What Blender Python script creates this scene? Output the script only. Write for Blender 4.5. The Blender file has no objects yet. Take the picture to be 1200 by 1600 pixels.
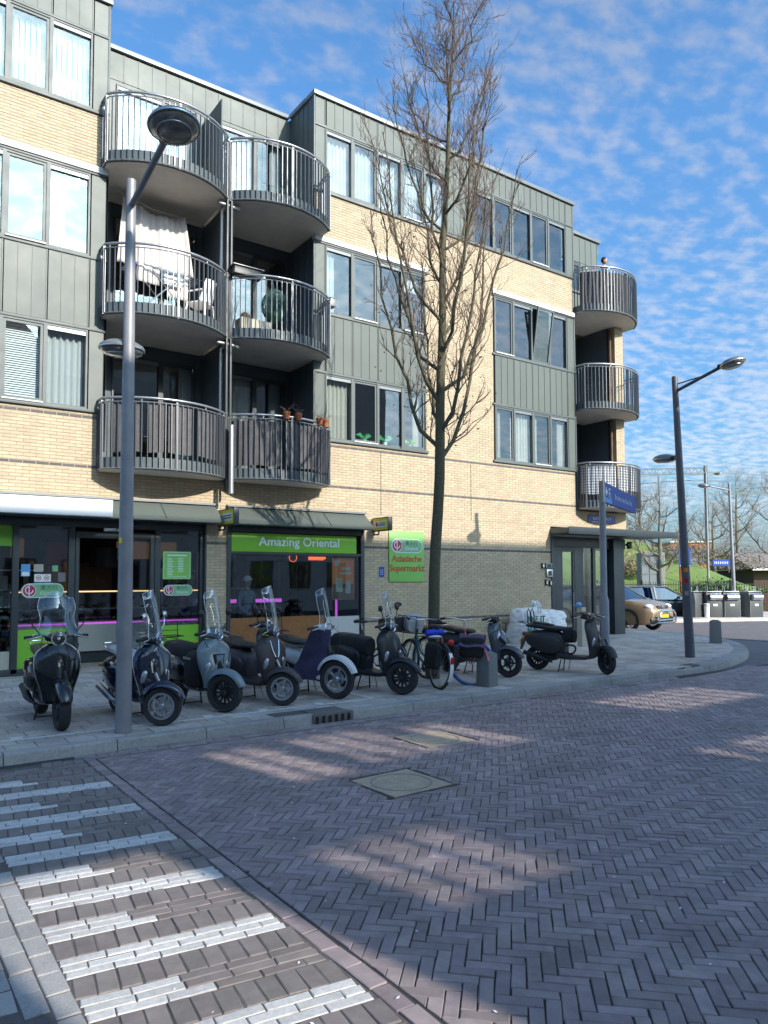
import bpy, bmesh, math, random
from math import sin, cos, pi, radians, sqrt, atan2, tan
from mathutils import Vector, Matrix, Euler
import numpy as np
random.seed(7)
sc = bpy.context.scene
COL = sc.collection
# ------------------------------------------------------------------ camera
FPX, CYP = 1153.3, 845.9           # focal length and principal row for a 1200 x 1600 frame
PITCH, ROLL, AZ = radians(2.889), radians(-0.165), radians(54.675)
EYE = Vector((0, 0, 1.72))
cF = Vector((cos(AZ)*cos(PITCH), sin(AZ)*cos(PITCH), sin(PITCH)))
cR = Vector((sin(AZ), -cos(AZ), 0)); cU = cR.cross(cF)
cR, cU = cR*cos(ROLL)+cU*sin(ROLL), cU*cos(ROLL)-cR*sin(ROLL)
cam = bpy.data.cameras.new('camera'); camo = bpy.data.objects.new('camera', cam); COL.objects.link(camo)
cam.sensor_fit = 'VERTICAL'; cam.sensor_height = 36; cam.lens = FPX/1600*36
cam.shift_y = (CYP-800)/1600; cam.clip_start = .05; cam.clip_end = 3000
camo.matrix_world = Matrix(((cR.x, cU.x, -cF.x, EYE.x), (cR.y, cU.y, -cF.y, EYE.y), (cR.z, cU.z, -cF.z, EYE.z), (0, 0, 0, 1)))
sc.camera = camo
def view(x, y, z):                 # used only to leave out paving and bricks nobody can see
    v = Vector((x, y, z))-EYE; w = v.dot(cF)
    if w < .3: return (-9999, -9999, w)
    return (600+FPX*v.dot(cR)/w, CYP-FPX*v.dot(cU)/w, w)
def seen(x, y, z, m=60):
    a, b, w = view(x, y, z); return w > .3 and -m < a < 1200+m and -m < b < 1600+m
# ------------------------------------------------------------------ light
SUN = Vector((.22, -1, .52)).normalized()
w = bpy.data.worlds.new('World'); sc.world = w; w.use_nodes = True
nt = w.node_tree; nt.nodes.clear()
def nn(nt, t, **k):
    n = nt.nodes.new(t)
    for a, b in k.items():
        if a.startswith('i_'):
            n.inputs[int(a[2:]) if a[2:].isdigit() else a[2:].replace('_', ' ')].default_value = b
        else: setattr(n, a, b)
    return n
L = nt.links.new
out = nn(nt, 'ShaderNodeOutputWorld'); bg = nn(nt, 'ShaderNodeBackground'); bg.inputs[1].default_value = .15
sky = nn(nt, 'ShaderNodeTexSky', sky_type='NISHITA', sun_disc=False)
sky.sun_elevation = math.asin(SUN.z); sky.sun_rotation = atan2(SUN.x, SUN.y)
sky.air_density = 1.0; sky.dust_density = 2.6; sky.ozone_density = 2.5
tc = nn(nt, 'ShaderNodeTexCoord'); sx = nn(nt, 'ShaderNodeSeparateXYZ'); L(tc.outputs['Generated'], sx.inputs[0])
zz = nn(nt, 'ShaderNodeMath', operation='ADD', i_1=.12); L(sx.outputs[2], zz.inputs[0])
zm = nn(nt, 'ShaderNodeMath', operation='MAXIMUM', i_1=.05); L(zz.outputs[0], zm.inputs[0])
dx = nn(nt, 'ShaderNodeMath', operation='DIVIDE'); dy = nn(nt, 'ShaderNodeMath', operation='DIVIDE')
L(sx.outputs[0], dx.inputs[0]); L(zm.outputs[0], dx.inputs[1]); L(sx.outputs[1], dy.inputs[0]); L(zm.outputs[0], dy.inputs[1])
cb = nn(nt, 'ShaderNodeCombineXYZ'); L(dx.outputs[0], cb.inputs[0]); L(dy.outputs[0], cb.inputs[1])
mp = nn(nt, 'ShaderNodeMapping'); mp.inputs['Rotation'].default_value = (0, 0, radians(35)); mp.inputs['Scale'].default_value = (1.0, 1.35, 1); L(cb.outputs[0], mp.inputs[0])
n1 = nn(nt, 'ShaderNodeTexNoise', i_Scale=17, i_Detail=4, i_Roughness=.5, i_Distortion=.05); L(mp.outputs[0], n1.inputs['Vector'])
n2 = nn(nt, 'ShaderNodeTexNoise', i_Scale=1.1, i_Detail=3, i_Roughness=.5); L(mp.outputs[0], n2.inputs['Vector'])
ml = nn(nt, 'ShaderNodeMath', operation='MULTIPLY_ADD'); L(n2.outputs[0], ml.inputs[0]); ml.inputs[1].default_value = .62; L(n1.outputs[0], ml.inputs[2])
# more cloud towards the horizon, as thin layers seen edge on
mz = nn(nt, 'ShaderNodeMath', operation='MULTIPLY_ADD'); L(sx.outputs[2], mz.inputs[0]); mz.inputs[1].default_value = -.24; L(ml.outputs[0], mz.inputs[2])
rp = nn(nt, 'ShaderNodeMapRange', interpolation_type='SMOOTHSTEP'); rp.inputs['From Min'].default_value = .54; rp.inputs['From Max'].default_value = 1.0; rp.inputs['To Max'].default_value = .5
L(mz.outputs[0], rp.inputs['Value'])
# thin cloud takes its brightness from the sky behind it, so it is brightest round the sun
CLOUD, TINT = 1.05, (.32, .53, .66, 1)
bw = nn(nt, 'ShaderNodeRGBToBW'); L(sky.outputs[0], bw.inputs[0])
cl = nn(nt, 'ShaderNodeMix', data_type='RGBA', blend_type='MULTIPLY'); cl.inputs[0].default_value = 1; L(bw.outputs[0], cl.inputs[6]); cl.inputs[7].default_value = (CLOUD*1.0, CLOUD*1.0, CLOUD*1.06, 1)
tint = nn(nt, 'ShaderNodeMix', data_type='RGBA', blend_type='MULTIPLY'); tint.inputs[0].default_value = 1; L(sky.outputs[0], tint.inputs[6]); tint.inputs[7].default_value = TINT
cm = nn(nt, 'ShaderNodeMix', data_type='RGBA'); L(rp.outputs[0], cm.inputs[0]); L(tint.outputs[2], cm.inputs[6]); L(cl.outputs[2], cm.inputs[7])
hz = nn(nt, 'ShaderNodeMapRange'); hz.inputs['From Min'].default_value = .0; hz.inputs['From Max'].default_value = .5; hz.inputs['To Min'].default_value = .66; L(sx.outputs[2], hz.inputs[0])
hm_ = nn(nt, 'ShaderNodeVectorMath', operation='SCALE'); L(cm.outputs[2], hm_.inputs[0]); L(hz.outputs[0], hm_.inputs['Scale'])
L(hm_.outputs[0], bg.inputs[0]); L(bg.outputs[0], out.inputs[0])
sl = bpy.data.lights.new('sun', 'SUN'); sl.energy = 2.0; sl.angle = radians(.5); sl.color = (1, .93, .82)
so = bpy.data.objects.new('sun', sl); COL.objects.link(so); so.rotation_euler = (SUN).to_track_quat('Z', 'Y').to_euler()
so.location = (0, -40, 40)
vs = sc.view_settings; vs.view_transform = 'Standard'; vs.look = 'None'; vs.gamma = 1; vs.use_curve_mapping = False; vs.exposure = 1.67
sc.cycles.max_bounces = 7; sc.cycles.transparent_max_bounces = 24; sc.cycles.caustics_reflective = False; sc.cycles.caustics_refractive = False
# ------------------------------------------------------------------ materials
M = {}
def mat(name, col, rough=.7, metal=0., var=0., vscale=6., bump=0., bscale=60., rnd=0., col2=None, coat=0., spec=None, emit=None, estr=1., dirt=0.):
    """plain principled surface: var = soft patches of colour, rnd = each piece its own tone, dirt = grime blotches"""
    m = bpy.data.materials.new(name); m.use_nodes = True; t = m.node_tree; b = t.nodes['Principled BSDF']; L = t.links.new
    b.inputs['Base Color'].default_value = (*col, 1); b.inputs['Roughness'].default_value = rough; b.inputs['Metallic'].default_value = metal
    b.inputs['Coat Weight'].default_value = coat
    if spec is not None: b.inputs['Specular IOR Level'].default_value = spec
    if emit: b.inputs['Emission Color'].default_value = (*emit, 1); b.inputs['Emission Strength'].default_value = estr
    co = nn(t, 'ShaderNodeTexCoord'); geo = nn(t, 'ShaderNodeNewGeometry')
    cur = None
    if var or rnd or dirt:
        c = nn(t, 'ShaderNodeRGB'); c.outputs[0].default_value = (*col, 1); cur = c.outputs[0]
    if var:
        no = nn(t, 'ShaderNodeTexNoise', i_Scale=vscale, i_Detail=6, i_Roughness=.65); L(geo.outputs['Position'], no.inputs['Vector'])
        mr = nn(t, 'ShaderNodeMapRange'); mr.inputs['From Min'].default_value = .3; mr.inputs['From Max'].default_value = .7; L(no.outputs[0], mr.inputs[0])
        mx = nn(t, 'ShaderNodeMix', data_type='RGBA'); L(mr.outputs[0], mx.inputs[0]); L(cur, mx.inputs[6])
        c2 = col2 or tuple(x*(1-var) for x in col); mx.inputs[7].default_value = (*c2, 1); cur = mx.outputs[2]
        rr = nn(t, 'ShaderNodeMapRange'); rr.inputs['To Min'].default_value = max(.05, rough-.1); rr.inputs['To Max'].default_value = min(1, rough+.12); L(no.outputs[0], rr.inputs[0]); L(rr.outputs[0], b.inputs['Roughness'])
    if rnd:
        oi = nn(t, 'ShaderNodeObjectInfo'); ad = nn(t, 'ShaderNodeMath', operation='ADD'); L(oi.outputs['Random'], ad.inputs[0]); L(geo.outputs['Random Per Island'], ad.inputs[1])
        fr = nn(t, 'ShaderNodeMath', operation='FRACT'); L(ad.outputs[0], fr.inputs[0])
        wn = nn(t, 'ShaderNodeTexWhiteNoise', noise_dimensions='1D'); L(fr.outputs[0], wn.inputs['W'])
        hs = nn(t, 'ShaderNodeHueSaturation'); L(cur, hs.inputs['Color'])
        v = nn(t, 'ShaderNodeMapRange'); v.inputs['To Min'].default_value = 1-rnd; v.inputs['To Max'].default_value = 1+rnd; L(fr.outputs[0], v.inputs[0]); L(v.outputs[0], hs.inputs['Value'])
        h = nn(t, 'ShaderNodeMapRange'); h.inputs['To Min'].default_value = .5-.05*min(1, rnd*3); h.inputs['To Max'].default_value = .5+.04*min(1, rnd*3); L(wn.outputs[0], h.inputs[0]); L(h.outputs[0], hs.inputs['Hue'])
        cur = hs.outputs[0]
    if dirt:
        no = nn(t, 'ShaderNodeTexNoise', i_Scale=1.3, i_Detail=9, i_Roughness=.7); L(geo.outputs['Position'], no.inputs['Vector'])
        mr = nn(t, 'ShaderNodeMapRange'); mr.inputs['From Min'].default_value = .45; mr.inputs['From Max'].default_value = .75; mr.inputs['To Max'].default_value = dirt; L(no.outputs[0], mr.inputs[0])
        mx = nn(t, 'ShaderNodeMix', data_type='RGBA'); L(mr.outputs[0], mx.inputs[0]); L(cur, mx.inputs[6]); mx.inputs[7].default_value = (.07, .06, .055, 1); cur = mx.outputs[2]
    if cur: L(cur, b.inputs['Base Color'])
    if bump:
        no = nn(t, 'ShaderNodeTexNoise', i_Scale=bscale, i_Detail=5, i_Roughness=.7); L(geo.outputs['Position'], no.inputs['Vector'])
        bp = nn(t, 'ShaderNodeBump', i_Strength=bump, i_Distance=.01); L(no.outputs[0], bp.inputs['Height']); L(bp.outputs[0], b.inputs['Normal'])
    M[name] = m; return m
def glassmat(name, tint=(1, 1, 1), refl=.08, power=1., rough=.0, wob=.0):
    """a thin pane: fresnel mirror over a tinted clear sheet"""
    m = bpy.data.materials.new(name); m.use_nodes = True; t = m.node_tree; t.nodes.clear(); L = t.links.new
    o = nn(t, 'ShaderNodeOutputMaterial'); mx = nn(t, 'ShaderNodeMixShader'); tr = nn(t, 'ShaderNodeBsdfTransparent'); g = nn(t, 'ShaderNodeBsdfGlossy')
    tr.inputs[0].default_value = (*tint, 1); g.inputs['Roughness'].default_value = rough; g.inputs['Color'].default_value = (.95, .97, 1, 1)
    fr = nn(t, 'ShaderNodeFresnel', i_IOR=1.5); bf = nn(t, 'ShaderNodeNewGeometry'); io = nn(t, 'ShaderNodeMapRange'); io.inputs['To Min'].default_value = 1.5; io.inputs['To Max'].default_value = 1/1.5; L(bf.outputs['Backfacing'], io.inputs[0]); L(io.outputs[0], fr.inputs['IOR']); mr = nn(t, 'ShaderNodeMapRange'); mr.inputs['To Min'].default_value = refl-.04*power; mr.inputs['To Max'].default_value = min(1, refl+power)
    L(fr.outputs[0], mr.inputs[0]); L(mr.outputs[0], mx.inputs[0]); L(tr.outputs[0], mx.inputs[1]); L(g.outputs[0], mx.inputs[2]); L(mx.outputs[0], o.inputs[0])
    if wob:
        ge = nn(t, 'ShaderNodeNewGeometry'); no = nn(t, 'ShaderNodeTexNoise', i_Scale=1.6, i_Detail=1); L(ge.outputs['Position'], no.inputs['Vector'])
        bp = nn(t, 'ShaderNodeBump', i_Strength=wob, i_Distance=.02); L(no.outputs[0], bp.inputs['Height']); L(bp.outputs[0], g.inputs['Normal'])
    M[name] = m; return m
mat('road_brick', (.375, .30, .298), .62, rnd=.2, var=.3, vscale=9, bump=.6, bscale=160, dirt=.5)
mat('walk_brick', (.265, .23, .215), .7, rnd=.16, var=.3, vscale=9, bump=.5, bscale=160, dirt=.3)
mat('white_brick', (.74, .72, .69), .8, rnd=.12, var=.3, vscale=40, bump=.6, bscale=220, dirt=.25)
mat('granite', (.46, .445, .43), .75, rnd=.12, var=.35, vscale=90, bump=.35, bscale=260, dirt=.3)
mat('joint_sand', (.07, .062, .058), .95, var=.4, vscale=20, bump=.6)
mat('asphalt_far', (.17, .15, .15), .8, var=.3, vscale=3, bump=.3)
mat('walk_joint', (.15, .13, .12), .95, var=.4, vscale=20, bump=.6)
mat('tile_joint', (.12, .11, .10), .95, var=.3, vscale=10)
mat('tile', (.58, .52, .465), .8, rnd=.18, var=.25, vscale=14, bump=.3, bscale=200, dirt=.45)
mat('kerb', (.42, .40, .375), .8, rnd=.08, var=.3, vscale=30, bump=.3, bscale=200, dirt=.5)
mat('line_paint', (.80, .80, .77), .7, var=.25, vscale=18, dirt=.3)
mat('facade_brick', (.53, .428, .295), .8, dirt=.14, rnd=.10, var=.12, vscale=4, bump=.25, bscale=120)
mat('dark_brick', (.10, .09, .095), .7, rnd=.15, bump=.2)
mat('mortar', (.43, .35, .25), .95, var=.2, vscale=5)
mat('cladding', (.105, .124, .112), .5, dirt=.12, rnd=.05, var=.08, vscale=1.2)
mat('frame', (.10, .118, .118), .5, var=.1, vscale=3)
mat('dark_frame', (.045, .055, .062), .45, var=.2, vscale=3)
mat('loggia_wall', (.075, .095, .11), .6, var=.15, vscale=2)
mat('parapet', (.20, .215, .225), .4, metal=.3, var=.15, vscale=4)
mat('lintel', (.78, .77, .74), .8, var=.12, vscale=5, dirt=.2)
mat('concrete', (.80, .74, .66), .85, var=.14, vscale=1.5, bump=.1, dirt=.25)
mat('rail_metal', (.15, .16, .175), .38, metal=.5, var=.1, vscale=10)
mat('handrail', (.42, .43, .45), .35, metal=.75, var=.15, vscale=8)
mat('galvanised', (.42, .43, .44), .4, metal=.7, var=.25, vscale=7)
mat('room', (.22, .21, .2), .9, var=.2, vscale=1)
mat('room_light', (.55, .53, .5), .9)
mat('curtain', (.52, .52, .51), .9, var=.06, vscale=3)
mat('curtain_cream', (.48, .45, .38), .9, var=.1, vscale=3)
mat('black_plastic', (.018, .018, .02), .42, var=.2, vscale=8)
mat('rubber', (.03, .03, .032), .75, var=.2, vscale=20, bump=.1)
mat('chrome', (.75, .76, .78), .12, metal=1)
mat('silver', (.55, .56, .58), .3, metal=.9, var=.1)
mat('seat_leather', (.035, .034, .034), .48, var=.3, vscale=6, bump=.15, bscale=200)
mat('lamp_lens', (.8, .82, .84), .08, coat=1); mat('clear_lens', (.42, .44, .47), .06, metal=.55, coat=1)
mat('orange_lens', (.8, .25, .02), .25); mat('red_lens', (.55, .02, .015), .25)
mat('pole', (.13, .135, .16), .5, metal=.25, var=.25, vscale=5, dirt=.12)
mat('pole_grey', (.30, .30, .32), .45, metal=.15, var=.25, vscale=4, dirt=.1)
mat('lime', (.20, .50, .035), .5); mat('lime_sign', (.22, .52, .12), .5); mat('white', (.82, .82, .82), .5)
mat('text_white', (.72, .80, .82), .5); mat('text_orange', (.52, .10, .03), .6)
mat('yellow', (.72, .66, .03), .45); mat('blue_sign', (.012, .055, .32), .4); mat('light_blue', (.12, .35, .7), .5)
mat('logo_red', (.45, .03, .08), .5); mat('logo_green', (.22, .45, .25), .5); mat('dark_green', (.02, .12, .05), .6)
mat('bark', (.15, .128, .085), .9, var=.45, vscale=30, bump=.8, bscale=70, col2=(.055, .06, .025))
mat('twig', (.20, .135, .105), .85, var=.3, vscale=10)
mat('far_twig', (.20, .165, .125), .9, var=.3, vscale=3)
mat('grass', (.09, .155, .035), .95, dirt=.35, var=.5, vscale=.8, col2=(.17, .22, .045), bump=.5, bscale=30)
mat('hedge', (.065, .04, .025), .95, var=.4, vscale=6, bump=.6, bscale=30)
mat('shrub', (.05, .10, .025), .9, rnd=.3)
mat('iron', (.60, .47, .34), .7, metal=.0, var=.3, vscale=12, dirt=.3, bump=.3)
mat('cast_dark', (.06, .058, .06), .6, metal=.4, var=.3, vscale=12)
mat('stone_bollard', (.25, .25, .245), .85, var=.3, vscale=60, bump=.5, bscale=220)
mat('bag_white', (.80, .81, .82), .75, var=.1, vscale=6, bump=.35, bscale=12)
mat('terracotta', (.42, .13, .05), .8, var=.2, vscale=20)
mat('skin', (.45, .26, .18), .6); mat('hair', (.03, .02, .015), .7); mat('cloth_dark', (.035, .045, .06), .85, var=.3, vscale=8); mat('cloth_grey', (.3, .31, .33), .9)
mat('screen_cloth', (.125, .118, .122), .95, var=.3, vscale=8, bump=.3, bscale=120)
mat('wood', (.16, .095, .05), .7, var=.4, vscale=5)
mat('lens_bowl', (.30, .28, .25), .18, coat=1, var=.5, vscale=14)
glassmat('window_glass', (.90, .94, .95), .07, .65, wob=.05)
glassmat('shop_glass', (.85, .9, .92), .10, .8, wob=.04)
glassmat('screen_glass', (.93, .96, .98), .06, .8)
glassmat('door_glass', (.93, .96, .95), .07, .7)
glassmat('car_glass', (.25, .32, .38), .18, 1.)
# ------------------------------------------------------------------ mesh builder
class MB:
    def __init__(s): s.v = []; s.f = []; s.sm = []; s.X = None
    def add(s, vs, fs, sm=False):
        o = len(s.v)
        for p in vs:
            p = Vector(p); s.v.append(tuple(s.X @ p) if s.X else tuple(p))
        s.f += [tuple(i+o for i in f) for f in fs]; s.sm += [sm]*len(fs); return s
    def box(s, x0, x1, y0, y1, z0, z1, taper=0):
        t = taper
        return s.add([(x0, y0, z0), (x1, y0, z0), (x1, y1, z0), (x0, y1, z0), (x0+t, y0+t, z1), (x1-t, y0+t, z1), (x1-t, y1-t, z1), (x0+t, y1-t, z1)],
                     [(0, 3, 2, 1), (4, 5, 6, 7), (0, 1, 5, 4), (1, 2, 6, 5), (2, 3, 7, 6), (3, 0, 4, 7)])
    def cbox(s, c, h, R=None):
        X = s.X; s.X = (X or Matrix()) @ Matrix.Translation(c) @ (R.to_4x4() if R else Matrix()); s.box(-h[0], h[0], -h[1], h[1], -h[2], h[2]); s.X = X; return s
    def bar(s, a, b, w, h, up=(0, 0, 1)):
        a, b = Vector(a), Vector(b); d = (b-a); l = d.length; d.normalize(); u = Vector(up); r = d.cross(u)
        if r.length < 1e-4: r = d.cross(Vector((1, 0, 0)))
        r.normalize(); u = r.cross(d); vs = []
        for p in (a, b):
            for i, j in ((-1, -1), (1, -1), (1, 1), (-1, 1)): vs.append(p+r*w/2*i+u*h/2*j)
        return s.add(vs, [(0, 1, 2, 3), (7, 6, 5, 4), (0, 4, 5, 1), (1, 5, 6, 2), (2, 6, 7, 3), (3, 7, 4, 0)])
    def rings(s, rs, cap=True, closed=False, sm=True):
        n = len(rs[0]); vs = [p for r in rs for p in r]; fs = []
        m = len(rs)
        for i in range(m if closed else m-1):
            a, b = i*n, ((i+1) % m)*n
            for j in range(n): k = (j+1) % n; fs.append((a+j, a+k, b+k, b+j))
        s.add(vs, fs, sm)
        if cap and not closed:
            s.add(rs[0], [tuple(reversed(range(n)))]); s.add(rs[-1], [tuple(range(n))])
        return s
    def tube(s, pts, r, n=8, cap=True, closed=False):
        P = [Vector(p) for p in pts]; m = len(P); rr = r if isinstance(r, (list, tuple)) else [r]*m; out = []; u = None
        for i in range(m):
            if closed: d = P[(i+1) % m]-P[i-1]
            else: d = P[min(i+1, m-1)]-P[max(i-1, 0)]
            if d.length < 1e-9: d = Vector((0, 0, 1))
            d.normalize()
            if u is None: u = d.orthogonal().normalized()
            else:
                u = u-d*u.dot(d); u = u.normalized() if u.length > 1e-6 else d.orthogonal().normalized()
            v = d.cross(u)
            out.append([P[i]+(u*cos(2*pi*k/n)+v*sin(2*pi*k/n))*rr[i] for k in range(n)])
        return s.rings(out, cap, closed)
    def lathe(s, prof, n=24, c=(0, 0, 0), axis='z', a0=0, a1=2*pi):
        full = abs(a1-a0-2*pi) < 1e-6; rs = []; c = Vector(c)
        for k in range(n if full else n+1):
            a = a0+(a1-a0)*k/n; ring = []
            for r, h in prof:
                p = {'z': (r*cos(a), r*sin(a), h), 'y': (r*cos(a), h, r*sin(a)), 'x': (h, r*cos(a), r*sin(a))}[axis]; ring.append(c+Vector(p))
            rs.append(ring)
        m = len(prof); vs = [p for r in rs for p in r]; fs = []
        for i in range(len(rs) if full else len(rs)-1):
            a, b = i*m, ((i+1) % len(rs))*m
            for j in range(m-1): fs.append((a+j, b+j, b+j+1, a+j+1))
        return s.add(vs, fs, True)
    def ball(s, c, r, n=12, m=8):
        r = r if isinstance(r, (tuple, list)) else (r, r, r); vs = []; fs = []
        for i in range(m+1):
            t = pi*i/m
            for j in range(n): p = 2*pi*j/n; vs.append((c[0]+r[0]*sin(t)*cos(p), c[1]+r[1]*sin(t)*sin(p), c[2]+r[2]*cos(t)))
        for i in range(m):
            for j in range(n): k = (j+1) % n; fs.append((i*n+j, (i+1)*n+j, (i+1)*n+k, i*n+k))
        return s.add(vs, fs, True)
    def loft(s, secs, n=20, cap=True):
        """sections along x: (x, zc, half width y, half height z, squareness, yc)"""
        rs = []
        for q in secs:
            x, zc, hy, hz = q[:4]; e = q[4] if len(q) > 4 else 2.5; yc = q[5] if len(q) > 5 else 0; r = []
            for k in range(n):
                a = 2*pi*k/n; ca, sa = cos(a), sin(a)
                r.append((x, yc+hy*math.copysign(abs(ca)**(2/e), ca), zc+hz*math.copysign(abs(sa)**(2/e), sa)))
            rs.append(r)
        return s.rings(rs, cap)
    def prism(s, poly, d0, d1, axis='y'):
        """closed polygon in the plane across the axis, pushed from d0 to d1"""
        f = {'y': lambda a, b, d: (a, d, b), 'x': lambda a, b, d: (d, a, b), 'z': lambda a, b, d: (a, b, d)}[axis]
        n = len(poly); return s.add([f(a, b, d0) for a, b in poly]+[f(a, b, d1) for a, b in poly],
                                    [tuple(range(n)), tuple(range(2*n-1, n-1, -1))]+[(i, i+n, (i+1) % n+n, (i+1) % n) for i in range(n)])
    def sheet(s, g, th=0):
        """grid of points g[i][j] as a surface; th gives it thickness"""
        m, n = len(g), len(g[0]); vs = [Vector(p) for r in g for p in r]
        fs = [(i*n+j, i*n+j+1, (i+1)*n+j+1, (i+1)*n+j) for i in range(m-1) for j in range(n-1)]
        if th:
            nr = [Vector() for _ in vs]
            for f in fs:
                q = (vs[f[2]]-vs[f[0]]).cross(vs[f[3]]-vs[f[1]])
                for i in f: nr[i] += q
            N = len(vs); bk = [v-(q.normalized() if q.length > 0 else Vector())*th for v, q in zip(vs, nr)]
            fs2 = [tuple(i+N for i in reversed(f)) for f in fs]; e = []
            bd = [j for j in range(n)]+[i*n+n-1 for i in range(1, m)]+[(m-1)*n+j for j in range(n-2, -1, -1)]+[i*n for i in range(m-2, 0, -1)]
            for a, b in zip(bd, bd[1:]+bd[:1]): e.append((b, a, a+N, b+N))
            vs += bk; fs = fs+fs2+e
        return s.add(vs, fs, True)
    def mesh(s, name, bevel=0, fix=True):
        me = bpy.data.meshes.new(name); me.from_pydata(s.v, [], s.f)
        if any(s.sm): me.polygons.foreach_set('use_smooth', s.sm)
        if fix or bevel:
            b = bmesh.new(); b.from_mesh(me)
            if any(s.sm): bmesh.ops.remove_doubles(b, verts=b.verts, dist=1e-5)
            if bevel:
                bmesh.ops.bevel(b, geom=[e for e in b.edges if len(e.link_faces) == 2 and e.calc_face_angle(0) > .6], offset=bevel, segments=2, affect='EDGES', profile=.6)
            if fix: bmesh.ops.recalc_face_normals(b, faces=b.faces)
            b.to_mesh(me); b.free()
            if any(s.sm) or bevel:
                me.polygons.foreach_set('use_smooth', [True]*len(me.polygons)); me.set_sharp_from_angle(angle=radians(42))
        me.update(); return me
def base(name, me, m=None, parent=None, loc=None, rot=None):
    o = bpy.data.objects.new(name, me); COL.objects.link(o)
    if m:
        if not me.materials: me.materials.append(M[m] if isinstance(m, str) else m)
    if parent: o.parent = parent
    if loc is not None: o.location = loc
    if rot is not None: o.rotation_euler = rot
    return o
def part(name, mb, m, parent, bevel=0, label=None, kind=None, fix=True):
    o = base(name, mb.mesh(name, bevel, fix), m, parent)
    if label: o['label'] = label
    if kind: o['kind'] = kind
    return o
def tag(o, label, cat, group=None):
    o['label'] = label; o['category'] = cat
    if group: o['group'] = group
    return o
def thing(name, label, cat, loc=(0, 0, 0), rz=0, group=None, scale=1):
    o = bpy.data.objects.new(name, None); COL.objects.link(o); o.location = loc; o.rotation_euler = (0, 0, rz); o.scale = (scale,)*3
    o.empty_display_size = .2
    return tag(o, label, cat, group)
def struct(name, mb, m, fix=True):
    o = base(name, mb.mesh(name, 0, fix), m); o['kind'] = 'structure'; return o
def text(name, s, size, m, parent, mtx, ext=.004, align='CENTER', sx=1, bold=0):
    cu = bpy.data.curves.new('t', 'FONT'); cu.body = s; cu.size = size; cu.extrude = ext; cu.align_x = align; cu.align_y = 'CENTER'; cu.offset = bold; cu.resolution_u = 3
    to = bpy.data.objects.new('t', cu); COL.objects.link(to); bpy.context.view_layer.update()
    me = bpy.data.meshes.new_from_object(to.evaluated_get(bpy.context.evaluated_depsgraph_get())); bpy.data.objects.remove(to)
    me.transform(mtx @ Matrix.Diagonal((sx, 1, 1, 1))); me.materials.clear()
    return base(name, me, m, parent)
def face_front(x, y, z): return Matrix.Translation((x, y, z)) @ Matrix.Rotation(pi/2, 4, 'X')      # reads from -Y
def face_left(x, y, z): return Matrix.Translation((x, y, z)) @ Matrix.Rotation(-pi/2, 4, 'Z') @ Matrix.Rotation(pi/2, 4, 'X')  # reads from -X
# ================================================================== ground, road, pavement
mb = MB(); mb.box(-150, 320, -120, 260, -1.2, -.15); struct('ground', mb, 'asphalt_far')
road = base('road', MB().box(-30, 60, -30, 8.19, -.3, -.1165).mesh('road'), 'joint_sand'); road['kind'] = 'structure'
# side road round the corner, one sheet above the ground
far_road = MB().add([(21.6, 8.19, -.14), (60, 8.19, -.14), (60, 34, -.14), (21.6, 34, -.14)], [(0, 1, 2, 3)]); struct('side_road', far_road, 'asphalt_far')
def brickmesh(l, wd, h=.012, ch=.0035, seed=0):
    """a paver: crown top, chamfered edge, worn corners"""
    r = random.Random(seed); j = lambda s=.0022: r.uniform(-s, s); vs = []
    for (sx_, sy_) in ((-1, -1), (1, -1), (1, 1), (-1, 1)): vs.append((sx_*(l/2-.0018)+j(), sy_*(wd/2-.0018)+j(), -.02))
    for (sx_, sy_) in ((-1, -1), (1, -1), (1, 1), (-1, 1)): vs.append((sx_*(l/2-.002)+j(), sy_*(wd/2-.002)+j(), h-ch))
    for (sx_, sy_) in ((-1, -1), (1, -1), (1, 1), (-1, 1)): vs.append((sx_*(l/2-.002-ch*1.3)+j(), sy_*(wd/2-.002-ch*1.3)+j(), h+j(.001)))
    fs = [(8, 9, 10, 11)]+[(a, (a+1) % 4, (a+1) % 4+4, a+4) for a in range(4)]+[(a+4, (a+1) % 4+4, (a+1) % 4+8, a+8) for a in range(4)]
    return vs, fs
def lay(pieces, name, m, parent, limit=300, z=-.12, sizes=None, tilt=.007, dz=.0016):
    """pieces: (x, y, angle, length, width). Nearest ones are objects that share meshes, the rest one joined part."""
    pieces.sort(key=lambda p: (p[0]**2+p[1]**2))
    lib = {}; rr = random.Random(3); V = []; Fc = []
    cnt = 0
    for (x, y, a, l, wd) in pieces:
        key = (round(l, 3), round(wd, 3), rr.randrange(7))
        if key not in lib: lib[key] = (brickmesh(l, wd, seed=hash(key) & 255), None)
        (vs, fs), me = lib[key]
        R = Euler((rr.gauss(0, tilt), rr.gauss(0, tilt), a+rr.gauss(0, .014))).to_matrix(); o = Vector((x, y, z+rr.gauss(0, dz)))
        if cnt < limit:
            if me is None:
                me = bpy.data.meshes.new(name); me.from_pydata(vs, [], fs); me.materials.append(M[m]); lib[key] = ((vs, fs), me)
            ob = bpy.data.objects.new(name, me); COL.objects.link(ob); ob.parent = parent; ob.matrix_local = Matrix.Translation(o) @ R.to_4x4()
        else:
            k = len(V); V += [tuple(R @ Vector(v)+o) for v in vs]; Fc += [tuple(i+k for i in f) for f in fs]
        cnt += 1
    if V:
        me = bpy.data.meshes.new(name+'s'); me.from_pydata(V, [], Fc); me.materials.append(M[m])
        ob = bpy.data.objects.new(name+'_field', me); COL.objects.link(ob); ob.parent = parent; ob['kind'] = 'stuff'
HOLES = [(3.68, 4.36, 5.07, 5.76), (5.07, 5.76, 6.34, 6.95)]
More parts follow.
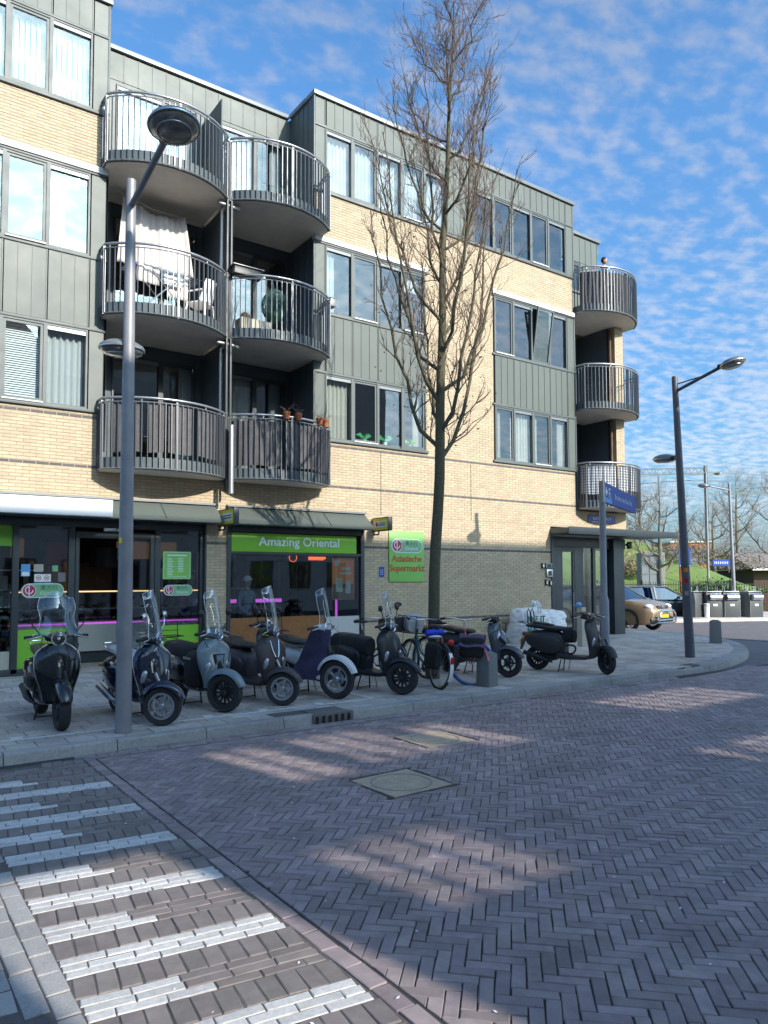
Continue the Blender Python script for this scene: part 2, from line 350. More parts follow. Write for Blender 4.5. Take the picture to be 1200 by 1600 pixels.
def inhole(x, y, m=.05): return any(a-m < x < b+m and c-m < y < d+m for a, b, c, d in HOLES)
def kerb_y(x):                       # front line of the kerb, swinging round the corner
    if x < 12.2: return 8.19
    if x < 21.4: return 15.4-7.21*sqrt(max(0, 1-((x-12.2)/9.2)**2))
    return 99
a_ = .0705; P = []; CUT = []
c45 = cos(pi/4)
for i in range(-300, 330):
    for j in range(-60, 400):
        t = (i-j) % 6
        if t == 0: cu_, cv_, ang = (i+1.5)*a_, (j+.5)*a_, -pi/4
        elif t == 5: cu_, cv_, ang = (i+.5)*a_, (j+1.5)*a_, pi/4
        else: continue
        x = (cu_+cv_)*c45; y = (-cu_+cv_)*c45
        # slow drift of the courses, as laid by hand
        x += .02*sin(y*1.3+x*.4); y += .018*sin(x*1.1)
        if x < 1.9 or y < -1 or x > 21 or y > kerb_y(x)-.05 or x*x+y*y > 300 or not seen(x, y, -.12, 110): continue
        dx_, dy_ = cos(ang)*.053, sin(ang)*.053
        q3 = [(x+cos(ang)*.0705*k, y+sin(ang)*.0705*k) for k in (-1, 0, 1)]
        ok = [not (u < 2.045 or v > kerb_y(u)-.285 or inhole(u, v, .028)) for u, v in q3]
        if all(ok): P.append((x, y, ang, .2105, .0700))
        else:                          # bricks cut to fit along the edges
            c, s_ = cos(ang), sin(ang); poly = [(x+c*u-s_*v, y+s_*u+c*v) for u, v in ((-.104, -.034), (.104, -.034), (.104, .034), (-.104, .034))]
            hp = []                    # half planes (nx, ny, d): keep nx*x+ny*y >= d
            if x < 2.3: hp.append((1, 0, 2.022))
            if y > kerb_y(x)-.6: e_ = kerb_y(x+.05)-kerb_y(x-.05); l_ = sqrt(.01+e_*e_); nx, ny = e_/l_, -.1/l_; hp.append((nx, ny, nx*x+ny*(kerb_y(x)-.275)))
            for a, b, c2, d2 in HOLES:
                if a-.16 < x < b+.16 and c2-.16 < y < d2+.16:
                    ds = [(a-.03-x, (-1, 0, -(a-.03))), (x-b-.03, (1, 0, b+.03)), (c2-.03-y, (0, -1, -(c2-.03))), (y-d2-.03, (0, 1, d2+.03))]; hp.append(max(ds)[1])
            for nx, ny, dd in hp:
                q = []
                for (p, r) in zip(poly, poly[1:]+poly[:1]):
                    fp, fr = nx*p[0]+ny*p[1]-dd, nx*r[0]+ny*r[1]-dd
                    if fp >= 0: q.append(p)
                    if fp*fr < 0: t_ = fp/(fp-fr); q.append((p[0]+(r[0]-p[0])*t_, p[1]+(r[1]-p[1])*t_))
                poly = q
                if len(poly) < 3: break
            if len(poly) < 3: continue
            ar_ = abs(sum(p[0]*r[1]-r[0]*p[1] for p, r in zip(poly, poly[1:]+poly[:1])))/2
            if ar_ > .0006: CUT.append(poly)
lay(P, 'brick', 'road_brick', road)
cm_ = MB(); r_ = random.Random(9)
for poly in CUT:
    n_ = len(poly); cx_, cy_ = sum(p[0] for p in poly)/n_, sum(p[1] for p in poly)/n_; z = -.108+r_.gauss(0, .0012)
    q = [(p[0]+(cx_-p[0])*min(.3, .004/max(.001, sqrt((p[0]-cx_)**2+(p[1]-cy_)**2))), p[1]+(cy_-p[1])*min(.3, .004/max(.001, sqrt((p[0]-cx_)**2+(p[1]-cy_)**2)))) for p in poly]
    cm_.add([(a, b, -.13) for a, b in poly]+[(a, b, z-.003) for a, b in poly]+[(a, b, z) for a, b in q], [tuple(range(2*n_, 3*n_))]+[(i, (i+1) % n_, (i+1) % n_+n_, i+n_) for i in range(n_)]+[(i+n_, (i+1) % n_+n_, (i+1) % n_+2*n_, i+2*n_) for i in range(n_)])
part('cut_bricks', cm_, 'road_brick', road, kind='stuff', fix=False)
for n_, (a, b, c, d) in enumerate(HOLES):
    pass
# flat course of blue-grey gutter bricks along the kerb
gut = MB().box(-6, 13, 8.19-.26, 8.185, -.3, -.115); 
gutter = struct('gutter', gut, 'joint_sand'); P = []
for k in range(90):
    for q in range(2):
        x = 1.95+k*.215+q*.1; y = 8.115-q*.105
        if y < kerb_y(x)-.03 and x < 12.3 and seen(x, y, -.12): P.append((x, y, 0, .21, .1))
lay(P, 'brick', 'road_brick', gutter, 140)
# border course between crossing and road
border = base('border_course', MB().box(1.90, 2.02, -1, 8.02, -.3, -.1155).mesh('b'), 'joint_sand'); border['kind'] = 'structure'
P = [(1.955, .6+k*.21, pi/2, .208, .1) for k in range(36) if .6+k*.21 < 8]
lay(P, 'brick', 'road_brick', border, 60)
# zebra crossing: white stretcher courses between dark soldier courses, slightly skewed
cross = base('crosswalk', MB().box(-3, 1.90, -2, 8.03, -.3, -.1135).mesh('c'), 'walk_joint'); cross['kind'] = 'structure'
white, dark = [], []
SK = -.125
def put(lst, x, y, ang, l, wd):
    yy = y+SK*(x-1.85)
    if seen(x, yy, -.12, 200) and yy < 7.98: lst.append((x, yy, ang+math.atan(SK), l, wd))
per = .815
for n_ in range(-2, 9):
    y0 = 3.55-per*1+n_*per       # lower edge of a long white stripe at its right end
    X0, X1 = .82, 1.885
    for c_ in range(3):
        x = X0-(.1 if c_ == 1 else 0)
        yc = y0+.034+c_*.068
        while x < X1-.03:
            l = min(.213, X1-x); 
            if x < X0: l -= X0-x; x = X0
            if l > .05: put(white if y0 < 6.9 else dark, x+l/2, yc, 0, l, .066)
            x += l
        x = X0-(.1 if c_ == 0 else 0); yc = y0+.204+.204+.034+c_*.068-.0
        while x < X1-.03:
            l = .213
            if x < X0: l -= X0-x; x = X0
            l = min(l, X1-x)
            put(white if x+l < 1.40 and y0 < 7.2 else dark, x+l/2, yc, 0, l, .066); x += l
    for k in range(11):
        x = X0+.05+k*.0975
        put(dark, x, y0+.306, pi/2, .198, .094)
        put(dark, x, y0+.306+.408, pi/2, .198, .094)
lay(white, 'brick', 'white_brick', cross, 150, tilt=.004, dz=.0008)
for o in [o for o in cross.children]:
    if o.name.startswith('brick') and o.get('kind') != 'stuff': o.name = 'white_brick'
lay(dark, 'brick', 'walk_brick', cross, 150)
# rows of pale granite setts on the left edge of the crossing
strip = base('granite_strip', MB().box(-3, .815, -2, 8.02, -.3, -.114).mesh('g'), 'joint_sand'); strip['kind'] = 'structure'
P = []
for k in range(60):
    for q in range(12):
        x = .765-q*.108; y = .4+k*.205+(q % 2)*.1-(.02*q)
        if seen(x, y, -.12, 260) and y < 7.95: P.append((x, y, pi/2, .2, .104))
near = [p for p in P if p[0] > .5]; rest = [p for p in P if p[0] <= .5]
lay(near, 'sett', 'granite', strip, 160, dz=.004)
lay(rest, 'brick', 'walk_brick', strip, 60)
# ------------------------------------------------------------------ pavement, tiles, kerbstones
K = []                                # kerb line points
x = -4.0
while x < 12.2: K.append((x, 8.19)); x += .5
for k in range(26):
    a = -pi/2+k*(pi/2)/25; K.append((12.2+9.2*cos(a), 15.4+7.21*sin(a)))
K += [(21.4, 16), (21.4, 20), (21.4, 26)]
poly = [(x, y+.14) for x, y in K if x < 12.2]+[(x-.1*max(0, (x-12.2)/9), y+.13) for x, y in K if x >= 12.2]+[(-4, 26)]
pave = base('pavement', MB().prism(poly, -.3, -.0055, 'z').mesh('p'), 'tile_joint'); pave['kind'] = 'structure'
def inside(x, y):
    if y > 14.4 and x < 19.6: return False
    if x < 12.2: return y > 8.36
    if x > 21.25: return False
    u = (x-12.2)/9.03
    return y > 15.4-7.04*sqrt(max(0, 1-u*u)) or y > 15.4
P = []; S = .3
for i in range(-2, 80):
    for j in range(0, 40):
        x = .2+i*S+(S/2 if j % 2 else 0); y = 8.5+j*S
        if inside(x, y-.1) and inside(x+.1, y) and y < 17.4 and not (4.2 < x < 4.9 and y < 8.6) and seen(x, y, 0, 30): P.append((x, y, 0, S-.004, S-.004))
lay(P, 'tile', 'tile', pave, 300, z=-.012, tilt=.003, dz=.0012)
pg = MB()
for (x0, x1, y0, y1) in ((5.8, 19.6, 14.2, 14.46),): pg.box(x0, x1, y0, y1, -.1, -.002)
part('wall_strip', pg, 'tile', pave)
# kerbstones, each 1 m long with a splayed face
kerb = thing('kerb', 'grey concrete kerbstones edging the pavement along the brick road', 'kerb')
pts = [Vector((x, y, 0)) for x, y in K if x < 21.6]
line = []; acc = 0
for a, b in zip(pts, pts[1:]):
    n_ = max(1, int((b-a).length/.1))
    for q in range(n_): line.append(a.lerp(b, q/n_))
k0 = 0; stones = 0
i = 0
while i < len(line)-2:
    j = i; d = 0
    while j < len(line)-1 and d < 1.0: d += (line[j+1]-line[j]).length; j += 1
    seg = line[i:j+1]; rs = []
    for q, p in enumerate(seg):
        dd = (line[min(i+q+1, len(line)-1)]-line[max(i+q-1, 0)]).normalized(); nrm = Vector((-dd.y, dd.x, 0))
        e = dd*(.005 if q == 0 else (-.005 if q == len(seg)-1 else 0))
        h = -.03 if 12.7 < p.x < 13.6 else 0; wk = .155 if p.x < 12.2 else min(.34, .155+.1*(p.x-12.2))      # lowered stones where the crossing meets the road
        zt = h*1.0
        rs.append([p+e+nrm*0+Vector((0, 0, -.3)), p+e+Vector((0, 0, -.12)), p+e+nrm*.025+Vector((0, 0, min(zt-.015, -.02 if h == 0 else zt-.01))), p+e+nrm*.04+Vector((0, 0, zt)), p+e+nrm*wk+Vector((0, 0, zt+.003)), p+e+nrm*wk+Vector((0, 0, -.3))])
    if seen(seg[len(seg)//2].x, seg[len(seg)//2].y, 0, 120) and not (4.15 < seg[len(seg)//2].x < 4.9 and False):
        part('kerbstone', MB().rings(rs, sm=False), 'kerb', kerb)
    i = j
# painted parking bays for mopeds: white bricks let into the tiles
bay = thing('bay_marking', 'worn white painted lines of the moped bays on the pavement', 'road marking')
def stripe(a, b, wd=.07):
    lp = MB(); a, b = Vector((*a, 0)), Vector((*b, 0)); n_ = max(2, int((b-a).length/.3)); d = (b-a)/n_; r = Vector((-d.y, d.x, 0)).normalized()
    for k in range(n_): lp.add([a+d*k-r*wd/2+Vector((0, 0, .0035)), a+d*(k+.97)-r*wd/2+Vector((0, 0, .0035)), a+d*(k+.97)+r*wd/2+Vector((0, 0, .0035)), a+d*k+r*wd/2+Vector((0, 0, .0035))], [(0, 1, 2, 3)])
    part('line', lp, 'line_paint', bay, kind='stuff', fix=False)
stripe((.3, 8.83), (6.05, 8.80)); stripe((.3, 10.55), (5.9, 10.55)); stripe((6.05, 8.80), (6.1, 10.5))
for x in (1.42, 3.6, 4.35, 5.2): stripe((x, 8.84), (x+.02, 8.99), .12)
# manhole covers
for n_, (a, b, c, d) in enumerate(HOLES):
    t = thing('manhole_cover', ['square pale iron manhole cover with a round lid, nearer of two in the brick road', 'square pale iron manhole cover nearer the kerb, in the brick road'][n_], 'manhole cover', ((a+b)/2, (c+d)/2, -.111), radians([2, -2][n_]), 'manhole covers in the road')
    h = (b-a)/2-.005
    part('frame', MB().box(-h-.02, h+.02, -h-.02, h+.02, -.05, -.004), 'cast_dark', t)
    fr = MB().box(-h+.01, h-.01, -h+.01, h-.01, -.02, .002); part('lid', fr, 'iron', t)
    st = MB()
    for i in range(24):
        for j in range(24):
            x = -h+.03+(2*h-.06)*i/23; y = -h+.03+(2*h-.06)*j/23
            if .26 < sqrt(x*x+y*y) < .285: continue
            q = .009; aa = pi/4 if (i+j) % 2 else -pi/4; ca, sa = cos(aa), sin(aa)
            st.add([(x-q*ca, y-q*sa, .0025), (x+q*.4*sa, y-q*.4*ca, .0065), (x+q*ca, y+q*sa, .0025), (x-q*.4*sa, y+q*.4*ca, .0065)], [(0, 1, 2, 3)])
    part('tread', st, 'iron', t, kind='stuff', fix=False)
    part('ring', MB().lathe([(.265, .0025), (.266, .006), (.28, .006), (.281, .0025)], 40), mat('lid_ring', (.30, .26, .20), .7) if 'lid_ring' not in M else 'lid_ring', t)
# kerb drain
t = thing('kerb_drain', 'dark iron gully inlet with slots set into the kerb', 'drain', (5.0, 8.19, 0))
part('cover', MB().box(-.26, .26, .005, .40, -.03, .007), mat('gully_iron', (.17, .16, .15), .7, var=.3, vscale=12), t, .004)
part('front', MB().box(-.30, .30, -.012, .03, -.13, .004), 'gully_iron', t, .004)
for k in range(6): part('slot', MB().box(-.27+k*.095, -.225+k*.095, -.018, -.0125, -.11, -.02), 'black_plastic', t)
# granite bollards
for (x, y, a, s, lab) in ((8.24, 8.78, .2, 1, 'square grey granite bollard between the blue-tyred bicycle and the sporty scooter'), (18.42, 10.9, .6, 1.12, 'square grey granite bollard at the far tip of the pavement corner')):
    t = thing('stone_bollard', lab, 'bollard', (x, y, 0), a, 'granite bollards on the pavement', s)
    part('shaft', MB().box(-.13, .13, -.13, .13, -.02, .52, .012), 'stone_bollard', t, .012)
    part('cap', MB().box(-.095, .095, -.095, .095, .521, .548, .03), 'stone_bollard', t, .006)
# ================================================================== apartment building with shops below
YF = 14.45; YB = 15.65
bld = thing('apartment_building', 'four-storey yellow brick and grey-green clad corner building with round balconies and shops below', 'building', (10, YF, 0))
bld.location = (0, 0, 0)
def bp_(name, mb, m, bevel=0, parent=bld, **k): return part(name, mb, m, parent, bevel, **k)
# ---- brickwork, laid course by course
wall = base('brick_wall', MB().box(0, 3.6, YF+.012, YF+.25, 3.2, 4.78).box(8.4, 17.2, YF+.012, YF+.25, 3.2, 4.78).mesh('w'), 'mortar', bld)
mw = MB()
AREAS = [(1.2, 3.66, 3.22, 4.86), (3.66, 8.31, 3.22, 3.76), (8.31, 17.2, 3.22, 4.86), (1.2, 3.66, 9.63, 10.68), (8.31, 17.2, 9.63, 10.68), (11.56, 13.90, 4.86, 9.63), (5.78, 6.22, 0, 3.22), (9.64, 16.08, 0, 3.22), (17.2, 19.55, 3.1, 3.72), (19.15, 19.55, 3.72, 9.6)]
for (a, b, c, d) in AREAS: part('mortar_bed', MB().box(a, b, YF+.0055, YF+.24, c, d), 'mortar', wall)
CW, CH = .221, .0625
bm_lib = [None]*5; Vb, Fb, Vd, Fd = [], [], [], []
def brick_v(x0, x1, z0, z1, r):
    j = lambda s: r.uniform(-s, s); o = YF+j(.0012)-.001
    return [(x0, YF+.012, z0), (x1, YF+.012, z0), (x1, YF+.012, z1), (x0, YF+.012, z1), (x0+.003, o, z0+.003), (x1-.003, o, z0+.003), (x1-.003, o, z1-.003), (x0+.003, o, z1-.003)]
BF = [(4, 5, 6, 7), (0, 1, 5, 4), (1, 2, 6, 5), (2, 3, 7, 6), (3, 0, 4, 7)]
r_ = random.Random(11); bricks = []
DARK = (0.70, 2.44, 3.81, 4.75)
for (a, b, c, d) in AREAS:
    k0 = int(c/CH)
    for k in range(k0, int(d/CH)+1):
        z0 = k*CH; z1 = z0+.0505
        if z0 < c-.001: z0 = max(z0, c)
        z1 = min(z1, d)
        if z1-z0 < .02: continue
        isd = any(abs(z0-q) < CH*.51 for q in DARK)
        x = math.floor(a/CW)*CW-(CW/2 if k % 2 else 0)
        while x < b:
            u0, u1 = max(a, x), min(b, x+CW-.0105)
            if u1-u0 > .03 and seen((u0+u1)/2, YF, z0, 15): bricks.append((view((u0+u1)/2, YF, z0)[2], u0, u1, z0, z1, isd))
            x += CW
bricks.sort(key=lambda q: q[0]); full = 0; shared = None
for (w_, u0, u1, z0, z1, isd) in bricks:
    if not isd and full < 300 and abs(u1-u0-.2105) < .001 and abs(z1-z0-.0505) < .001:
        if shared is None:
            shared = []
            for s_ in range(4):
                me = bpy.data.meshes.new('brick'); vv = brick_v(0, .2105, 0, .0505, random.Random(s_)); me.from_pydata([(p[0], p[1]-YF, p[2]) for p in vv], [], BF); me.materials.append(M['facade_brick']); shared.append(me)
        o = bpy.data.objects.new('brick', shared[full % 4]); COL.objects.link(o); o.parent = wall; o.location = (u0, YF, z0); full += 1
    else:
        V_, F_ = (Vd, Fd) if isd else (Vb, Fb); n_ = len(V_); V_ += brick_v(u0, u1, z0, z1, r_); F_ += [tuple(i+n_ for i in f) for f in BF]
for nm, V_, F_, m_ in (('brick_field', Vb, Fb, 'facade_brick'), ('dark_brick_bands', Vd, Fd, 'dark_brick')):
    me = bpy.data.meshes.new(nm); me.from_pydata(V_, [], F_); me.materials.append(M[m_]); o = bpy.data.objects.new(nm, me); COL.objects.link(o); o.parent = wall; o['kind'] = 'stuff'
# expansion joints
for x in (13.05, 6.9+3.25): bp_('expansion_joint', MB().box(x-.006, x+.006, YF-.004, YF, 3.25, 4.8), 'dark_frame', parent=wall)
# ---- core: floors, ceilings, party walls
core = MB()
for z in (3.78, 6.71, 9.64):
    core.box(-2, 3.66, YF+.30, 20, z, z+.22); core.box(3.66, 8.33, YB+.02, 20, z, z+.22); core.box(8.33, 17.2, YF+.30, 20, z, z+.22)
core.box(-2, 19.3, YB+2.9, 20, 3.2, 12.7)
for x in (3.60, 8.34, 17.0): core.box(x, x+.06, YF+.30, 20, 3.3, 12.7)
for x in (6.05, 11.56, 13.84): core.box(x, x+.06, YB+.2, 18.6, 3.3, 12.7)
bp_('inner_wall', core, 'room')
roof = MB(); roof.box(-2, 3.62, YF+.1, 22, 12.70, 12.86); roof.box(3.62, 8.36, YB+.1, 22, 12.70, 12.86); roof.box(8.36, 17.15, YF+.1, 22, 12.70, 12.86); roof.box(17.15, 19.8, YB+.1, 22, 12.70, 12.86)
bp_('roof', roof, 'parapet')
# ---- cladding of upright sheets with standing seams
def clad(x0, x1, z0, z1, y=YF, n=None, edges=True, flip=1, axis='y', m='cladding'):
    n = n or max(1, round((x1-x0)/.245)); w_ = (x1-x0)/n
    for k in range(n):
        a, b = x0+k*w_, x0+(k+1)*w_
        mb = MB()
        if axis == 'y':
            mb.box(a+.008, b-.008, y-.022, y+.03, z0+.006, z1-.006); mb.box(b-.012, b+.006, y-.034, y+.02, z0+.004, z1-.004)
        else:
            mb.box(y-.022*flip if flip > 0 else y-.03, y+.03 if flip > 0 else y+.022, a+.008, b-.008, z0+.006, z1-.006); mb.box(min(y-.034*flip, y), max(y-.034*flip, y), b-.012, b+.006, z0+.004, z1-.004)
        bp_('cladding_panel', mb, m, parent=cladding)
cladding = base('cladding', MB().box(1.0, 3.3, YF+.03, YF+.05, 6.4, 7.88).mesh('c'), 'dark_frame', bld)
cb_ = MB()
for (a, b, c, d, y) in ((1, 3.68, 6.4, 7.85, YF), (1, 3.68, 12.2, 12.95, YF), (3.36, 3.68, 10.7, 12.95, YF), (3.36, 3.68, 4.9, 9.6, YF), (3.68, 8.31, 12.2, 12.9, YB), (8.31, 17.2, 12.2, 12.95, YF), (8.31, 11.56, 6.4, 7.85, YF), (13.9, 17.2, 6.4, 7.85, YF), (12.24, 13.2, 10.7, 12.95, YF), (17.2, 19.9, 12.0, 12.95, YB), (8.31, 8.6, 4.88, 12.9, YF), (16.88, 17.2, 4.88, 12.9, YF)):
    cb_.box(a, b, y+.032, y+.08, c, d)
part('backing', cb_, 'dark_frame', cladding)
PW = .735
def bay_x(x0, n): return [x0+PW*k for k in range(n+1)]
left = [3.38-PW*k for k in range(4)][::-1]
for a, b in zip(left, left[1:]): clad(a+.02, b, 6.48, 7.80, n=3); clad(a+.02, b, 12.28, 12.93, n=3)
clad(3.40, 3.68, 10.74, 12.93, n=1); clad(3.40, 3.68, 4.92, 9.5, n=1)
for x0, n_ in ((8.59, 4), (13.93, 4)):
    for a, b in zip(bay_x(x0, n_), bay_x(x0, n_)[1:]): clad(a+.02, b, 6.48, 7.80, n=3)
for x0, n_ in ((8.59, 5), (13.2, 5)):
    for a, b in zip(bay_x(x0, n_), bay_x(x0, n_)[1:]): clad(a+.02, b, 12.30, 12.93, n=3)
clad(12.28, 13.2, 10.76, 12.93, n=4); clad(8.31, 8.57, 10.74, 12.93, n=1); clad(8.31, 8.57, 4.92, 9.5, n=1); clad(16.9, 17.2, 10.74, 12.93, n=1); clad(16.9, 17.2, 4.92, 9.5, n=1)
clad(3.70, 8.28, 12.3, 12.9, y=YB, n=15); clad(17.22, 19.85, 12.05, 12.9, y=YB, n=9); clad(19.0, 19.85, 9.9, 12.05, y=YB, n=3)
# side walls of the loggias and of the set-back top floor
side = MB(); side.box(3.645, 3.68, YF+.02, YB+.1, 3.78, 12.9)
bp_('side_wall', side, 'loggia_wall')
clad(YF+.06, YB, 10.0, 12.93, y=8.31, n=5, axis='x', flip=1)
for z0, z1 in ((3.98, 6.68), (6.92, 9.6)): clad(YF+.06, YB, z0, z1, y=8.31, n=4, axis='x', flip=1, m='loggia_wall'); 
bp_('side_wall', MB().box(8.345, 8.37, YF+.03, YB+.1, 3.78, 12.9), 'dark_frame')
# corner trims
for x in (3.69, 8.285): bp_('corner_trim', MB().box(x-.02, x+.02, YF-.04, YF+.03, 10.7 if x > 4 else 4.9, 12.93), 'frame', .004)
for x in (3.69, 8.285, 17.21): bp_('corner_trim', MB().box(x-.02, x+.02, YF-.04, YF+.03, 4.9, 9.5), 'frame', .004)
bp_('corner_trim', MB().box(17.2, 17.24, YF-.04, YF+.03, 10.7, 12.93), 'frame', .004)
# parapet caps
for (a, b, y) in ((-1, 3.74, YF), (8.25, 17.27, YF)): bp_('parapet_cap', MB().box(a, b, y-.085, y+.3, 12.935, 13.04), 'parapet', .01)
bp_('parapet_cap', MB().box(3.745, 8.24, YB-.085, YB+.3, 12.93, 13.03), 'parapet', .01); bp_('parapet_cap', MB().box(17.28, 20.0, YB-.085, YB+.3, 12.93, 13.03), 'parapet', .01)
bp_('parapet_cap', MB().box(8.235, 8.50, YF+.31, YB-.09, 12.925, 13.03), 'parapet', .01); bp_('parapet_cap', MB().box(3.5, 3.75, YF+.31, YB-.09, 12.925, 13.03), 'parapet', .01)
# white concrete lintel bands and grey drip trims
for (a, b) in ((1, 3.70), (8.29, 11.60), (13.86, 17.22)): bp_('lintel', MB().box(a, b, YF-.07, YF+.1, 9.50, 9.625), 'lintel', .008)
for (a, b) in ((1, 3.70), (8.29, 17.22)): bp_('sill_trim', MB().box(a, b, YF-.05, YF+.05, 10.675, 10.735), 'frame', .006)
for (a, b) in ((1, 3.70), (8.29, 11.60), (13.86, 17.22)):
    bp_('sill_trim', MB().box(a, b, YF-.055, YF+.05, 4.862, 4.918), 'frame', .006)
    bp_('transom_trim', MB().box(a, b, YF-.045, YF+.05, 6.425, 6.475), 'frame', .005); bp_('transom_trim', MB().box(a, b, YF-.045, YF+.05, 7.805, 7.855), 'frame', .005)
    bp_('transom_trim', MB().box(a, b, YF-.045, YF+.05, 9.455, 9.498), 'dark_frame', .005)
for (a, b) in ((1, 3.70), (8.29, 12.27), (13.2, 17.22)): bp_('transom_trim', MB().box(a, b, YF-.045, YF+.05, 12.235, 12.29), 'frame', .005)
# ---- windows
def window(x0, x1, z0, z1, y=YF, vent=False, behind=None, tilt=False, m='frame', sash='frame', gl='window_glass', col='curtain', sill=False, kk=0):
    f = MB(); t = .033; d = .06
    f.box(x0, x0+t, y-.035, y+d, z0, z1); f.box(x1-t, x1, y-.035, y+d, z0, z1); f.box(x0+t, x1-t, y-.03, y+d, z0, z0+t); f.box(x0+t, x1-t, y-.03, y+d, z1-t, z1)
    w_ = part('window', f, m, bld)
    a, b, c, e = x0+t, x1-t, z0+t, z1-t
    if vent:
        s = MB(); q = .05; s.box(a+.004, a+q, y-.012, y+.03, c, e); s.box(b-q, b-.004, y-.012, y+.03, c, e); s.box(a+q, b-q, y-.012, y+.03, c, c+q); s.box(a+q, b-q, y-.012, y+.03, e-q, e)
        so_ = part('sash', s, sash, w_)
        p = MB().box(a+q, b-q, y+.008, y+.016, c+q, e-q); po = part('pane', p, gl, w_)
        if tilt:
            for o in (so_, po):
                o.matrix_local = Matrix.Translation((0, y, c)) @ Matrix.Rotation(radians(9), 4, 'X') @ Matrix.Translation((0, -y, -c))
    else:
        part('vent_strip', MB().box(a, b, y-.02, y+.03, e-.075, e, .004), 'parapet', w_)
        part('pane', MB().box(a+.008, b-.008, y+.02, y+.028, c+.01, e-.08), gl, w_)
    if sill: part('sill', MB().box(x0+.03, x1-.03, y-.075, y-.03, z0+.005, z0+.03), 'lintel', w_)
    yc = y+.16
    if behind == 'vertical':
        s = MB(); n_ = 7
        for k in range(n_):
            xc = a+(b-a)*(k+.5)/n_; s.add([(xc-.045, yc-.02, c), (xc+.035, yc+.03, c), (xc+.035, yc+.03, e-.05), (xc-.045, yc-.02, e-.05)], [(0, 1, 2, 3)])
        part('vertical_blind', s, col, w_, fix=False)
    elif behind and behind.startswith('curtain'):
        u0, u1 = (a, b) if behind == 'curtain' else ((a, a+(b-a)*.45) if behind.endswith('_l') else (a+(b-a)*.6, b))
        g = [[(u0+(u1-u0)*k/40, yc+.03*sin(k*.95+kk)+.012*sin(k*2.3), zq) for k in range(41)] for zq in (c-.02, (c+e)/2, e)]
        part('curtain', MB().sheet(g), col, w_, fix=False)
    elif behind == 'blind':
        s = MB(); n_ = 34
        for k in range(n_): zq = c+(e-c)*(k+.5)/n_; s.add([(a, yc-.012, zq-.016), (b, yc-.012, zq-.016), (b, yc+.008, zq+.016), (a, yc+.008, zq+.016)], [(0, 1, 2, 3)])
        part('venetian_blind', s, 'white', w_, fix=False)
    elif behind == 'roller':
        part('roller_blind', MB().box(a, b, yc, yc+.005, c+(e-c)*.7, e), col, w_)
    return w_
Z = ((4.92, 6.42), (7.86, 9.45), (10.74, 12.23))
for (x0, n_, lv, beh) in ((left[0], 3, 0, ['blind', 'blind', 'curtain']), (left[0], 3, 1, ['', '', 'curtain_l']), (left[0], 3, 2, ['vertical']*3),
                          (8.59, 4, 0, ['curtain', '', '', 'curtain_r']), (8.59, 4, 1, ['curtain_l', '', '', 'roller']), (8.59, 5, 2, ['curtain', 'curtain', 'curtain', 'curtain', 'curtain']),
                          (13.93, 4, 0, ['curtain_l', 'curtain', 'curtain_l', 'curtain_r']), (13.93, 4, 1, ['', '', '', '']), (13.2, 5, 2, ['', '', '', '', ''])):
    for k in range(n_):
        v = k % 2 == (1 if x0 < 5 else (0 if x0 > 13 and lv < 2 else 1))
        window(x0+PW*k+.0, x0+PW*(k+1), Z[lv][0], Z[lv][1], vent=v, behind=beh[k], col='curtain_cream' if (x0 > 8 and lv == 0) else 'curtain', sill=v and (k+lv) % 3 != 0, sash='frame', tilt=(x0 > 13 and x0 < 13.95 and lv == 1 and k == 2), kk=k+lv)
# open bottom-hung look on the mid window is the tilted sash; glazed doors at the back of the loggias
for lv, zf in ((0, 3.98), (1, 6.91), (2, 9.84)):
    hd = (6.42, 9.35, 12.22)[lv]
    for (a, b) in ((4.15, 5.95), (6.35, 8.15)):
        mid = (a+b)/2+.1
        window(a, mid, zf+.05 if lv < 2 else 10.15, hd, y=YB-.02, behind=('curtain' if (lv == 2 or (a > 6 and lv == 0)) else ''), m='dark_frame', col='curtain' if lv == 2 else 'curtain_cream')
        window(mid, b, zf+.05, hd, y=YB-.02, vent=True, m='dark_frame', sash='dark_frame', behind='curtain_r' if lv != 1 else '')
    bw = MB(); 
    top = hd+.35 if lv < 2 else hd+.08
    bw.box(3.68, 4.15, YB-.01, YB+.05, zf, top); bw.box(5.95, 6.35, YB-.01, YB+.05, zf, top); bw.box(8.15, 8.31, YB-.01, YB+.05, zf, top); bw.box(4.15, 5.95, YB-.01, YB+.05, hd, top); bw.box(6.35, 8.15, YB-.01, YB+.05, hd, top)
    if lv == 2: bw.box(4.15, 5.05, YB-.01, YB+.05, zf, 10.15); bw.box(6.35, 7.35, YB-.01, YB+.05, zf, 10.15)
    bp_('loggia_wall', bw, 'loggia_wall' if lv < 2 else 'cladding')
window(18.42, 18.98, 11.0, 12.0, y=YB-.03, vent=True); window(17.4, 18.3, 9.9, 12.0, y=YB-.03, m='dark_frame')
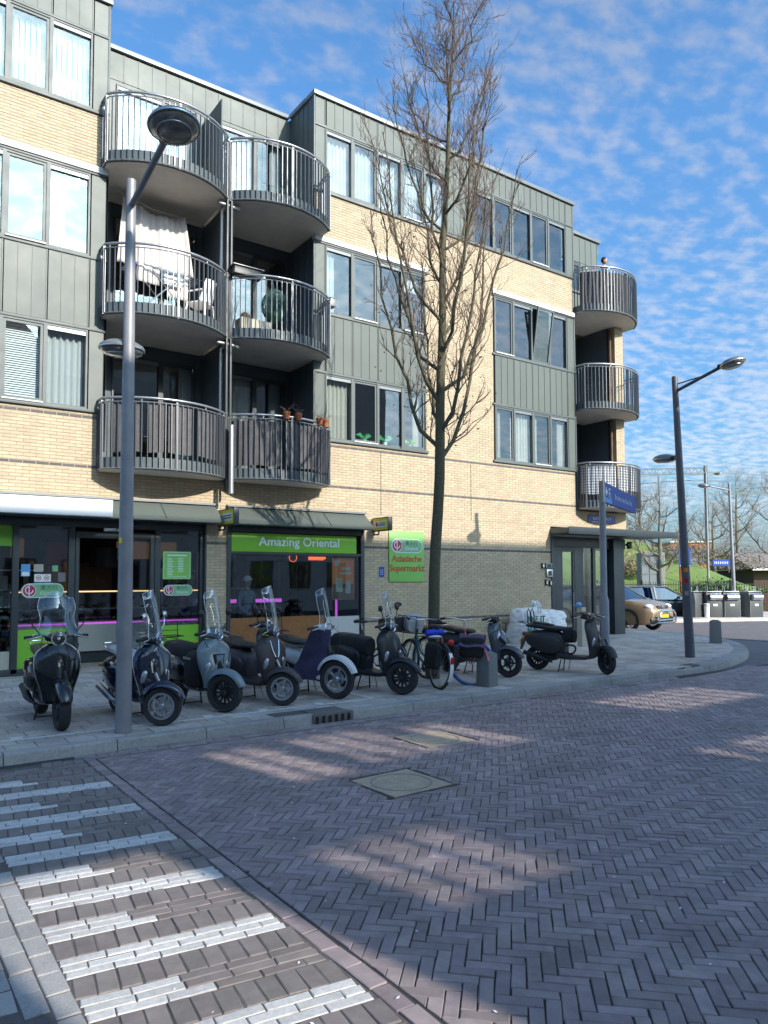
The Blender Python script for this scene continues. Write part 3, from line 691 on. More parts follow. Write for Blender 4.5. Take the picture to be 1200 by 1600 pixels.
# right loggias (dark recess behind the corner balconies)
for lv, zf in ((0, 3.98), (1, 6.91)):
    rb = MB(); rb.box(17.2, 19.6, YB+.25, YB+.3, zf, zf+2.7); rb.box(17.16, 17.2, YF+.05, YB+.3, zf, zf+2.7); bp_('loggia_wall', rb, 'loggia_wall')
    window(17.5, 18.6, zf+.05, zf+2.35, y=YB+.2, m='dark_frame')
bp_('loggia_wall', MB().box(18.42, 18.98, YB-.01, YB+.04, 9.8, 11.0).box(17.2, 17.4, YB-.01, YB+.04, 9.8, 12.05), 'cladding')
bp_('side_wall', MB().box(19.6, 19.9, YB+.3, 22, 3.1, 12.9), 'mortar'); bp_('side_wall', MB().box(19.08, 19.15, YF+.25, YB+.3, 3.1, 9.6), 'loggia_wall'); bp_('side_wall', MB().box(19.15, 19.55, YF+.25, YB+.3, 3.1, 9.6), 'mortar'); bp_('side_wall', MB().box(19.6, 19.85, YB+.05, YB+.3, 9.6, 12.9), 'cladding')
bp_('rain_pipe', MB().tube([(19.10, YF+.15, 3.6), (19.10, YF+.15, 9.55)], .045, 10), 'wood')
# ---- balconies
def arc3(p0, p1, p2, n):
    ax, ay = p0; bx, by = p1; cx, cy = p2
    d = 2*(ax*(by-cy)+bx*(cy-ay)+cx*(ay-by)); ux = ((ax*ax+ay*ay)*(by-cy)+(bx*bx+by*by)*(cy-ay)+(cx*cx+cy*cy)*(ay-by))/d; uy = ((ax*ax+ay*ay)*(cx-bx)+(bx*bx+by*by)*(ax-cx)+(cx*cx+cy*cy)*(bx-ax))/d
    R = sqrt((ax-ux)**2+(ay-uy)**2); a0 = atan2(ay-uy, ax-ux); a1 = atan2(cy-uy, cx-ux)
    if a1 < a0: a1 += 2*pi
    return [(ux+R*cos(a0+(a1-a0)*k/n), uy+R*sin(a0+(a1-a0)*k/n)) for k in range(n+1)]
SH = {'A': ([(3.585, 14.44)]+arc3((3.585, 14.12), (4.82, 13.56), (6.05, 14.12), 30)+[(6.05, 14.44)], [(6.05, YB-.04), (3.68, YB-.04), (3.68, 14.45)]),
      'B': ([(6.11, 14.44)]+arc3((6.11, 14.12), (7.28, 13.60), (8.50, 14.08), 30)+[(8.50, 14.44)], [(8.31, 14.46), (8.31, YB-.04), (6.11, YB-.04)]),
      'R': ([(17.27, 14.44)]+arc3((17.27, 14.10), (18.50, 13.56), (19.86, 14.22), 30)+[(19.86, 14.8), (19.86, 15.65)], [(17.27, 15.65)])}
bal_me = {}
def along(pts, step):
    res = []; acc = 0; P_ = [Vector((*p, 0)) for p in pts]; L_ = sum((b-a).length for a, b in zip(P_, P_[1:])); n_ = round(L_/step); s_ = L_/n_; t_ = 0; i = 0
    cum = [0]
    for a, b in zip(P_, P_[1:]): cum.append(cum[-1]+(b-a).length)
    for k in range(n_+1):
        q = min(k*s_, L_-1e-6)
        while cum[i+1] < q: i += 1
        d = (P_[i+1]-P_[i]).normalized(); res.append((P_[i]+d*(q-cum[i]), d))
    return res
def balcony(shape, zb):
    front, back = SH[shape]
    sl_ = MB(); inner = []
    poly_ = front+back
    c = Vector((sum(p[0] for p in front)/len(front), 14.9, 0))
    slab_poly = [(c.x+(p[0]-c.x)*.975, c.y+(p[1]-c.y)*.95 if p[1] < 14.4 else p[1]) for p in front]+back
    sl_.prism(slab_poly, zb, zb+.235, 'z')
    B_ = part('balcony', sl_, 'concrete', bld)
    # edge strip in grey sheet
    e = MB(); g = [[(c.x+(p[0]-c.x)*.99, c.y+(p[1]-c.y)*.975 if p[1] < 14.4 else p[1], z) for p in front] for z in (zb+.01, zb+.23)]
    e.sheet(g, .006); part('slab_edge', e, 'edge_sheet' if 'edge_sheet' in M else mat('edge_sheet', (.10, .125, .135), .6, var=.2, dirt=.2), B_)
    key = shape
    bal = MB().box(-.006, .006, -.016, .016, 0, 1.235).mesh('baluster') if 'bal' not in bal_me else bal_me['bal']; bal_me['bal'] = bal
    if not bal.materials: bal.materials.append(M['rail_metal'])
    for i, (p, d) in enumerate(along(front, .108)):
        o = bpy.data.objects.new('baluster', bal); COL.objects.link(o); o.parent = B_; o.location = (p.x, p.y, zb+.02); o.rotation_euler = (0, 0, atan2(d.y, d.x))
    f3 = [Vector((*p, 0)) for p in front]
    part('bottom_rail', MB().tube([p+Vector((0, 0, zb+.02)) for p in f3], .013, 6), 'handrail', B_)
    part('top_rail', MB().tube([p+Vector((0, 0, zb+1.262)) for p in f3], .012, 6), 'handrail', B_)
    hp = [Vector((c.x+(p.x-c.x)*.985, c.y+(p.y-c.y)*.985, zb+1.345)) if p.y < 14.3 else p+Vector((0, 0, zb+1.345)) for p in f3]
    part('handrail', MB().tube(hp, .026, 10), 'handrail', B_)
    for i in (2, 9, 16, 23, 30): 
        q = hp[min(i, len(hp)-1)]; part('bracket', MB().tube([q, q-Vector((0, 0, .09))], .009, 6), 'handrail', B_)
    for i in (1, 16, 31): part('post', MB().box(-.02, .02, -.02, .02, 0, 1.3), 'rail_metal', B_).location = (f3[i].x, f3[i].y+.02, zb)
    return B_
BAL = {}
for shp in 'ABR':
    for lv, zb in enumerate((3.76, 6.69, 9.62)): BAL[shp, lv] = balcony(shp, zb)
# partition screens between neighbouring balconies, post and down pipe
for z0, z1 in ((3.98, 6.66), (6.92, 9.58), (9.86, 12.05)):
    bp_('partition_screen', MB().box(6.065, 6.095, 14.22 if z1 < 10 else 14.55, YB-.03, z0, z1), 'loggia_wall' if z1 < 10 else 'cladding', .003)
bp_('down_pipe', MB().tube([(6.08, 14.2, 9.55), (6.0, 14.30, 9.44), (6.0, 14.32, 9.3), (6.0, 14.32, 6.9)], .04, 10), 'galvanised')
bp_('down_pipe', MB().tube([(6.08, 14.2, 6.6), (6.0, 14.30, 6.5), (6.0, 14.32, 6.4), (6.0, 14.32, 4.0)], .04, 10), 'galvanised')
bp_('down_pipe', MB().tube([(6.08, 13.94, 4.85), (6.08, 13.94, 3.45)], .055, 12), 'galvanised')
for zb in (9.55, 6.6): bp_('pipe_junction', MB().tube([(5.85, 14.2, zb), (6.32, 14.2, zb-.02)], .04, 10).tube([(6.27, 14.2, zb-.02), (6.34, 14.2, zb-.02)], .055, 10), 'galvanised')
for x in (6.04, 6.13): bp_('frame_post', MB().box(x-.02, x+.02, 14.1, 14.18, 3.5, 9.7), 'dark_frame', .003)
# privacy cloth behind the railings of the lowest balconies
def cloth(shape, lv, i0, i1, z0, z1, m, name, folds=.012, gaps=(), lab=None):
    front, _ = SH[shape]; zb = (3.76, 6.69, 9.62)[lv]
    P_ = [p for p, d in along(front, .04)]; n_ = len(P_); a, b = int(n_*i0), int(n_*i1); g = []
    cx_ = sum(p[0] for p in front)/len(front)
    for zq in np.linspace(z0, z1, 6):
        row = []
        for k in range(a, b):
            p = P_[k]; s_ = .975+folds*sin(k*.8+zq*3)*.4; row.append((cx_+(p.x-cx_)*s_, 14.9+(p.y-14.9)*s_ if p.y < 14.6 else p.y, zb+zq+.012*sin(k*.37)))
        g.append(row)
    o = part(name, MB().sheet(g, .004), m, BAL[shape, lv]); 
    if lab: o['label'] = lab
for a, b in ((.02, .115), (.16, .22), (.235, .33), (.35, .44), (.45, .62), (.64, .80), (.82, .97)): cloth('A', 0, a, b, .33, 1.24, 'screen_cloth', 'privacy_cloth')
for a, b in ((.03, .44), (.45, .66), (.67, .98)): cloth('B', 0, a, b, .29, 1.22, 'screen_cloth', 'privacy_cloth')
cloth('R', 2, .05, .45, .1, 1.2, 'screen_cloth', 'privacy_cloth', .02)
# white and grey striped sheets behind the railing of the lowest corner balcony
t_ = bpy.data.materials['white'].copy(); t_.name = 'striped'; n3 = t_.node_tree; b3 = n3.nodes['Principled BSDF']; ge = nn(n3, 'ShaderNodeNewGeometry'); s3 = nn(n3, 'ShaderNodeSeparateXYZ'); n3.links.new(ge.outputs['Position'], s3.inputs[0])
m3 = nn(n3, 'ShaderNodeMath', operation='MULTIPLY', i_1=12.5); n3.links.new(s3.outputs[2], m3.inputs[0]); f3_ = nn(n3, 'ShaderNodeMath', operation='FRACT'); n3.links.new(m3.outputs[0], f3_.inputs[0]); g3 = nn(n3, 'ShaderNodeMath', operation='GREATER_THAN', i_1=.5); n3.links.new(f3_.outputs[0], g3.inputs[0])
x3 = nn(n3, 'ShaderNodeMix', data_type='RGBA'); n3.links.new(g3.outputs[0], x3.inputs[0]); x3.inputs[6].default_value = (.8, .8, .8, 1); x3.inputs[7].default_value = (.32, .34, .38, 1); n3.links.new(x3.outputs[2], b3.inputs['Base Color']); M['striped'] = t_
for a, b in ((.03, .27), (.29, .50), (.52, .60), (.66, .74)): cloth('R', 0, a, b, .42 if a < .2 else .55, 1.25, 'striped', 'striped_cloth')
# ---- shop canopies
def canopy(x0, x1):
    c = MB(); c.prism([(14.44, 3.25), (14.02, 2.90), (14.02, 2.85), (14.44, 2.85)], x0, x1, 'x'); o = bp_('canopy', c, 'cladding', .004)
    n_ = int((x1-x0)/1.1)
    for k in range(1, n_): x = x0+(x1-x0)*k/n_; part('seam', MB().prism([(14.43, 3.262), (14.01, 2.912), (14.01, 2.90), (14.43, 3.25)], x-.006, x+.006, 'x'), 'frame', o)
    part('top_edge', MB().box(x0-.02, x1+.02, 14.36, 14.455, 3.235, 3.275), 'parapet', o)
    return o
canopy(0.2, 5.95); canopy(6.22, 9.66)
bp_('fascia_box', MB().box(-.5, 3.74, 13.86, 14.05, 2.86, 3.17), 'white', .01)
# ---- shopfront one
SY = 14.60
def bars(lst, y0, y1, m, name):
    for q in lst: bp_(name, MB().box(q[0], q[1], y0, y1, q[2], q[3]), m, .006)
bars([(1.1, 5.78, 2.70, 2.85), (2.20, 2.31, .05, 2.70), (3.14, 3.25, .05, 2.70), (3.26, 3.33, .05, 2.62), (4.66, 4.74, .05, 2.62), (4.75, 4.86, .05, 2.70), (5.68, 5.78, .02, 2.70), (1.1, 3.14, .0, .13), (4.86, 5.68, .0, .13), (3.33, 4.66, 2.50, 2.62)], SY-.06, SY+.05, 'dark_frame', 'shop_frame')
bp_('soffit', MB().box(.2, 5.78, 14.46, SY+.0, 2.852, 2.88), 'dark_frame'); bp_('reveal', MB().box(5.745, 5.782, 14.46, 14.62, 0, 2.85), 'dark_frame')
bp_('door_sensor', MB().box(3.75, 3.98, SY-.12, SY-.06, 2.63, 2.70), 'silver', .01); bp_('door_sensor', MB().box(4.0, 4.2, SY-.10, SY-.06, 2.64, 2.69), 'white', .01)
for a, b in ((1.1, 2.20), (2.31, 3.14), (4.86, 5.68)): bp_('shop_window', MB().box(a, b, SY, SY+.008, .13, 2.70), 'shop_glass')
bp_('sliding_door', MB().box(4.05, 4.66, SY+.07, SY+.078, .05, 2.5), 'shop_glass')
bp_('window_film', MB().box(1.1, 2.20, SY-.012, SY-.006, 2.32, 2.69), 'lime'); 
bp_('window_film', MB().box(2.312, 3.138, SY-.012, SY-.006, .13, .82), 'lime'); bp_('window_film', MB().box(4.862, 5.678, SY-.012, SY-.006, .13, .80), 'lime'); bp_('window_film', MB().box(1.1, 2.19, SY-.012, SY-.006, .13, .45), 'curtain_cream')
def logo(x, z, s, y, par, front=True):
    """rounded badge: red disc with a white fork sign, characters and the shop's word on green"""
    T = (lambda X, Z_, dy=0: (x+X*s, y-dy, z+Z_*s)) if front else (lambda X, Z_, dy=0: (y-dy, x-X*s, z+Z_*s))
    def pill(w_, h_, dy, m):
        pts_ = []
        for k in range(13): a = pi/2-pi*k/12; pts_.append((w_-h_+h_*cos(a), h_*sin(a)))
        for k in range(13): a = -pi/2-pi*k/12; pts_.append((-w_+h_+h_*cos(a), h_*sin(a)))
        part('badge', MB().add([T(a, b, dy) for a, b in pts_], [tuple(range(len(pts_)))]), m, par, fix=False)
    pill(1.0, .36, .003, 'text_white'); pill(.97, .325, .005, 'logo_green')
    def disc(cx_, cz, r, dy, m): part('badge_disc', MB().add([T(cx_+r*cos(2*pi*k/20), cz+r*sin(2*pi*k/20), dy) for k in range(20)], [tuple(range(20))]), m, par, fix=False)
    disc(-.64, 0, .32, .0065, 'text_white'); disc(-.64, 0, .29, .008, 'logo_red')
    q = MB()
    for k in range(16):
        a0, a1 = pi*.28+pi*1.44*k/16+pi*.5-.7, pi*.28+pi*1.44*(k+1)/16+pi*.5-.7
        q.add([T(-.64+r*cos(a), .03+r*sin(a)*1.0, .0095) for a, r in ((a0, .15), (a1, .15), (a1, .20), (a0, .20))], [(0, 1, 2, 3)])
    q.add([T(-.665, -.27, .0095), T(-.615, -.27, .0095), T(-.615, .27, .0095), T(-.665, .27, .0095)], [(0, 1, 2, 3)])
    part('badge_mark', q, 'text_white', par, fix=False)
    FM = (lambda X, Z_: face_front(*T(X, Z_, .008))) if front else (lambda X, Z_: face_left(*T(X, Z_, .008)))
    text('lettering', '東方行', .27*s, 'dark_green', par, FM(.28, .13), ext=.001)
    text('lettering', 'Oriental', .25*s, 'text_white', par, FM(.28, -.14), ext=.001)
stk = thing('window_sticker', 'rounded green and white logo sticker with a red disc on the left shop window', 'sticker', (2.72, SY-.012, 1.52), group='logo stickers on the shop windows'); logo(0, 0, .36, 0, stk)
stk = thing('window_sticker', 'rounded green and white logo sticker with a red disc below the green opening-hours poster', 'sticker', (5.24, SY-.012, 1.50), group='logo stickers on the shop windows'); logo(0, 0, .30, 0, stk)
def flat_sign(name, lab, cat, x0, x1, z0, z1, y, m, grp=None, th=.006):
    t = thing(name, lab, cat, ((x0+x1)/2, y, (z0+z1)/2), group=grp); w_, h_ = (x1-x0)/2, (z1-z0)/2
    part('panel', MB().box(-w_, w_, -th, 0, -h_, h_), m, t); return t
t = flat_sign('opening_hours_poster', 'green opening-hours poster with pale lines of text on the right shop window', 'poster', 4.92, 5.5, 1.72, 2.28, SY-.012, 'lime_sign')
fr = MB(); 
for q in ((-.275, .275, .255, .262), (-.275, .275, -.262, -.255), (-.275, -.268, -.262, .262), (.268, .275, -.262, .262)): fr.box(q[0], q[1], -.009, -.006, q[2], q[3])
part('border', fr, 'text_white', t)
ln = MB(); ln.box(-.2, .2, -.009, -.006, .19, .215)
for k in range(11):
    z = .14-k*.033
    ln.box(-.2, -.2+.09+.02*(k % 3), -.009, -.006, z-.006, z+.006)
    if k < 9: ln.box(.02, .13, -.009, -.006, z-.006, z+.006)
ln.box(-.2, .2, -.009, -.006, -.225, -.218); part('text_lines', ln, 'text_white', t)
for (nm, lab, x0, x1, z0, z1, m) in (('window_sticker', 'small blue and white sticker at the left edge of the shop window', 2.35, 2.5, 1.78, 2.0, 'light_blue'), ('window_sticker', 'round cream sticker near the top of the shop window stickers', 2.56, 2.72, 1.86, 2.0, 'curtain_cream'), ('window_sticker', 'small plain green square sticker on the shop window', 2.87, 2.97, 1.87, 1.98, 'logo_green'),
                        ('window_sticker', 'white sticker with two orange prohibition symbols', 2.57, 2.85, 1.68, 1.82, 'white'), ('window_sticker', 'narrow blue and white strip sticker under the orange prohibition signs', 2.57, 2.9, 1.62, 1.665, 'light_blue'), ('window_sticker', 'grey square sticker beside the prohibition signs', 2.97, 3.1, 1.68, 1.85, 'parapet')):
    t = flat_sign(nm, lab, 'sticker', x0, x1, z0, z1, SY-.008, m, th=.002)
    if 'orange' in lab and 'two' in lab:
        for xx in (-.07, .07):
            part('ring', MB().lathe([(.035, -.003), (.045, -.003), (.045, -.0045), (.035, -.0045)], 20, (xx, 0, 0), 'y'), 'text_orange', t)
            part('symbol', MB().box(xx-.02, xx+.02, -.0045, -.003, -.012, .012), 'text_orange', t)
    if 'blue and white sticker' in lab: part('white_field', MB().box(-.06, .06, -.0045, -.003, -.10, -.03), 'white', t)
# ---- shopfront two
S2 = 14.47
bars([(6.22, 6.30, .0, 2.85), (9.56, 9.66, 0, 2.85), (6.30, 9.56, 2.72, 2.85), (6.30, 9.56, .22, .32), (6.30, 9.56, 2.24, 2.29)], S2-.05, S2+.06, 'dark_frame', 'shop_frame')
bp_('shop_window', MB().box(6.30, 9.56, S2+.01, S2+.018, .32, 2.24), 'shop_glass'); bp_('base_panel', MB().box(6.30, 9.56, S2+.0, S2+.1, 0, .22), 'dark_frame')
t = thing('shop_sign', 'lime green shop fascia with white lettering above the display window', 'shop sign', (7.93, S2-.03, 2.5)); part('panel', MB().box(-1.62, 1.5, -.02, 0, -.2, .2), 'lime', t, .004); text('lettering', 'Amazing Oriental', .27, 'text_white', t, face_front(.02, -.024, .02), ext=.012, sx=1.06, bold=.004)
t = thing('poster', 'orange and cream drinks poster inside the display window', 'poster', (9.12, S2+.035, 1.72)); part('sheet', MB().box(-.3, .3, 0, .004, -.48, .48), mat('poster_orange', (.75, .20, .05), .6), t)
part('picture', MB().box(-.28, .28, -.003, 0, -.47, -.12), 'wood', t); part('picture', MB().box(-.2, -.02, -.006, -.003, -.3, .02).box(.06, .2, -.006, -.003, -.34, -.05), 'curtain_cream', t); part('text_lines', MB().box(-.25, -.1, -.004, -.001, .3, .42).box(-.05, .2, -.004, -.001, .2, .27).box(-.1, .22, -.004, -.001, .1, .15), 'curtain_cream', t)
for x in (7.95, 8.55): t = thing('neon_sign', 'red glowing %s hanging at the top of the display window' % ('round emblem' if x < 8 else 'word sign'), 'neon sign', (x, S2+.3, 2.2)); part('tube', MB().lathe([(.09, -.005), (.1, -.005), (.1, .005), (.09, .005), (.09, -.005)], 18, axis='y') if x < 8 else MB().bar((-.2, 0, 0), (.25, 0, 0), .02, .05).bar((-.2, 0, -.04), (.2, 0, -.04), .02, .02), 'neon_red' if 'neon_red' in M else mat('neon_red', (.5, .05, .02), emit=(1, .12, .03), estr=.8), t)
mat('food', (.20, .075, .02), .7, var=.7, vscale=14, col2=(.30, .13, .04)); mat('purple_light', (.5, .1, .6), emit=(.75, .12, .85), estr=.28); mat('warm_light', (.9, .6, .3), emit=(1, .62, .28), estr=.5); mat('warm_panel', (.20, .10, .045), .7, emit=(.5, .26, .11), estr=.05, var=.3)
t = thing('food_banner', 'long photographic print of fried food along the bottom of the display window', 'banner', (7.6, S2-.0, .62)); part('print', MB().box(-1.28, 1.0, 0, .005, -.3, .28), 'food', t)
t = thing('food_banner', 'pale pink printed film at the right end of the display window', 'banner', (9.1, S2-.0, .62)); part('print', MB().box(-.45, .44, 0, .005, -.3, .24), 'curtain', t)
t = thing('light_strip', 'vertical purple light strip beside the orange poster', 'light', (9.1, S2+.3, 1.0)); part('tube', MB().box(-.025, .025, 0, .02, -.4, .3), 'purple_light', t)
# wall sign, number plate, intercoms
t = thing('wall_sign', 'bright green wall sign reading Aziatische Supermarkt with a logo badge', 'wall sign', (10.91, YF-.03, 2.26)); part('panel', MB().box(-.54, .54, 0, .025, -.62, .62), 'lime_sign', t, .01)
logo(.0, .26, .48, -.001, t); text('lettering', 'Aziatische', .225, 'text_orange', t, face_front(0, -.004, -.06), bold=.004); text('lettering', 'Supermarkt', .225, 'text_orange', t, face_front(0, -.004, -.29), bold=.004)
t = flat_sign('number_plate', 'small dark blue plates on the brick wall beside the green sign', 'plate', 10.09, 10.24, 1.76, 2.0, YF-.004, 'blue_sign')
part('text_lines', MB().box(-.05, .05, -.008, -.006, .04, .05).box(-.05, .05, -.008, -.006, -.01, 0).box(-.05, .04, -.008, -.006, -.06, -.05), 'text_white', t)
for (x, z, wx, hz, m, lab) in ((15.72, 2.07, .05, .07, 'black_plastic', 'upper black box of the door panel cluster'), (15.95, 2.07, .13, .08, 'parapet', 'pale grey panel at the top of the intercom cluster'), (15.98, 1.86, .12, .11, 'silver', 'metal intercom with buttons beside the porch'), (15.86, 1.60, .045, .08, 'black_plastic', 'small black box left of its twin under the intercom'), (16.02, 1.58, .045, .08, 'black_plastic', 'small black box right of its twin under the intercom')):
    t = thing('intercom', lab, 'intercom', (x, YF-.005, z)); part('box', MB().box(-wx, wx, -.05, 0, -hz, hz), m, t, .006); part('face', MB().box(-wx*.6, wx*.6, -.054, -.05, -hz*.6, hz*.6), 'dark_frame' if m != 'black_plastic' else 'silver', t)
t = flat_sign('street_name_sign', 'blue enamel street name plate on the brick wall above the porch', 'street sign', 17.72, 19.0, 3.38, 3.62, YF-.012, 'blue_sign', th=.008)
tl = MB()
for k in range(13): x = -.42+k*.068; tl.box(x, x+.014, -.0095, -.008, -.02, .07 if k in (0, 4, 7, 12) else .05); tl.box(x+.014, x+.045, -.0095, -.008, (.02, -.02, .04)[k % 3], (.034, -.006, .054)[k % 3])
tl.box(-.45, .05, -.0095, -.008, -.095, -.085); part('text_lines', tl, 'text_white', t)
# yellow box signs on the canopy ends
for n_, (x, y0, y1, za, zb) in enumerate(((6.0, 13.60, 14.42, 2.80, 3.14), (9.88, 13.76, 14.42, 2.83, 3.15))):
    t = thing('box_sign', ['yellow and white box sign over the brick pier between the shops', 'yellow and white box sign at the right end of the second canopy'][n_], 'box sign', (x, (y0+y1)/2, (za+zb)/2), group='yellow box signs')
    h = (y1-y0)/2; q = (zb-za)/2
    part('case', MB().box(-.0, .11, -h, h, -q, q), 'dark_frame', t, .004); part('face', MB().box(-.004, 0, -h+.03, h-.03, -q+.025, q-.025), 'yellow', t); part('label', MB().box(-.007, -.004, -h+.09, h-.09, -q+.085, q-.085), 'text_white', t)
    part('emblem', MB().lathe([(0, -.009), (.05, -.009), (.05, -.007)], 16, (0, h-.2, 0), 'x'), 'logo_red', t)
    part('text_lines', MB().box(-.009, -.007, -h+.12, h-.30, .015, .035).box(-.009, -.007, -h+.12, h-.28, -.035, -.01), 'dark_green', t)
    part('bracket', MB().tube([(.05, h*.4, -q), (.05, h*.4, -q-.07), (.05, h+.01, -q-.07)], .02, 6), 'dark_frame', t)
# ---- shop interior
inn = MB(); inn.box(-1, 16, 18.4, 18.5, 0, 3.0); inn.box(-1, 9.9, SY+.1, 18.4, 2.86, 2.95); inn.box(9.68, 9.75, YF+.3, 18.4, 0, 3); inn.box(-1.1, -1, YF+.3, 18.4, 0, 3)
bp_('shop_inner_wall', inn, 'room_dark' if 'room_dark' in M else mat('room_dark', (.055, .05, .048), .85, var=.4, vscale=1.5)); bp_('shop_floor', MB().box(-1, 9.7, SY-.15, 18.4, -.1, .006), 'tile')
t = thing('shop_counter', 'long white counter with a purple glowing edge inside the open doorway', 'counter', (4.3, 16.0, 0))
part('front', MB().box(-1.9, 1.9, -.02, 0, .25, .80), 'room_light', t); part('plinth', MB().box(-1.9, 1.9, .04, .5, 0, .25), 'dark_frame', t); part('light_edge', MB().box(-1.9, 1.9, -.03, -.0, .805, .83), 'purple_light', t)
part('glass_case', MB().box(-1.9, 1.9, .0, .01, .86, 1.45), 'shop_glass', t); part('shelf', MB().box(-1.9, 1.9, .02, .55, 1.10, 1.12).box(-1.9, 1.9, .02, .6, .83, .86), 'silver', t); part('light_strip', MB().box(-1.9, 1.9, -.01, .03, 1.46, 1.485), 'warm_light', t); part('top', MB().box(-1.9, 1.9, .03, .6, 1.45, 1.48), 'dark_frame', t)
fd = MB(); rr_ = random.Random(4)
for k in range(26): fd.ball((-1.8+k*.14, .25+rr_.uniform(-.1, .1), .90+rr_.uniform(0, .03)), (.06, .08, .035), 8, 5)
for k in range(20): fd.ball((-1.8+k*.18, .25+rr_.uniform(-.1, .1), 1.15), (.05, .07, .03), 8, 5)
part('food', fd, 'food', t, kind='stuff')
t = thing('pendant_lamp', 'large dark pendant lampshade over the counter', 'lamp', (4.35, 16.6, 2.2)); part('shade', MB().lathe([(.12, .22), (.32, .2), (.36, -.22), (.34, -.22), (.30, .18)], 28), 'black_plastic', t); part('cord', MB().tube([(0, 0, .2), (0, 0, .68)], .01, 6), 'black_plastic', t); part('bulb', MB().ball((0, 0, -.1), .08, 12, 8), 'warm_light', t)
for (x0, x1, z0, z1, m, nm, lab) in ((3.9, 4.7, .9, 2.1, 'wood', 'wall_panel', 'brown lit wall panel behind the lampshade'), (3.3, 3.8, 2.05, 2.55, 'logo_red', 'menu_board', 'dark red menu board at the back of the doorway'), (4.8, 6.2, 2.2, 2.6, 'warm_panel', 'wall_panel', 'amber light panel at the upper right of the back wall'), (2.6, 2.85, 2.2, 2.6, 'warm_panel', 'wall_panel', 'dim amber panel behind the left shop window'), (7.9, 9.5, .6, 2.3, 'parapet', 'cold_cabinet', 'grey refrigerated cabinet behind the display window')):
    t = thing(nm, lab, nm.replace('_', ' '), ((x0+x1)/2, 17.4, (z0+z1)/2)); part('board', MB().box(-(x1-x0)/2, (x1-x0)/2, 0, .06, -(z1-z0)/2, (z1-z0)/2), m, t, .01)
    if nm == 'cold_cabinet':
        for k in range(3): part('door', MB().box(-.75+k*.52, -.3+k*.52, -.02, 0, -.75, .75), 'car_glass', t)
t = thing('bottle_rack', 'rack of pale goods with a lit edge on the counter', 'rack', (3.35, 16.3, 1.48)); part('frame', MB().box(-.3, -.25, 0, .2, 0, .6).box(.25, .3, 0, .2, 0, .6), 'wood', t); part('goods', MB().box(-.24, .18, .05, .15, .02, .52), 'food', t); part('light', MB().box(.19, .21, 0, .02, .05, .5), 'warm_light', t)
t = thing('purple_light_bar', 'purple light bar low inside the display window', 'light', (7.2, 15.6, 1.22)); part('tube', MB().box(-.9, .9, 0, .03, -.04, .04), 'purple_light', t)
def shelves(lab, x, y, w_, n_, seed, rz=0):
    t = thing('shop_shelf', lab, 'shelf', (x, y, 0), rz, 'shop shelves'); r_ = random.Random(seed); fr = MB()
    for k in range(n_+1): fr.box(-w_/2, w_/2, -.18, .2, .25+k*.42-.02, .25+k*.42)
    for q in (-w_/2, w_/2): fr.box(q-.02, q+.02, -.18, .2, 0, .3+n_*.42)
    part('frame', fr, 'silver', t)
    for ci, cm_ in enumerate(('goods_a', 'goods_b', 'goods_c', 'goods_d')):
        g = MB()
        for k in range(n_):
            u = -w_/2+.04+ci*.03
            while u < w_/2-.12:
                b = r_.uniform(.05, .14); h = r_.uniform(.12, .34)
                if r_.random() < .3: g.box(u, u+b, -.16, .0, .25+k*.42, .25+k*.42+h)
                u += b+.02
        part('goods', g, cm_, t, kind='stuff')
for nm_, c_ in (('goods_a', (.5, .08, .04)), ('goods_b', (.5, .4, .12)), ('goods_c', (.08, .22, .1)), ('goods_d', (.45, .45, .42))): mat(nm_, c_, .5, rnd=.4)
shelves('stocked shelf at the back of the shop behind the left window', 2.3, 17.3, 1.8, 4, 1)
shelves('stocked shelf right of the doorway at the back of the shop', 6.6, 17.4, 1.6, 4, 2)
shelves('low stocked shelf at the left end behind the display window', 7.0, 16.6, 1.2, 3, 3)
shelves('stocked shelf beside the cold cabinet behind the display window', 10.3-.9-2.0, 18.0, 1.0, 5, 4)
# ---- entrance porch on the corner
pc = MB()
for (x0, x1, y0, y1) in ((16.08, 16.20, YF-.03, YF+.12), (16.22, 16.62, YF+.10, YF+.2), (17.22, 17.62, YF+.10, YF+.22), (18.05, 18.17, YF+.10, YF+.2), (18.85, 19.35, YF-.05, YF+.35), (19.45, 19.60, 15.9, 16.05), (19.45, 19.6, 17.1, 17.25)):
    bp_('porch_column', MB().box(x0, x1, y0, y1, 0, 2.92), 'dark_frame', .01)
bp_('porch_beam', MB().box(16.2, 19.6, YF+.09, YF+.21, 2.62, 2.92), 'dark_frame', .005); bp_('porch_beam', MB().box(19.47, 19.58, 14.8, 17.2, 2.6, 2.92), 'dark_frame'); bp_('porch_beam', MB().box(16.62, 17.22, YF+.1, YF+.2, 0, .12), 'dark_frame')
d_ = part('porch_door', MB().box(16.62, 16.70, YF+.11, YF+.17, .12, 2.62).box(17.14, 17.22, YF+.11, YF+.17, .12, 2.62).box(16.70, 17.14, YF+.11, YF+.17, .12, .25).box(16.70, 17.14, YF+.11, YF+.17, 2.5, 2.62), 'dark_frame', bld); part('pane', MB().box(16.70, 17.14, YF+.135, YF+.143, .25, 2.5), 'door_glass', d_); part('handle', MB().tube([(17.12, YF+.07, .9), (17.12, YF+.07, 1.3)], .015, 8), 'silver', d_)
bp_('porch_window', MB().box(17.62, 18.05, YF+.14, YF+.148, .1, 2.62), 'door_glass'); bp_('porch_window', MB().box(18.17, 18.85, YF+.14, YF+.148, .1, 2.62), 'door_glass'); bp_('porch_window', MB().box(19.52, 19.53, 14.8, 15.9, .1, 2.6), 'door_glass'); bp_('porch_window', MB().box(19.52, 19.53, 16.05, 17.1, .1, 2.6), 'door_glass')
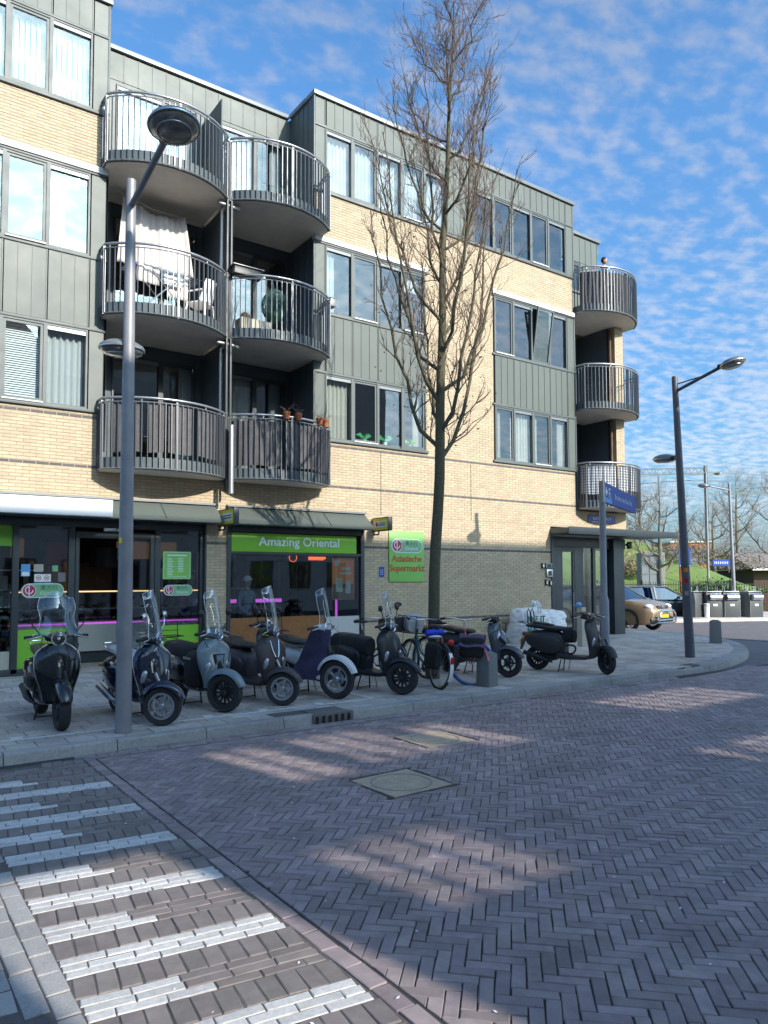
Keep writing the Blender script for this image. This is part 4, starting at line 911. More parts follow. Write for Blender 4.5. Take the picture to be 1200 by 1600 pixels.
bp_('porch_wall', MB().box(16.1, 19.6, 17.2, 17.4, 0, 3.2), 'room_light'); bp_('porch_wall', MB().box(16.08, 16.2, YF+.12, 17.2, 0, 3.2), 'room_light'); bp_('porch_ceiling', MB().box(16.1, 19.6, YF+.1, 17.3, 2.93, 3.1), 'concrete')
cp = bp_('porch_canopy', MB().box(16.06, 21.2, 13.75, 15.2, 2.99, 3.14), 'cladding', .01); part('fascia', MB().box(16.04, 21.22, 13.73, 13.745, 2.96, 3.16), 'dark_frame', cp)
bp_('wall_lamp', MB().box(19.62, 19.8, YF-.0, YF+.1, 2.72, 2.8).box(19.72, 19.82, YF, YF+.12, 2.64, 2.86), 'black_plastic', .01)

# ================================================================== scooters, mopeds, bicycles, car
mat('paint_black', (.008, .009, .011), .18, coat=.6); mat('paint_navy', (.008, .014, .035), .14, coat=.8); mat('paint_teal', (.16, .22, .25), .3, coat=.5)
mat('paint_brown', (.052, .042, .046), .45); mat('paint_matte', (.034, .032, .033), .5); mat('paint_white', (.62, .62, .62), .3, coat=.4); mat('paint_dark', (.016, .019, .026), .34); mat('paint_grey', (.07, .08, .095), .25, coat=.5)
mat('purple_cloth', (.05, .045, .10), .9, var=.3, vscale=6, bump=.4, bscale=9); mat('black_cloth', (.02, .02, .022), .85, var=.3, vscale=6, bump=.5, bscale=12); mat('mauve_cloth', (.115, .075, .13), .85, var=.15, bump=.3, bscale=12)
mat('grey_cloth', (.46, .45, .44), .9, var=.15, vscale=6, bump=.4, bscale=10); mat('green_paint', (.02, .07, .065), .35); mat('red_paint', (.40, .01, .02), .3, coat=.5); mat('blue_rubber', (.012, .11, .42), .5); mat('blue_cloth', (.01, .05, .55), .6); mat('gold_metal', (.35, .30, .18), .35, metal=.8); mat('yellow_plate', (.75, .38, .02), .5)
mat('dark_red_cloth', (.1, .03, .06), .9); mat('olive_cloth', (.09, .085, .035), .8)
def wheel(par, R, wd, style, rim_m, pos, rz=0, name='wheel', disc=True, tread=True, tyre_m='rubber'):
    """tyre with a rounded section, rim, spokes, brake disc; axle along y"""
    w_ = bpy.data.objects.new(name, None); COL.objects.link(w_); w_.parent = par; w_.location = pos; w_.rotation_euler = (0, 0, rz)
    rr = R*.66; prof = []
    for k in range(13):
        a = -pi*.5+pi*k/12; prof.append((rr+.012+(R-rr-.012)*max(0, cos(a))**.55, wd/2*sin(a)*(1 if abs(sin(a)) < .95 else .8)))
    prof = [(rr, -wd*.32)]+prof+[(rr, wd*.32)]
    part('tyre', MB().lathe(prof, 40, axis='y'), tyre_m, w_)
    part('rim', MB().lathe([(rr+.004, -wd*.34), (rr-.018, -wd*.34), (rr-.03, -wd*.12), (rr-.03, wd*.12), (rr-.018, wd*.34), (rr+.004, wd*.34)], 36, axis='y'), rim_m, w_)
    h = MB(); h.lathe([(0, -.05), (.03, -.05), (.045, -.03), (.045, .03), (.03, .05), (0, .05)], 20, axis='y')
    if disc: part('brake_disc', MB().lathe([(.05, .035), (.098, .035), (.098, .039), (.05, .039)], 28, axis='y'), 'silver', w_)
    n_, tw = {'five': (5, .03), 'multi': (12, .009), 'three': (5, .02), 'fan': (10, .012)}[style]
    for k in range(n_):
        a = 2*pi*k/n_; p0 = Vector((cos(a)*.03, 0, sin(a)*.03)); p1 = Vector((cos(a)*(rr-.02), 0, sin(a)*(rr-.02))); h.bar(p0, p1, .03 if style != 'five' else .036, tw, up=(0, 1, 0))
        if style == 'five': q = Vector((cos(a), 0, sin(a)))*(rr*.6); h.bar(q, p1, .03, tw*1.8, up=(0, 1, 0))
    part('spokes', h, rim_m, w_, .003)
    return w_
def fender(par, R, wd, a0, a1, m, pos, rz=0, name='fender', drop=.04, flare=1.0):
    rs = []
    for k in range(17):
        a = a0+(a1-a0)*k/16; e = sin(pi*k/16)**.4; g = []
        W_ = wd*(.75+.25*e)*flare
        for j in range(9):
            b = -pi/2+pi*j/8; rad = R+.0+drop*cos(b)-.03*(1-cos(b)); g.append((cos(a)*rad, W_/2*sin(b), sin(a)*rad))
        rs.append(g)
    o = part(name, MB().sheet(rs, .006), m, par); o.location = pos; o.rotation_euler = (0, 0, rz); return o
def screen(par, h, w0, w1, x, z, lean=.25, curve=.10, name='windscreen', rz=0):
    g = []
    for i in range(15):
        v = i/14; wv = w0+(w1-w0)*v
        wv *= (1-.35*max(0, (v-.78)/.22)**2); wv *= 1-.22*sin(pi*min(1, v*1.6))*(1 if w0 > w1 else 0)
        row = []
        for j in range(15):
            u = -1+2*j/14; row.append((x-lean*v*h-curve*u*u-.05*v*v, u*wv/2, z+h*v-(.05*abs(u)**3 if v > .9 else 0)))
        g.append(row)
    o = part(name, MB().sheet(g, .004), 'screen_glass', par); o.rotation_euler = (0, 0, rz)
    ed = [g[i][0] for i in range(15)]+g[-1][1:-1]+[g[i][-1] for i in range(14, -1, -1)]
    e = part('edge', MB().tube(ed, .0035, 5), 'lamp_lens', o); return o
def mirrors(par, z, spread, m='black_plastic', rise=.2, round_=True, x=.36, back='black_plastic'):
    for s_ in (-1, 1):
        o = part('mirror', MB().tube([(x, s_*.18, z), (x+.03, s_*(spread-.03), z+rise*.6), (x+.02, s_*spread, z+rise)], .007, 6), 'black_plastic' if m != 'chrome' else 'chrome', par)
        part('mirror_head', MB().ball((x+.02, s_*(spread+.02), z+rise+.045), (.022, .058, .05 if round_ else .032), 14, 8), m, o)
        part('mirror_glass', MB().lathe([(0, 0), (.046, 0)], 16, (x-.003, s_*(spread+.02), z+rise+.045), 'x'), 'chrome', o)
def bars_(par, z, x, wd, m='black_plastic', cover='paint_black', steer=0, headlight=True, hz=None, big=.075):
    o = part('handlebar', MB().tube([(x-.05, -wd, z+.0), (x-.02, -wd*.55, z+.02), (x, 0, z+.01), (x-.02, wd*.55, z+.02), (x-.05, wd, z)], .016, 8), m, par)
    for s_ in (-1, 1):
        part('grip', MB().tube([(x-.055, s_*wd, z), (x-.03, s_*(wd-.12), z+.01)], .021, 10), 'rubber', o)
        part('brake_lever', MB().tube([(x+.03, s_*(wd-.17), z+.02), (x+.045, s_*(wd-.08), z), (x+.02, s_*(wd+.0), z-.015)], .007, 6), 'silver' if m == 'black_plastic' else m, o)
    part('headset', MB().loft([(x-.13, z, .10, .035), (x-.08, z, .13, .05), (x, z, .135, .06), (x+.05, z-.005, .10, .06), (x+.085, z-.01, .07, .055)], 20), cover, o)
    if headlight:
        hl = part('headlight', MB().lathe([(0, .03), (big*.7, .022), (big, 0), (big, -.02)], 24, (x+.09, 0, z+(hz or -.012)), 'x'), 'screen_glass', o)
        part('bulb', MB().ball((x+.085, 0, z+(hz or -.012)), (.012, .02, .02), 10, 6), 'lamp_lens', hl)
        part('bezel', MB().lathe([(big*.98, .004), (big*1.1, .004), (big*1.12, -.03), (big*.98, -.03)], 28, (x+.09, 0, z+(hz or -.012)), 'x'), 'chrome', hl)
        part('reflector', MB().lathe([(0, -.03), (big*.4, -.02), (big*.75, .0), (big*.97, .02)], 24, (x+.075, 0, z+(hz or -.012)), 'x'), 'chrome', hl)
    if steer: o.matrix_local = Matrix.Translation((x-.03, 0, 0)) @ Matrix.Rotation(steer, 4, 'Z') @ Matrix.Translation((-(x-.03), 0, 0))
    return o
def shw(v):
    a = min(1, v/.6); return (.70+.38*a*a*(3-2*a))*(1-.62*max(0, (v-.72)/.28)**2.2)
def shield(par, m, w0=.20, bulge=.10, name='leg_shield', top=.95, xt=.34, xb=.42, low=.30):
    """front apron as a closed shell: outer skin bowed forwards, horn cover ridge in the middle"""
    rs = []; N = 15
    for i in range(N):
        v = i/(N-1); z = low+(top-low)*v
        wv = w0*shw(v)
        xc = xb+(xt-xb)*v+.035*sin(pi*v); ring = []
        for k in range(28):
            a = 2*pi*k/28; u = cos(a); s_ = sin(a)
            fr = max(0, s_); y = wv*math.copysign(abs(u)**.75, u)
            ridge = .022*math.exp(-(y/.035)**2)*fr*(1 if v > .15 else v/.15)
            xx = xc+(bulge*(fr**.8)*(1-.35*(y/wv)**2)+ridge if s_ >= 0 else -.03*abs(s_)**.5)-.05*(abs(y)/wv)**2*.6
            ring.append((xx, y, z))
        rs.append(ring)
    return part(name, MB().rings(rs), m, par)
def scooter(label, loc, rz, body, steer=0, style='vespa', rim='silver', spokes='five', wind=None, fend=None, seat_m='seat_leather', R=.232, wd=.115, mir='black_plastic', mirr=True, rack=True, lights='shield', trim=None, edge=None, shield_m=None, group='mopeds and scooters parked in a row on the pavement', lean=.06, cover=None, seatcover=None, plate=True, fork='black_plastic', base_m=None, scale=1):
    """local frame: x forward, y left, z up, origin on the ground between the wheels"""
    t = thing('scooter', label, 'scooter', loc, rz, group, scale); t.rotation_euler = (-lean*.0, 0, rz)
    base_m = base_m or body
    fx_, rx_ = .66, -.62
    wheel(t, R, wd, spokes, rim, (fx_, 0, R), steer, 'front_wheel'); wheel(t, R, wd*1.04, spokes, rim, (rx_, 0, R), 0, 'rear_wheel')
    fender(t, R+.03, .165, radians(18), radians(158), fend or body, (fx_, 0, R), steer, 'front_fender', .035)
    # fork leg and suspension
    f = MB(); f.tube([(0, .085, 0), (-.02, .088, .16), (-.10, .04, .38)], .019, 8).tube([(0, .085, 0), (0, -.04, 0)], .014, 8)
    o = part('fork', f, fork, t); o.location = (fx_, 0, R); o.rotation_euler = (0, 0, steer)
    part('steering_column', MB().tube([(.54, 0, .55), (.37, 0, 1.0)], .035, 10), 'black_plastic', t)
    if style == 'moped':
        part('frame_tube', MB().tube([(.36, 0, .80), (.22, 0, .55), (.05, 0, .34), (-.15, 0, .30)], [.06, .07, .08, .08], 12), base_m, t)
    shm = shield_m or body
    if not cover:
        sh_ = shield(t, shm, w0=.225 if style == 'vespa' else .17, bulge=.085 if style == 'vespa' else .12, top=.93, xt=.355, xb=.44)
        if style == 'vespa':
            ed = []
            for s_ in (-1, 1): part('edge_trim', MB().tube([(.44+(.355-.44)*v+.035*sin(pi*v)-.035, s_*.225*shw(v), .30+.63*v) for v in [k/14 for k in range(15)]], .007, 6), edge or shm, sh_)
        if lights == 'shield':
            for s_ in (-1, 1):
                l_ = MB().ball((0, 0, 0), (.03, .036, .078), 14, 8); o = part('indicator', l_, 'clear_lens', sh_); o.location = (.478, s_*.150, .56); o.rotation_euler = (s_*.25, .1, s_*.65)
                o2 = part('lamp_bezel', MB().ball((0, 0, 0), (.024, .042, .083), 14, 8), 'chrome' if body != 'paint_black' else 'black_plastic', o); o2.location = (-.008, 0, 0)
        if lights == 'sport':
            for s_ in (-1, 1):
                o = part('headlight', MB().ball((0, 0, 0), (.05, .035, .10), 14, 8), 'clear_lens', sh_); o.location = (.50, s_*.075, .73); o.rotation_euler = (s_*.5, -.5, s_*.3)
            part('beak', MB().loft([(.44, .80, .11, .05), (.55, .70, .09, .05), (.62, .62, .05, .03), (.655, .585, .012, .01)], 16), shm, sh_)
            part('grille', MB().box(.47, .535, -.06, .06, .50, .58), 'black_plastic', sh_, .01)
        if trim and style == 'vespa':
            part('badge_trim', MB().tube([(.462, -.075, .87), (.500, -.055, .74), (.522, -.028, .66), (.532, 0, .635), (.522, .028, .66), (.500, .055, .74), (.462, .075, .87)], .010, 6), trim, sh_)
        if style == 'vespa' and lights == 'shield' and not trim: part('horn_grille', MB().lathe([(0, .01), (.032, .006), (.035, 0)], 16, (.527, 0, .60), 'x'), 'black_plastic', sh_)
    else:
        part('leg_shield', MB().sheet([[(.27-.05*u*u+.05*v, u*.15, .88-.55*v) for u in (-1, -.5, 0, .5, 1)] for v in (0, .25, .5, .75, 1)], .01), shm, t)
    # floor and rear body
    part('floorboard', MB().loft([(.43, .30, .14, .04, 4), (.30, .27, .17, .035, 4), (.0, .265, .17, .04, 4), (-.16, .30, .15, .07, 4)], 20), base_m, t)
    if style == 'moped':
        part('rear_body', MB().loft([(-.08, .45, .07, .10), (-.2, .52, .10, .14), (-.45, .56, .12, .12), (-.75, .62, .10, .07), (-.86, .64, .05, .03)], 20), base_m, t)
    else:
        part('rear_body', MB().loft([(-.06, .42, .10, .16, 3), (-.12, .47, .14, .21, 3), (-.22, .52, .17, .21, 2.8), (-.42, .55, .185, .19, 2.6), (-.62, .575, .175, .155, 2.4), (-.78, .60, .14, .105, 2.3), (-.88, .615, .08, .055, 2.2)], 24), base_m, t)
        if style == 'vespa':
            for s_ in (-1, 1): part('side_cowl', MB().loft([(-.10, .48, .02, .05, 2.2, s_*.14), (-.14, .48, .045, .12, 2.4, s_*.148), (-.24, .49, .065, .165, 2.6, s_*.152), (-.42, .50, .078, .18, 2.7, s_*.152), (-.60, .53, .072, .155, 2.6, s_*.142), (-.76, .57, .045, .10, 2.4, s_*.118), (-.84, .60, .01, .03, 2, s_*.10)], 20), base_m, t)
    part('seat', MB().loft([(-.04, .755, .06, .02, 2.4), (-.08, .765, .12, .04, 2.5), (-.22, .765, .145, .05, 2.6), (-.38, .775, .14, .052, 2.6), (-.50, .80, .135, .055, 2.5), (-.68, .815, .125, .045, 2.5), (-.80, .81, .09, .03, 2.3), (-.835, .805, .04, .012, 2)], 22), seat_m, t)
    part('tail_light', MB().ball((-.885, 0, .655), (.035, .07, .04), 14, 8), 'red_lens', t)
    for s_ in (-1, 1): part('rear_indicator', MB().ball((-.84, s_*.15, .60), (.03, .03, .022), 10, 6), 'orange_lens', t)
    if plate:
        pl = part('number_plate', MB().box(-.93, -.925, -.07, .07, .42, .56), 'light_blue' if body != 'paint_matte' else 'yellow_plate', t); part('mud_flap', MB().add([(-.86, -.07, .58), (-.86, .07, .58), (-.95, .08, .36), (-.95, -.08, .36)], [(0, 1, 2, 3)]), 'black_plastic', t, fix=False)
    part('engine', MB().loft([(-.25, .27, .09, .07), (-.42, .25, .10, .09), (-.62, .24, .09, .08), (-.72, .24, .05, .05)], 16), 'cast_dark', t).location = (0, .04, 0)
    part('exhaust', MB().tube([(-.3, -.10, .17), (-.4, -.15, .20), (-.5, -.17, .24), (-.82, -.18, .33)], [.018, .03, .048, .042], 14), 'silver' if body in ('paint_navy',) else 'black_plastic', t)
    part('brake_cable', MB().tube([(.36, .16, 1.0), (.50, .20, .92), (.52, .13, .62), (.60, .09, .30)], .005, 5).tube([(.36, -.16, 1.0), (.47, -.19, .90), (.44, -.1, .80)], .005, 5), 'black_plastic', t)
    part('seat_seam', MB().tube([(-.07, s_*.105 if False else -.115, .775) if k == 0 else (-.07-.7*k/10, -.146+.02*abs(k/10-.4), .765+.004*k) for k in range(11) for s_ in (1,)], .004, 5), 'silver' if seat_m == 'grey_cloth' else 'black_plastic', t)
    part('side_stand', MB().tube([(-.05, .13, .20), (-.12, .24, .01)], .009, 6), 'silver', t)
    st = MB(); st.tube([(-.18, -.14, .0), (-.14, -.09, .22)], .011, 6).tube([(-.18, .14, .0), (-.14, .09, .22)], .011, 6).tube([(-.18, -.13, .03), (-.18, .13, .03)], .009, 6); part('stand', st, 'black_plastic', t)
    if rack:
        k_ = part('rear_rack', MB().tube([(-.72, -.1, .80), (-.86, -.1, .86), (-.98, -.05, .87), (-.98, .05, .87), (-.86, .1, .86), (-.72, .1, .80)], .008, 6), 'chrome' if rack == 'chrome' else 'black_plastic', t)
        if rack == 'tall': part('back_rest', MB().tube([(-.86, -.13, .86), (-.9, -.14, 1.1), (-.9, .14, 1.1), (-.86, .13, .86)], .008, 6).tube([(-.88, -.14, .98), (-.88, .14, .98)], .006, 6).tube([(-.98, -.14, .90), (-.7, -.14, .90), (-.7, .14, .90), (-.98, .14, .90)], .007, 6, closed=True), 'black_plastic', k_)
    hb = bars_(t, 1.0, .36, .34, cover=shm if style != 'sport' else 'black_plastic', steer=steer*.9, headlight=(lights != 'sport'))
    if mirr: mirrors(hb, 1.03, .30, mir)
    if wind: screen(hb, wind[0], wind[1], wind[2], .47, 1.02, wind[3] if len(wind) > 3 else .18)
    if cover:   # rain apron over the legs, from bars to floor
        g = []
        for i in range(14):
            v = i/13; row = []
            for j in range(17):
                u = -1+2*j/16; wv = (.15+.19*v)*(1+.05*sin(v*9)); xx = .47-.02*v+.05*v*v; dep = .52*abs(u)**1.7*(.35+.75*v)
                row.append((xx-dep+.015*sin(u*7+v*5), u*wv+.008*sin(v*17+u*3), .98-.74*v+.02*sin(u*8)*v))
            g.append(row)
        part('leg_cover', MB().sheet(g, .008), cover, t)
    if seatcover: part('seat_cover', MB().loft([(-.02, .66, .11, .13, 3), (-.1, .67, .16, .15, 3), (-.4, .68, .18, .165, 3.2), (-.75, .70, .16, .15, 3), (-.88, .70, .08, .1, 3)], 22), seatcover, t)
    return t
D = -pi/2
s1 = scooter('glossy black scooter with a tall clear windscreen, leftmost whole one of the row', (1.93, 9.78, 0), D-.02, 'paint_black', 0, rim='black_plastic', spokes='multi', edge='silver', lights='none', wind=(.50, .52, .34, .2), fend='paint_black', R=.25, wd=.135, mirr=True, rack='chrome', seat_m='olive_cloth', scale=1.04)
for k in range(4): part('vent_slat', MB().tube([(.50, -.05+.004*k, .48+k*.035), (.535, 0, .465+k*.035), (.50, .05-.004*k, .48+k*.035)], .006, 5), 'black_plastic', s1)
s2 = scooter('glossy navy retro scooter with chrome mirrors, just behind the big lamp post', (2.86, 9.33, 0), D+.12, 'paint_navy', radians(48), rim='silver', wind=(.57, .34, .22, .12), mir='chrome', trim=None, edge='chrome', seat_m='grey_cloth', rack='chrome', fork='silver')
part('emblem', MB().tube([(.475, -.02, .86), (.477, .02, .90)], .006, 5).tube([(.475, .02, .86), (.477, -.02, .90)], .006, 5), 'silver', s2)
s3 = scooter('blue-grey scooter with a black rain apron and a tall rear rack', (3.80, 9.72, 0), D+.14, 'paint_teal', radians(28), rim='black_plastic', spokes='multi', wind=(.56, .36, .24, .12), fend='paint_teal', rack='tall', R=.25, wd=.13, seatcover='black_cloth', base_m='paint_black', scale=1.0)
part('front_plate', MB().prism([(-.085, .74), (.085, .74), (.055, .54), (-.055, .54)], .495, .52, 'x'), 'paint_dark', s3, .008); part('plate_inset', MB().prism([(-.055, .725), (.055, .725), (.035, .58), (-.035, .58)], .52, .535, 'x'), 'paint_teal', s3, .008)
part('apron_bag', MB().loft([(-.1, .50, .18, .26, 3), (.05, .50, .24, .27, 3), (.2, .50, .24, .27, 3), (.30, .52, .18, .22, 3)], 20), 'black_cloth', s3); part('reflector_band', MB().box(.02, .10, -.252, -.25, .66, .69).box(.0, .2, -.246, -.243, .655, .685), 'silver', s3)
s4 = scooter('matt brown scooter with a chrome V on its front and tall windscreen', (4.62, 9.72, 0), D+.17, 'paint_brown', radians(38), rim='silver', spokes='three', wind=(.60, .34, .26, .10), trim='chrome', rack='chrome', fork='silver')
s5 = scooter('white large-wheeled moped with a purple rain apron, right of the brown scooter', (5.52, 9.75, 0), D+.14, 'paint_white', radians(20), style='moped', rim='silver', spokes='three', wind=(.56, .30, .19, .12), R=.285, wd=.10, cover='purple_cloth', rack='tall', lights='none', mirr=False, fork='black_plastic', plate=False)
s6 = scooter('dark blue-black scooter with a black seat, last of the row before the bicycles', (6.50, 9.52, 0), D+.17, 'paint_dark', radians(24), rim='black_plastic', spokes='multi', wind=(.50, .24, .15, .15), R=.25, wd=.13, rack=False, seatcover='black_cloth')
s7 = scooter('grey and black sporty scooter with slanted headlights, parked behind the granite bollard', (9.08, 9.95, 0), D+.25, 'paint_grey', radians(10), style='sport', rim='black_plastic', spokes='three', R=.25, wd=.12, lights='sport', mirr=False, rack=False, base_m='paint_dark')
part('tail_fairing', MB().loft([(-.4, .72, .10, .06), (-.7, .83, .09, .05), (-.93, .93, .03, .02)], 16), 'silver', s7)
s8 = scooter('matt dark brown scooter seen side on, parked apart near the pavement corner', (10.70, 9.18, 0), D+.36, 'paint_matte', radians(-38), rim='black_plastic', spokes='multi', R=.225, rack=True, mirr=False, base_m='paint_matte', group=None, scale=1.02)
part('bar_pad', MB().loft([(.10, 1.04, .03, .01), (.25, 1.07, .14, .02), (.40, 1.03, .16, .02), (.48, .98, .04, .01)], 14), 'wood', s8); part('chain_lock', MB().tube([(.0+.1*cos(a), .03*sin(a*2), .40+.08*sin(a)) for a in [2*pi*k/24 for k in range(24)]], .017, 8, closed=True), 'black_plastic', s8)
part('seat_cushion', MB().loft([(-.3, .83, .05, .01), (-.45, .845, .10, .03), (-.68, .87, .09, .02)], 16), 'seat_leather', s8); part('pack', MB().loft([(-.10, .66, .11, .13, 3), (.02, .66, .13, .14, 3), (.10, .63, .10, .10, 3)], 18), 'black_cloth', s8)
for q in (-.02, .05): part('cable_lock', MB().tube([(-.78+q, 0, .80), (-.80+q, .0, 1.05), (-.77+q, 0, 1.12), (-.74+q, 0, 1.05), (-.72+q, 0, .80)], .010, 6), 'black_plastic', s8)
# ------------------------------------------------------------------ bicycles
def spoked(par, pos, R, tyre='rubber', rim='silver', name='wheel', rz=0):
    w_ = bpy.data.objects.new(name, None); COL.objects.link(w_); w_.parent = par; w_.location = pos; w_.rotation_euler = (0, 0, rz)
    part('tyre', MB().tube([(R*cos(a), 0, R*sin(a)) for a in [2*pi*k/40 for k in range(40)]], .021 if tyre != 'blue_rubber' else .025, 8, closed=True), tyre, w_)
    part('rim', MB().lathe([(R-.024, -.012), (R-.04, -.010), (R-.04, .010), (R-.024, .012)], 40, axis='y'), rim, w_)
    s_ = MB()
    for k in range(28):
        a = 2*pi*k/28; s_.bar((.02*cos(a+.9), .03*(-1)**k, .02*sin(a+.9)), ((R-.035)*cos(a), 0, (R-.035)*sin(a)), .0025, .0025, up=(0, 1, 0))
    s_.lathe([(0, -.05), (.02, -.045), (.02, .045), (0, .05)], 12, axis='y'); part('spokes', s_, 'silver', w_); return w_
def bicycle(label, loc, rz, frame_m, R=.34, ftyre='rubber', steer=0, lean=0, grp='bicycles leaning around the tree', bar_m='silver', rackf=False):
    t = thing('bicycle', label, 'bicycle', loc, rz, grp); t.rotation_euler = (lean, 0, rz)
    fx_, rx_ = .56, -.52
    spoked(t, (rx_, 0, R), R, name='rear_wheel'); spoked(t, (fx_, 0, R), R, ftyre, name='front_wheel', rz=steer)
    f = MB(); BBk = (-.06, 0, .30); hd = (.40, 0, .72); ht = (.36, 0, .88); stp = (-.22, 0, .82)
    f.tube([hd, (.2, 0, .42), BBk], .018, 8).tube([(.385, 0, .78), (.16, 0, .50), (-.10, 0, .42)], .016, 8).tube([hd, ht], .022, 8).tube([BBk, stp], .017, 8)
    for s_ in (-1, 1): f.tube([BBk, (rx_, s_*.06, R)], .010, 6).tube([(-.18, 0, .70), (rx_, s_*.06, R)], .009, 6)
    part('frame', f, frame_m, t)
    k_ = MB()
    for s_ in (-1, 1): k_.tube([(.395, s_*.03, .73), (.44, s_*.05, .66), (fx_, s_*.055, R)], .011, 6)
    part('fork', k_, frame_m, t); part('seat_post', MB().tube([stp, (-.245, 0, .93)], .012, 8), 'silver', t)
    part('saddle', MB().loft([(-.40, .955, .05, .02), (-.36, .96, .085, .035), (-.26, .965, .08, .03), (-.14, .965, .035, .022), (-.08, .96, .015, .012)], 14), 'seat_leather', t)
    b = part('handlebar', MB().tube([(.12, -.30, 1.04), (.22, -.28, 1.06), (.33, -.18, 1.06), (.35, 0, 1.03), (.33, .18, 1.06), (.22, .28, 1.06), (.12, .30, 1.04)], .012, 8).tube([ht, (.35, 0, 1.03)], .012, 8), bar_m, t)
    for s_ in (-1, 1): part('grip', MB().tube([(.10, s_*.30, 1.035), (.20, s_*.285, 1.055)], .018, 8), 'rubber', b)
    for a, b2, nm, px_ in ((radians(20), radians(205), 'rear_mudguard', rx_), (radians(10), radians(120), 'front_mudguard', fx_)):
        g = [[((R+.03)*cos(a+(b2-a)*i/14), .028*u, (R+.03-.012*abs(u))*sin(a+(b2-a)*i/14)) for u in (-1, -.5, 0, .5, 1)] for i in range(15)]
        o = part(nm, MB().sheet(g, .002), frame_m if nm[0] == 'f' else 'black_plastic', t); o.location = (px_, 0, R)
    part('carrier', MB().tube([(-.30, -.06, .70), (-.72, -.06, .71), (-.75, 0, .71), (-.72, .06, .71), (-.30, .06, .70)], .007, 6).tube([(-.70, -.07, .71), (rx_, -.07, R)], .006, 6).tube([(-.70, .07, .71), (rx_, .07, R)], .006, 6), 'black_plastic', t)
    c = part('crank', MB().lathe([(.02, .035), (.09, .035), (.09, .038), (.02, .038)], 24, (BBk[0], 0, BBk[2]), 'y').tube([(-.06, .05, .30), (.08, .055, .20)], .009, 6).tube([(-.06, -.05, .30), (-.20, -.055, .40)], .009, 6), 'cast_dark', t)
    part('pedal', MB().box(.04, .13, .06, .15, .185, .21), 'black_plastic', c); part('pedal', MB().box(-.25, -.16, -.15, -.06, .39, .415), 'black_plastic', c)
    return t
b1 = bicycle('dark green bicycle with black panniers and a red rear lamp by the tree', (7.50, 9.50, 0), 1.38, 'green_paint', lean=.10)
part('tail_lamp', MB().ball((-.80, 0, .74), (.025, .055, .045), 12, 8), 'red_lens', b1); part('mudguard_tip', MB().sheet([[(-.52+(.375)*cos(a), u*.03, .34+.375*sin(a)) for u in (-1, 0, 1)] for a in [radians(140+k*9) for k in range(9)]], .003), 'white', b1); part('reflector', MB().box(-.90, -.885, -.025, .025, .42, .52), 'red_lens', b1)
for s_ in (-1, 1): part('pannier', MB().loft([(-.72, .50, .04, .17, 4, s_*.15), (-.66, .50, .06, .20, 4, s_*.15), (-.38, .50, .06, .20, 4, s_*.15), (-.32, .50, .04, .17, 4, s_*.15)], 20), 'black_cloth', b1, .0)
fc = MB()
for z in (.80, 1.08): fc.tube([(.42, -.2, z), (.72, -.2, z), (.72, .2, z), (.42, .2, z)], .007, 6, closed=True)
for x, y in ((.42, -.2), (.72, -.2), (.72, .2), (.42, .2), (.57, -.2), (.57, .2), (.72, 0), (.42, 0)): fc.tube([(x, y, .8), (x, y, 1.08)], .006, 6)
part('front_basket', fc, 'black_plastic', b1); part('basket_bag', MB().loft([(.43, .93, .14, .12, 3), (.5, .97, .19, .17, 3), (.65, .96, .18, .16, 3), (.71, .92, .13, .11, 3)], 20), 'grey_cloth', b1)
tb = thing('blue_bag', 'small bright blue rolled bag strapped above the black panniers', 'bag', (7.46, 9.15, .0), 1.38); part('roll', MB().tube([(-.02, -.16, .86), (0, .0, .865), (0, .15, .85)], [.045, .06, .05], 12), 'blue_cloth', tb); part('wrap', MB().ball((0, -.0, .80), (.06, .13, .035), 12, 8), 'bag_white', tb)
b2 = bicycle('red bicycle with a bright blue front tyre and mauve front panniers, facing the street', (8.06, 9.55, 0), D+.05, 'red_paint', R=.35, ftyre='blue_rubber', steer=radians(42), lean=-.06)
pn = bpy.data.objects.new('front_carrier', None); COL.objects.link(pn); pn.parent = b2; pn.location = (.56, 0, 0); pn.rotation_euler = (0, 0, radians(42))
part('rack', MB().tube([(-.2, -.1, .76), (.2, -.1, .76), (.2, .1, .76), (-.2, .1, .76)], .008, 6, closed=True).tube([(0, .1, .76), (0, .06, .35)], .006, 6).tube([(0, -.1, .76), (0, -.06, .35)], .006, 6), 'black_plastic', pn)
for s_ in (-1, 1): part('front_pannier', MB().loft([(-.19, .62, .04, .13, 4, s_*.15), (-.14, .61, .065, .16, 4, s_*.155), (.14, .61, .065, .16, 4, s_*.155), (.19, .62, .04, .13, 4, s_*.15)], 20), 'black_cloth', pn)
g = [[(x+.01*sin(u*5), u*.235, .80-.02*abs(u)-(.26*max(0, abs(u)-.35) if abs(u) > .35 else 0)+.01*sin(x*20)) for u in [k/8-1 for k in range(17)]] for x in [-.2+.04*k for k in range(11)]]
part('bag_flap', MB().sheet(g, .02), 'mauve_cloth', pn); part('seat_bag', MB().ball((-.36, 0, .86), (.11, .08, .08), 12, 8), 'black_cloth', b2); part('child_seat', MB().loft([(-.70, .86, .10, .05, 3), (-.55, .82, .12, .07, 3), (-.42, .80, .10, .04, 3)], 16), 'seat_leather', b2)
b3 = bicycle('black bicycle with a mirror, half hidden behind the green bicycle', (7.35, 10.75, 0), D+.1, 'paint_black', lean=.04, bar_m='silver'); part('basket', MB().loft([(.45, .95, .20, .11, 5), (.55, .95, .22, .12, 5), (.75, .95, .2, .12, 5)], 20), 'black_plastic', b3)
